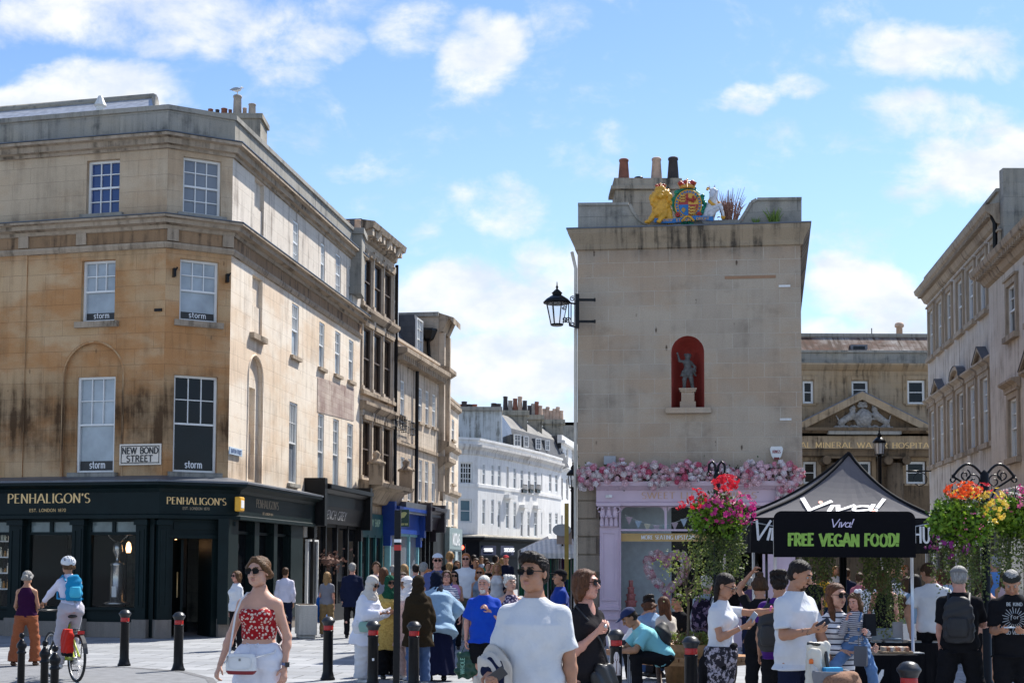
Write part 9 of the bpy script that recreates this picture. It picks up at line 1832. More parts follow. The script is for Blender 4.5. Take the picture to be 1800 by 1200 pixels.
backpack(Gm_,'large black backpack on the man in the grey cap',mat('black_nylon',(.010,.010,.012),.6,nz=.2,bump=.2,bsc=30),.16,.09,.24,.27)
Hm_=person('man in a black tee shirt with a pale circular print looking down at his hands',1783,13.9,996,face=-12,skin='tan',hair=('crop','grey'),yaw=-8,pitch=38,det=3,hat=('flatcap',fab('dark_cap',(.03,.03,.025))),top=('tee',black_f,{'loose':.026,'sleeve':.85,'hem':-.1}),bottom=('trousers',black_f,{'loose':.03}),shoes=sh_b,a0=((-.1,-.15,-1),(.15,-1,.05)),a1=((.2,-.2,-1),(-.55,-.85,-.0)),h0={'pn':(.5,0,.6),'curl':.6},h1={'pn':(-.5,0,.6),'curl':.6})
mb=MB();c=Hm_['T'](0,-.158,.30)
R=Hm_['R']
for k in range(22):a=k*2*math.pi/22;d=R@Vector((math.cos(a),0,math.sin(a)));mb.tube([c+d*.055+R@Vector((0,.001,0)),c+d*(.105 if k%2 else.12)+R@Vector((0,.012,0))],.004,4)
lettering('BE KIND',c+R@Vector((-.075,-.001,.13)),R@Vector((1,0,0)),R@Vector((0,.15,1)),.032,.15,thick=.2,thin=.18,mb=mb);lettering('GO VEGAN',c+R@Vector((-.085,0,-.155)),R@Vector((1,0,0)),R@Vector((0,0,1)),.032,.17,thick=.2,thin=.18,mb=mb)
lettering('for',c+R@Vector((-.04,-.004,.0)),R@Vector((1,0,0)),R@Vector((0,0,1)),.04,.08,thick=.15,thin=.12,mb=mb);o=mb.build('shirt_print',mat('pale_grey_print',(.35,.38,.4),.7));o.parent=Hm_['root'];o.matrix_parent_inverse=Hm_['M'].inverted()
tag(MB().box(Hm_['hand'][0]+Vector((.03,-.03,.02)),(.11,.07,.012),.3).build('folded_leaflet',mat('leaflet_blue_white',(.5,.55,.6),.5)),'folded leaflet in the hands of the man with the printed tee','leaflet')
Im=person('man in a white polo shirt seen from behind with one hand on his hip',1641,17.4,986,face=165,skin='tan',bld=1.0,hair=('short','brown'),yaw=42,pitch=30,det=2,top=('polo',white_f,{'loose':.028,'sleeve':.75,'hem':-.06}),bottom=('trousers',black_f,{'loose':.02}),shoes=sh_b,a0=((-.1,.0,-1),(0,-.3,-1)),a1=((.5,.25,-.85),(-.1,.1,-1)))
Pp=person('person in a purple tee shirt with short curly dark hair wearing a large black backpack',1372,13.8,1003,face=150,skin='tan',hair=('curly','dark'),yaw=20,pitch=10,det=2,top=('tee',fab('purple_tee',(.065,.012,.16)),{'loose':.03,'hem':-.1}),bottom=('trousers',fab('black_track',(.012,.012,.014),'plain'),{'loose':.03}),shoes=sh_b,a1=((.2,.0,-1),(.15,-.4,-.8)))
backpack(Pp,'large black backpack worn by the person in purple',mat('black_nylon',(.010,.010,.012),.6),.17,.1,.25,.24)
mb=MB()
for k in range(3):a,b=Pp['kn'][1],Vector(Pp['kn'][1]);mb.tube([Pp['T'](-.185,.03+.022*(k-1),-.1),Pp['kn'][0]+Vector((.0,-.085,0))+Vector((.02*(k-1),0,0)),Pp['kn'][0]+Vector((.02*(k-1),-.075,-.38))],.005,4)
o=mb.build('side_stripes',white_f);o.parent=Pp['root'];o.matrix_parent_inverse=Pp['M'].inverted()
Rp=person('person in dark clothes with a top bun raising an arm beside the tent pole',1338,15.2,H=1.60,face=150,skin='tan',sex='f',hair=('topbun','brown'),yaw=30,pitch=10,det=2,top=('tee',black_f,{'loose':.03}),bottom=('trousers',black_f,{}),shoes=sh_b,a1=((.5,-.1,.75),(-.75,-.1,.9)))
Op=person('older person with white curls and sage trousers carrying a purple and black rucksack',1243,19.6,H=1.55,face=150,skin='rosy',hair=('curly','white'),yaw=0,pitch=10,det=2,top=('shirt',fab('grey_blue_shirt',(.3,.35,.4)),{'loose':.03}),bottom=('trousers',green_t,{'loose':.03}),shoes=sh_br,l0=((-.1,-.25,-1),(0,.35,-1)),l1=((.08,.15,-1),(0,.1,-1)))
backpack(Op,'purple and black patterned rucksack on the older person',fab('purple_black_bag',(.018,.014,.03),'blotch',(.2,.14,.22),.12),.18,.11,.27,.22)
Sm=person('seated man in a light blue tee and navy cap leaning forward with hands clasped',1166,18.05,H=1.74,face=-78,skin='olive',hair=('crop','dark'),yaw=0,pitch=38,det=3,hat=('cap',fab('navy_cap',(.02,.03,.09))),lean=42,top=('tee',fab('aqua_tee',(.22,.55,.60)),{'loose':.028,'sleeve':.75,'hem':-.05}),bottom=('trousers',fab('black_track',(.012,.012,.014)),{'loose':.02}),shoes=mat('pinkish_trainers',(.4,.28,.32),.5),a0=((-.15,-.55,-.75),(.4,-.8,-.1)),a1=((.15,-.55,-.75),(-.4,-.8,-.1)),l0=((-.15,-1,.02),(0,.12,-1)),l1=((.15,-1,.02),(.05,.05,-1)),hipz=.50,h0={'curl':.7},h1={'curl':.7},group='people sitting around the round bench')
mb=MB()
for k in range(3):mb.tube([Sm['kn'][0]+Vector((.02*(k-1),-.095,.03)),Sm['kn'][0]+Vector((.02*(k-1),-.082,-.38))],.0055,4)
for k in range(3):mb.tube([Sm['T'](-.19+.0*k,.0,.03*k-.02),Sm['T'](-.19,-.1,.03*k-.06)],.0055,4)
o=mb.build('side_stripes',white_f);o.parent=Sm['root'];o.matrix_parent_inverse=Sm['M'].inverted()
t=thing('sling_bag','black drawstring bag on the back of the seated man in light blue','backpack',Sm['T'](-.02,.17,.2));c=Vector(t.location);D=SD();D.ell((0,0,0),(.12,.16,.2),k=.02);D.disp(lambda X_,Y_,Z_:.006*np.sin(Z_*50+X_*30));np_mesh('bag',D.mesh(.014),mat('black_nylon',(.010,.010,.012),.6),t);ORG[t.name]=c;MB().tube([Sm['T'](-.08,.16,.38),Sm['T'](-.12,.03,.535),Sm['T'](-.15,-.1,.42),Sm['T'](-.19,-.02,.2),Sm['T'](-.12,.14,.08)],.016,6).build('strap',mat('black_nylon',(.010,.010,.012),.6),t)
seat=dict(hipz=.50,l0=((-.15,-1,.0),(0,.1,-1)),l1=((.15,-1,.0),(0,.1,-1)),group='people sitting around the round bench')
person('seated woman in white with a bun leaning over her lap on a pale chair',1102,20.6,H=1.62,face=75,sex='f',skin='fair',hair=('bun','chestnut'),pitch=30,lean=32,det=2,top=('tee',white_f,{'loose':.014,'hem':.05}),bottom=('trousers',fab('charcoal_trousers',(.03,.03,.035)),{}),shoes=sh_b,a0=((-.1,-.5,-.8),(.2,-.8,.5)),a1=((.1,-.5,-.8),(-.2,-.8,.5)),**seat)
person('seated person with curly dark hair in a pale blue hoodie seen from behind',1150,20.4,H=1.62,face=200,skin='tan',hair=('curly','dark'),pitch=20,lean=15,det=1,top=('shirt',fab('sky_hoodie',(.22,.33,.5)),{'loose':.04}),bottom=('trousers',dk_denim,{}),shoes=sh_b,**seat)
person('seated woman with long brown hair in a white top seen from behind',1176,20.2,H=1.60,face=215,sex='f',skin='fair',hair=('long','chestnut'),pitch=15,lean=10,det=1,top=('tee',cream_f,{'loose':.02}),bottom=('trousers',denim,{}),shoes=sh_b,**seat)
person('seated person in black raising a cup near the young tree',1200,20.8,H=1.66,face=-60,skin='tan',hair=('short','dark'),pitch=10,lean=8,det=1,top=('shirt',black_f,{'loose':.02}),bottom=('trousers',black_f,{}),shoes=sh_b,a0=((-.1,-.6,-.8),(.2,-.7,.8)),**seat)
def chair(px,Y,rz,label,m):
 c=Vector((XG(px,Y),Y,0));t=thing('chair',label,'chair',c);M=Matrix.Rotation(rz,3,'Z');Q=lambda x,y,z:c+M@Vector((x,y,z));MB().hexa([Q(-.21,-.21,.43),Q(.21,-.21,.43),Q(.21,.21,.44),Q(-.21,.21,.44)],[Q(-.21,-.21,.46),Q(.21,-.21,.46),Q(.21,.21,.47),Q(-.21,.21,.47)]).build('seat',m,t);MB().hexa([Q(-.2,.19,.48),Q(.2,.19,.48),Q(.2,.21,.48),Q(-.2,.21,.48)],[Q(-.2,.27,.86),Q(.2,.27,.86),Q(.2,.3,.86),Q(-.2,.3,.86)]).build('backrest',m,t)
 for x in(-.18,.18):
  for y in(-.18,.18):MB().tube([Q(x,y,.44),Q(x*1.1,y*1.15,0)],.014,6).build('leg',m,t)
chair(1098,20.5,1.35,'pale grey plastic chair under the seated woman in white',mat('pale_plastic',(.5,.52,.54),.4))
chair(1586,20.5,3.4,'white plastic chair behind the black covered tables',mat('white_plastic',(.6,.6,.6),.4))
grp='women in headscarves talking together'
Wa=person('woman in white with a cream headscarf looking down at a phone',641,19.8,H=1.56,face=58,sex='f',skin='tan',hair=(None,'dark'),glasses='sun',pitch=28,lean=8,det=2,hat=('hijab',fab('cream_scarf',(.55,.50,.44)),.42),top=('tunic',white_l,{'loose':.05,'hem':-.30,'flare':.1}),bottom=('trousers',fab('off_white_trousers',(.6,.6,.62)),{'loose':.05}),shoes=sh_w,a0=((-.1,-.35,-1),(.3,-.9,.1)),a1=((.15,-.35,-1),(-.3,-.9,.1)),h0={'pn':(0,0,1)},h1={'pn':(0,0,1)},group=grp,bld=1.05)
phone(Wa['hand'][0]+Vector((.03,-.01,.03)),'pale phone in the hands of the woman in white headscarf',(.8,0,.4),(-.2,-.4,.9),(.55,.5,.5))
t=thing('mint_bag','small mint green shoulder bag at the side of the woman in white','handbag',Wa['T'](-.17,-.16,.02));c=Vector(t.location);D=SD();D.loft([(-.08,.1,.035),(0,.12,.045),(.07,.1,.03)],p=2.6);np_mesh('bag',D.mesh(.012),mat('mint_leather',(.2,.36,.31),.5),t);ORG[t.name]=c;MB().tube([Wa['T'](-.17,-.16,.08),Wa['T'](-.19,-.1,.3),Wa['T'](-.1,-.02,.56),Wa['T'](.0,.1,.5)],.007,5).build('strap',mat('grey_strap',(.1,.1,.1),.6),t)
person('woman in a green headscarf, sunglasses and a long yellow patterned coat',684,20.5,1010,face=14,sex='f',skin='brown',hair=(None,'dark'),glasses='sun',yaw=8,pitch=6,det=2,hat=('hijab',fab('green_scarf',(.012,.06,.035)),.2),top=('coat',fab('yellow_brocade',(.46,.33,.10),'blotch',(.34,.23,.06),.028),{'loose':.06,'hem':-.42,'flare':.12}),bottom=('trousers',black_f,{'loose':.05}),shoes=sh_b,group=grp,bld=1.12,a0=((-.2,-.2,-1),(.5,-.8,.1)))
person('woman in a white headscarf, spectacles and blush clothes looking left',714,20.3,1012,face=-52,sex='f',skin='olive',hair=(None,'dark'),glasses='spec',pitch=6,det=2,hat=('hijab',fab('white_scarf',(.66,.63,.62)),.3),top=('tunic',fab('blush',(.5,.34,.30)),{'loose':.04,'hem':-.35}),bottom=('trousers',fab('blush_trousers',(.5,.36,.33)),{'loose':.04}),shoes=sh_w,group=grp)
Wd_=person('person in a dark brown coat and headscarf with blue jeans seen from behind',734,19.1,1010,face=205,sex='f',skin='olive',hair=(None,'dark'),pitch=5,det=2,hat=('hijab',fab('brown_scarf',(.028,.020,.012)),.25),top=('coat',fab('brown_coat',(.032,.022,.012)),{'loose':.045,'hem':-.28,'flare':.08}),bottom=('trousers',fab('mid_denim',(.07,.12,.24)),{'loose':.03}),shoes=sh_w,group=grp,bld=1.08,a0=((-.25,.0,-1),(-.15,-.25,-1)),l0=((-.1,-.15,-1),(0,.15,-1)))
tag(MB().lathe(Wd_['hand'][0]+Vector((.01,0,-.1)),[(.03,0),(.032,.03),(.03,.12),(.012,.16),(.012,.18)],12).build('water_bottle',mat('clear_blue_plastic',(.35,.5,.6),.1)),'clear plastic water bottle held low by the person in brown','bottle')
person('woman in a navy headscarf, pale blue blouse and long navy skirt leaning forward',768,20.2,H=1.64,face=188,sex='f',skin='olive',hair=(None,'dark'),pitch=10,lean=22,det=2,hat=('hijab',fab('midnight_scarf',(.008,.012,.025)),.3),top=('shirt',fab('pale_blue_blouse',(.24,.36,.48)),{'loose':.085,'hem':-.22,'flare':.2}),bottom=('skirt',fab('midnight_skirt',(.010,.012,.035)),{'len':.82,'flare':.16}),shoes=sh_b,group=grp,bld=1.1,a0=((-.6,-.1,-.8),(.3,-.6,-.6)))
person('woman in a blue headscarf partly hidden inside the talking group',706,21.4,1004,face=10,sex='f',skin='fair',hair=('bob','brown'),det=1,top=('shirt',fab('mauve_blue',(.1,.12,.26)),{'loose':.03}),bottom=('skirt',navy_f,{'len':.7}),shoes=sh_b)
Stw=person('woman in a blue and white striped tee with brown hair and spectacles walking forward',784,23.6,1000,face=4,sex='f',skin='rosy',hair=('bob','brown'),glasses='spec',det=2,top=('tee',fab('blue_stripe',(.55,.55,.6),'stripe',(.05,.06,.16),.032),{'loose':.022}),bottom=('trousers',dk_denim,{'loose':.01}),shoes=mat('grey_trainers',(.3,.28,.32),.6),a1=((.35,.1,-1),(.05,-.3,-1)),l0=((-.05,.12,-1),(0,.2,-1)),l1=((.05,-.2,-1),(0,.1,-1)),bld=1.06)
Old=person('white bearded old man in a royal blue polo holding a green carrier bag',850,17.4,1010,face=2,skin='rosy',hair=('short','white'),beard=('full','white'),yaw=-16,pitch=4,det=3,top=('polo',fab('royal_blue',(.006,.055,.42)),{'loose':.04,'sleeve':.85,'hem':-.12}),bottom=('shorts',black_f,{'loose':.03,'len':.2}),shoes=sh_b,a0=((-.28,.05,-1),(-.05,-.12,-1)),a1=((.25,-.1,-1),(-.62,-.45,.62)),h1={'curl':.8,'pn':(-.5,.5,-.4)})
hb=Old['hand'][0];t=thing('carrier_bag','dark green carrier bag with pale printed letters held by the old man','bag',hb);D=SD();D.loft([(-.42,.10,.05),(-.32,.15,.07),(-.15,.13,.05),(-.08,.10,.03)],p=2.4);D.disp(lambda X_,Y_,Z_:.008*np.sin(X_*50+Z_*20)+.005*np.sin(Z_*60));np_mesh('bag',D.mesh(.012),mat('dark_green_plastic',(.008,.05,.025),.4),t);ORG[t.name]=Vector(hb);mb=MB();[mb.tube([hb+Vector((x,0,-.1)),hb+Vector((x*.3,0,.01))],.006,5)for x in(-.07,.07)];mb.build('handles',mat('dark_green_plastic',(.008,.05,.025),.4),t);mb=MB();lettering('WHOLE',hb+Vector((-.03,-.085,-.36)),(0,0,1),(-1,0,0),.05,.2,thick=.2,thin=.18,mb=mb);mb.build('lettering',mat('pale_mint',(.2,.4,.3),.6),t)
person('white haired woman in a floral sleeveless top behind the large man',896,19.0,1010,face=25,sex='f',skin='fair',hair=('curly','white'),det=2,top=('tank',fab('dark_floral',(.04,.03,.08),'floral',(.5,.42,.5),.04),{'loose':.02}),bottom=('trousers',navy_f,{}),shoes=sh_b,bld=1.1)
person('man in a black cap and blue tee in profile behind the woman in black',984,20.8,1000,face=-80,skin='tan',hair=('crop','dark'),det=2,hat=('cap',black_f),top=('tee',fab('deep_blue',(.008,.035,.24)),{'loose':.03}),bottom=('trousers',dk_denim,{}),shoes=sh_b)
person('tall man in a white cap and slate blue tee walking towards the camera',768,25.0,972,face=5,skin='rosy',hair=('crop','brown'),glasses='sun',det=1,hat=('cap',white_f),top=('tee',fab('slate_blue',(.08,.10,.24)),{'loose':.03}),bottom=('shorts',navy_f,{}),shoes=sh_w,bld=1.05)
person('tall red haired man in white tee and olive shorts',818,30.0,971,face=-3,skin='rosy',hair=('short','ginger'),glasses='sun',det=1,top=('tee',white_f,{'loose':.03}),bottom=('shorts',fab('olive_shorts',(.10,.10,.07)),{'len':.15,'loose':.03}),shoes=sh_w,bld=1.04,a1=((.25,.05,-1),(0,-.2,-1)))
person('dark haired woman in sunglasses with a blue jacket over her arm',797,27.5,1002,face=5,sex='f',skin='tan',hair=('long','dark'),glasses='sun',det=1,top=('tank',fab('pink_top',(.5,.25,.4)),{}),bottom=('trousers',black_f,{}),shoes=sh_b,a1=((.2,-.1,-1),(-.4,-.9,.2)))
person('woman in a grey vest top with auburn hair beside the red haired man',843,28.5,996,face=-10,sex='f',skin='tan',hair=('wavy','ginger'),glasses='sun',det=1,top=('tank',fab('blue_grey',(.18,.22,.28)),{'hem':-.2}),bottom=('trousers',denim,{}),shoes=sh_w)
person('blonde woman in a white vest and blue jeans with hands on her hips',873,33.0,988,face=0,sex='f',skin='tan',hair=('wavy','blonde'),det=1,top=('tank',white_f,{}),bottom=('trousers',denim,{}),shoes=sh_w,a0=((-.85,.1,-.6),(.7,-.1,-.55)),a1=((.85,.1,-.6),(-.7,-.1,-.55)))
person('man in a white shirt and dark trousers walking away past the shop',500,32.3,996,face=178,skin='tan',hair=('crop','brown'),det=2,top=('shirt',fab('lilac_white_shirt',(.62,.60,.70)),{'loose':.03}),bottom=('trousers',navy_f,{'loose':.015}),shoes=sh_br,l0=((-.05,-.12,-1),(0,.1,-1)),l1=((.05,.1,-1),(0,.25,-1)))
Cb=person('woman with messy blonde hair in a grey tee and khaki trousers carrying a blue jacket',574,32.0,1004,face=165,sex='f',skin='rosy',hair=('wavy','blonde'),det=2,top=('tee',grey_f,{'loose':.02}),bottom=('trousers',khaki,{'loose':.025}),shoes=mat('grey_trainers',(.3,.28,.32),.6),a1=((.25,-.1,-1),(.1,-.7,-.3)),bld=1.05)
D=SD();D.cone((0,0,0),(-.02,0,-.5),.1,.16,.05);D.disp(lambda X_,Y_,Z_:.014*np.sin(X_*50+Z_*12));p=Cb['wrist'][1];t=thing('blue_jacket','bright blue jacket hanging from the arm of the blonde woman','jacket',p+Vector((0,-.05,.1)));np_mesh('cloth',D.mesh(.02),fab('bright_blue',(.01,.09,.32)),t)
person('grey haired man in a navy coat walking away down the street',618,31.6,988,face=182,skin='rosy',hair=('short','grey'),det=2,top=('coat',navy_f,{'loose':.03,'hem':-.2}),bottom=('trousers',black_f,{'loose':.015}),shoes=sh_b,bld=1.08)
person('woman in a white jacket and sunglasses half hidden behind the woman in red',414,27.0,1002,face=-50,sex='f',skin='rosy',hair=('bob','dirty_blonde'),glasses='sun',det=2,top=('shirt',white_f,{'loose':.03}),bottom=('trousers',black_f,{}),shoes=sh_b)
person('woman in a plum vest and rust trousers with tied grey hair at the far left',44,22.8,1001,face=184,sex='f',skin='tan',hair=('bun','grey'),pitch=8,det=2,top=('tank',fab('plum',(.035,.008,.035)),{'loose':.02,'hem':-.02}),bottom=('trousers',fab('rust',(.28,.085,.035)),{'loose':.026,'flare':.035}),shoes=sh_br,bld=1.0,l0=((-.16,-.1,-1),(-.05,.1,-1)),l1=((.16,.12,-1),(.05,.2,-1)),a0=((-.22,-.1,-1),(.3,-.6,-.7)),a1=((.22,-.1,-1),(-.3,-.6,-.7)))
def bicycle(x,Y,ang):
 t=thing('bicycle','black and lime green touring bicycle with a red pannier ridden away at the left','bicycle',(x,Y,0));t.rotation_euler.z=ang;ORG[t.name]=Vector((0,0,0));R0=.34;bk=mat('bicycle_black',(.015,.015,.016),.35);lm=mat('lime_frame',(.28,.36,.02),.35)
 for yy in(0,1.06):
  c=Vector((0,yy,R0));ring=[c+Vector((0,math.cos(a)*R0*.955,math.sin(a)*R0*.955))for a in[k*math.pi/18 for k in range(37)]];wh=MB().tube(ring,.021,8,False).build('wheel',mat('tyre_rubber',(.015,.015,.015),.8),t);mb=MB();mb.tube([c+(p-c)*.93 for p in ring],.008,5,False)
  for k in range(16):a=k*math.pi/8;mb.tube([c,c+Vector((0,math.cos(a),math.sin(a)))*R0*.9],.0025,3)
  mb.tube([c-Vector((.05,0,0)),c+Vector((.05,0,0))],.02,8);mb.build('spokes',mat('silver_metal',(.5,.5,.5),.3,.9),wh)
 P=lambda y,z,x=0:Vector((x,y,z));mb=MB()
 for a,b in((P(.43,.3),P(.33,.82)),(P(.43,.3),P(.88,.62)),(P(.36,.68),P(.86,.72)),(P(0,R0,.04),P(.43,.3,.03)),(P(0,R0,-.04),P(.43,.3,-.03)),(P(0,R0,.04),P(.35,.72,.02)),(P(0,R0,-.04),P(.35,.72,-.02))):mb.tube([a,b],.019,8)
 mb.build('frame',lm,t);mb=MB();mb.tube([P(.85,.8),P(.9,.6),P(1.06,R0,.05)],.017,8);mb.tube([P(.9,.6),P(1.06,R0,-.05)],.017,8);mb.tube([P(.85,.8),P(.84,.98)],.016,8);mb.build('fork',bk,t);mb=MB();mb.tube([P(.74,1.02,-.31),P(.84,1.0,-.15),P(.86,1.0),P(.84,1.0,.15),P(.74,1.02,.31)],.015,8);mb.build('handlebar',bk,t)
 D=SD();D.ell((0,.26,.93),(.09,.1,.03),k=.02);D.cone((0,.3,.93),(0,.45,.925),.05,.022,.02,flat=((0,0,1),.5));np_mesh('saddle',D.mesh(.012),bk,t);MB().tube([P(.34,.8),P(.31,.91)],.014,8).build('seat_post',bk,t)
 mb=MB();mb.tube([P(-.12,.74,.07),P(.3,.74,.05)],.008,6);mb.tube([P(-.12,.74,-.07),P(.3,.74,-.05)],.008,6);mb.tube([P(-.12,.74,-.07),P(-.12,.74,.07)],.008,6)
 for s in(-1,1):mb.tube([P(0,R0,s*.06),P(-.02,.74,s*.07)],.007,6)
 mb.build('rear_rack',bk,t);ring=[P(math.cos(a)*.375,R0+math.sin(a)*.375)for a in[R_(60+k*12)for k in range(10)]];mb=MB()
 for a,b in zip(ring[:-1],ring[1:]):mb.hexa([a+Vector((-.028,0,0)),a+Vector((.028,0,0)),b+Vector((.028,0,0)),b+Vector((-.028,0,0))],[a+Vector((-.028,0,.006)),a+Vector((.028,0,.006)),b+Vector((.028,0,.006)),b+Vector((-.028,0,.006))])
 mb.build('mudguard',bk,t);MB().box((0,-.15,.71),(.09,.03,.045)).build('rear_light',mat('red_lens',(.5,.01,.01),.2),t);mb=MB();mb.lathe((.06,.43,.3),[(.02,-.01),(.1,-.005),(.1,.005),(.02,.01)],20,M=Matrix.Rotation(math.pi/2,3,'Y'))
 for s in(-1,1):mb.tube([(s*.07,.43,.3),(s*.09,.43+s*.03,.3-s*.17)],.012,6);mb.box((s*.14,.43+s*.03,.3-s*.17),(.09,.06,.02))
 mb.build('crankset',bk,t);MB().lathe((0,.62,.42),[(.038,0),(.038,.2),(.02,.23),(.02,.25)],10).build('bottle',mat('neon_bottle',(.4,.55,.02),.4),t)
 return t
bx,bY=XG(128,19.6),19.75;bang=math.atan2(.62,.8);bicycle(bx,bY,bang)
def pan():
 t=thing('pannier_bag','bright red pannier bag hanging on the rear rack of the bicycle','pannier',(bx,bY,0));t.rotation_euler.z=bang;D=SD();D.loft([(.40,.05,.11),(.46,.065,.15),(.68,.06,.15),(.76,.045,.12)],o=(-.15,-.02,0),p=3.2);D.disp(lambda X_,Y_,Z_:.004*np.sin(Y_*60+Z_*30));np_mesh('bag',D.mesh(.012),fab('signal_red',(.50,.022,.012)),t);D=SD();D.loft([(.375,.052,.12),(.43,.062,.145)],o=(-.15,-.02,0),p=3.2);np_mesh('base',D.mesh(.012),black_f,t)
pan()
rd=Vector((math.sin(bang)*-.27,math.cos(bang)*.27,0));fang=math.degrees(bang)+180
Cy=person('cyclist in white with a white helmet and a blue rucksack riding away',100,bY,H=1.66,X=bx+rd.x,face=fang,sex='f',skin='tan',hair=('sleek','dirty_blonde'),det=2,hat=('helmet',mat('white_helmet',(.6,.61,.63),.3,nz=.05)),lean=16,pitch=2,top=('shirt',fab('white_jersey',(.62,.60,.72)),{'loose':.012,'hem':-.02}),bottom=('trousers',fab('pale_grey_trousers',(.42,.40,.44)),{'loose':.02}),shoes=sh_w,hipz=1.02,l0=((-.10,-.55,-.85),(0,.1,-1)),l1=((.10,-.3,-1),(0,.12,-1)),a0=((-.25,-.75,-.62),(-.1,-.8,-.5)),a1=((.25,-.75,-.62),(.1,-.8,-.5)),h0={'curl':.8,'pn':(0,0,-1)},h1={'curl':.8,'pn':(0,0,-1)})
Cy['root'].location.y=bY+rd.y
off=Vector((0,rd.y,0));Cy2=dict(Cy);oT=Cy['T'];Cy2['T']=lambda*p:oT(*p)+off
backpack(Cy2,'small turquoise and navy rucksack on the cyclist',fab('turquoise_bag',(.01,.22,.42)),.13,.07,.2,.3,fab('aqua_pocket',(.06,.42,.6)))
rng=random.Random(77);tops=[('tee',white_f),('tee',navy_f),('tee',black_f),('shirt',fab('pale_blue_shirt',(.35,.42,.52))),('tee',grey_f),('tank',white_f),('shirt',cream_f),('tee',fab('teal_tee',(.02,.2,.16))),('tee',fab('rose_tee',(.4,.12,.15))),('shirt',fab('lilac_shirt',(.42,.36,.5)))]
bots=[denim,dk_denim,black_f,khaki,navy_f]
def crowd(px,ytop,Y,face,what,top,hair_,sex='m',hat=None,skin='fair',bot=None,det=0,**k):
 person(what,px,Y,ytop,face=face,sex=sex,skin=skin,hair=hair_,hat=hat,det=det,top=(top[0],top[1],{'loose':.02}),bottom=('trousers',bot or rng.choice(bots),{}),shoes=sh_b,group='crowd in the distance',**k)
far=[(660,986,30,8,'woman in sunglasses and a pink top under a dark open jacket by the teal shop',('shirt',fab('dusty_pink',(.5,.35,.36))),('bun','brown'),'f'),(673,996,27,175,'auburn haired person behind the green headscarf',('shirt',grey_f),('wavy','chestnut'),'f'),(709,990,29,185,'long haired blonde woman walking away beyond the pole',('tee',white_f),('long','blonde'),'f'),(690,992,33,170,'grey haired person walking away behind the pole',('shirt',black_f),('short','grey'),'m'),(730,990,31,180,'dark haired man seen from behind left of the white cap',('shirt',fab('pale_blue_shirt',(.35,.42,.52))),('short','dark'),'m'),(744,987,28,150,'grey haired man turned away left of the white cap',('shirt',cream_f),('short','grey'),'m'),(753,999,25.5,8,'ginger haired woman in sunglasses just behind the dark coat',('tee',fab('lilac_shirt',(.42,.36,.5))),('long','ginger'),'f'),(790,968,37,180,'blonde woman with a dark rucksack walking away between the two tall men',('shirt',black_f),('pony','blonde'),'f'),(789,987,33,185,'fair haired child walking away below the blonde woman',('tee',cream_f),('short','blonde'),'m'),(803,984,39,5,'dark haired woman in white far behind the red haired man',('tee',white_f),('long','brown'),'f'),(832,974,45,190,'dark haired man beyond the traffic light',('shirt',navy_f),('short','dark'),'m'),(836,980,36,0,'brown haired man over the shoulder of the red haired man',('tee',grey_f),('short','brown'),'m'),(846,976,55,0,'distant man in pale shirt near the dark shopfront',('shirt',fab('pale_blue_shirt',(.35,.42,.52))),('short','brown'),'m'),(854,980,48,160,'distant person in a teal top near the dark shopfront',('tee',fab('teal_tee',(.02,.2,.16))),('short','brown'),'m'),(857,986,37,10,'woman in sunglasses and black left of the jeans woman',('tank',black_f),('bun','brown'),'f'),(865,988,39,20,'balding man behind the woman with hands on hips',('tee',cream_f),('crop','grey'),'m'),(871,975,52,90,'distant dark haired woman in white under the first navy awning',('tee',white_f),('bob','dark'),'f'),(882,980,50,200,'distant person in dark clothes beside the red cap',('shirt',black_f),('pony','blonde'),'f'),(1512,1005,27,160,'person in pink beyond the gazebo table',('tee',fab('rose_tee',(.4,.12,.15))),('short','brown'),'f'),(1532,1008,25,170,'long haired person beyond the gazebo table',('tee',white_f),('long','brown'),'f'),(1556,1003,28,10,'woman facing us far behind the gazebo',('tank',fab('rose_tee',(.4,.12,.15))),('bun','brown'),'f'),(1571,994,33,5,'red haired woman in the crowd right of the silver pole',('tee',grey_f),('wavy','chestnut'),'f'),(1583,1000,29,0,'dark haired person in white in the crowd behind the gazebo',('shirt',white_f),('short','dark'),'m'),(1592,992,36,20,'woman with tied hair at the back of the crowd',('tee',black_f),('bun','ginger'),'f'),(1560,996,40,10,'pale shirted person at the far back of the crowd',('shirt',cream_f),('short','brown'),'m'),(1450,1000,30,190,'person in yellow behind the left green trails',('tee',fab('mustard_tee',(.55,.32,.03))),('bob','brown'),'f'),(1490,998,31,150,'man in navy and white behind the dark post',('shirt',navy_f),('short','brown'),'m'),(1430,1004,28,170,'person in black behind the bearded man',('tee',black_f),('short','dark'),'m'),(1470,994,38,10,'person in white in the crowd behind the sunglasses woman',('tee',white_f),('long','blonde'),'f'),(1668,1000,24,100,'woman in pale blue between the white polo and the grey cap',('tee',fab('pale_blue_shirt',(.35,.42,.52))),('bob','brown'),'f'),(1655,998,30,180,'person with brown hair beyond the white polo',('shirt',fab('rose_tee',(.4,.12,.15))),('wavy','chestnut'),'f'),(1770,1000,24,170,'person in pink beyond the black post',('tank',fab('dusty_pink',(.5,.35,.36))),('long','brown'),'f'),(1320,1012,25,160,'person in patterned purple standing in the lilac shop doorway',('shirt',fab('purple_pattern',(.07,.04,.09))),('short','grey'),'f')]
for(px,yt,Y,fc,what,tp_,hr,sx)in far:crowd(px,yt,Y,fc,what,tp_,hr,sx,skin=rng.choice(['fair','rosy','tan','olive']),det=1 if Y<29 else 0)
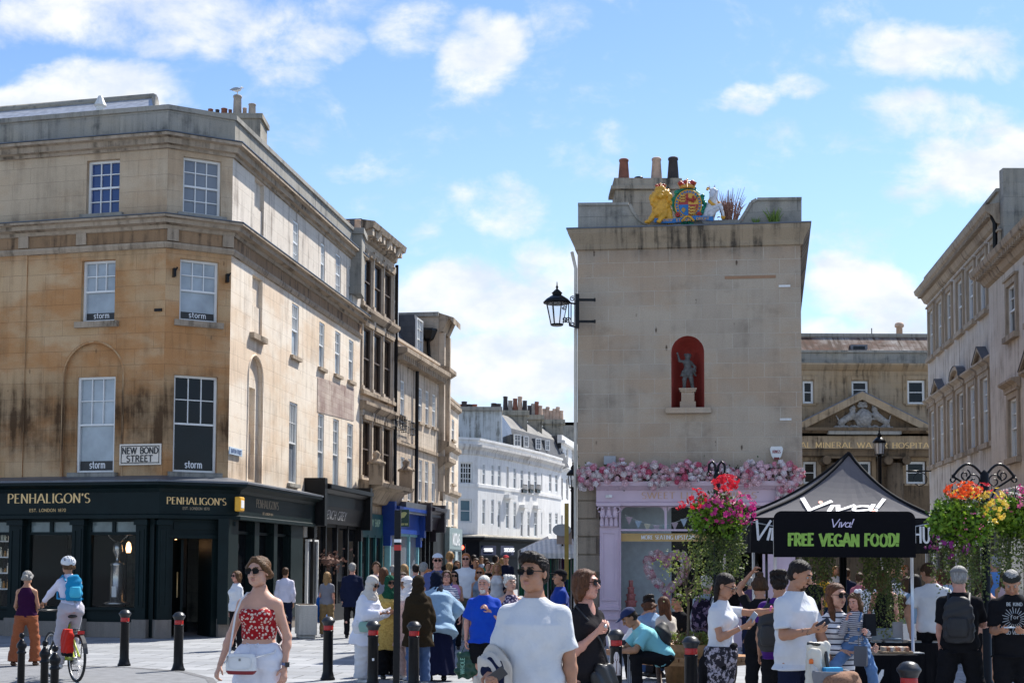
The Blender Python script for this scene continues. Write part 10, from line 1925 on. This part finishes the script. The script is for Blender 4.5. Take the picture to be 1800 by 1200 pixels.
crowd(889,975,46,0,'man in a red cap and navy jacket near the second navy awning',('shirt',navy_f),('crop','brown'),'m',('cap',fab('red_cap',(.4,.02,.03))),det=1)
person('man in a plain blue shirt walking away beyond the right hand basket post',1752,26.0,976,face=180,hair=('crop','grey'),skin='tan',det=1,top=('tee',fab('cornflower',(.10,.22,.48)),{'loose':.03}),bottom=('shorts',navy_f,{}),shoes=sh_w)
person('woman in a black sleeveless top and wide pale jeans behind the tables',1556,19.4,H=1.66,face=172,sex='f',skin='rosy',hair=('long','dirty_blonde'),det=1,top=('tank',black_f,{'loose':.012}),bottom=('trousers',fab('grey_jeans',(.17,.21,.25)),{'loose':.05,'flare':.05}),shoes=sh_w,a1=((.3,.1,-1),(.05,-.1,-1)),l0=((-.16,0,-1),(-.1,.0,-1)),l1=((.16,0,-1),(.1,.0,-1)))
person('woman with long dark hair in a denim jacket and spotted skirt behind the tables',1611,20.4,1008,face=178,sex='f',skin='rosy',hair=('long','dark'),det=1,top=('shirt',pale_denim,{'loose':.02,'hem':.02}),bottom=('skirt',fab('spotted_skirt',(.6,.6,.6),'spots',(.02,.02,.03),.03),{'len':.5,'flare':.2}),shoes=sh_b)
person('woman in a loose white tunic beside the denim jacket',1597,21.4,1012,face=170,sex='f',skin='tan',hair=('bob','brown'),det=1,top=('tunic',white_l,{'loose':.05}),bottom=('trousers',white_l,{}),shoes=sh_w)
person('barelegged walker in a black skirt passing behind the right hand basket post',1735,18.6,H=1.66,face=115,sex='f',skin='tan',hair=('bob','brown'),det=1,top=('tee',fab('peach_top',(.5,.3,.24)),{}),bottom=('skirt',black_f,{'len':.35,'cover':0}),shoes=sh_w,l0=((-.05,.42,-1),(0,.25,-1)),l1=((.05,-.35,-1),(0,-.25,-1)))
person('seated person in sage green on the white chair behind the tables',1586,20.4,H=1.66,face=160,skin='tan',hair=('long','brown'),sex='f',det=1,top=('tee',fab('sage_top',(.2,.24,.17)),{}),bottom=('trousers',grey_f,{}),shoes=sh_b,hipz=.5,l0=((-.15,-1,.0),(0,.1,-1)),l1=((.15,-1,.0),(0,.1,-1)))
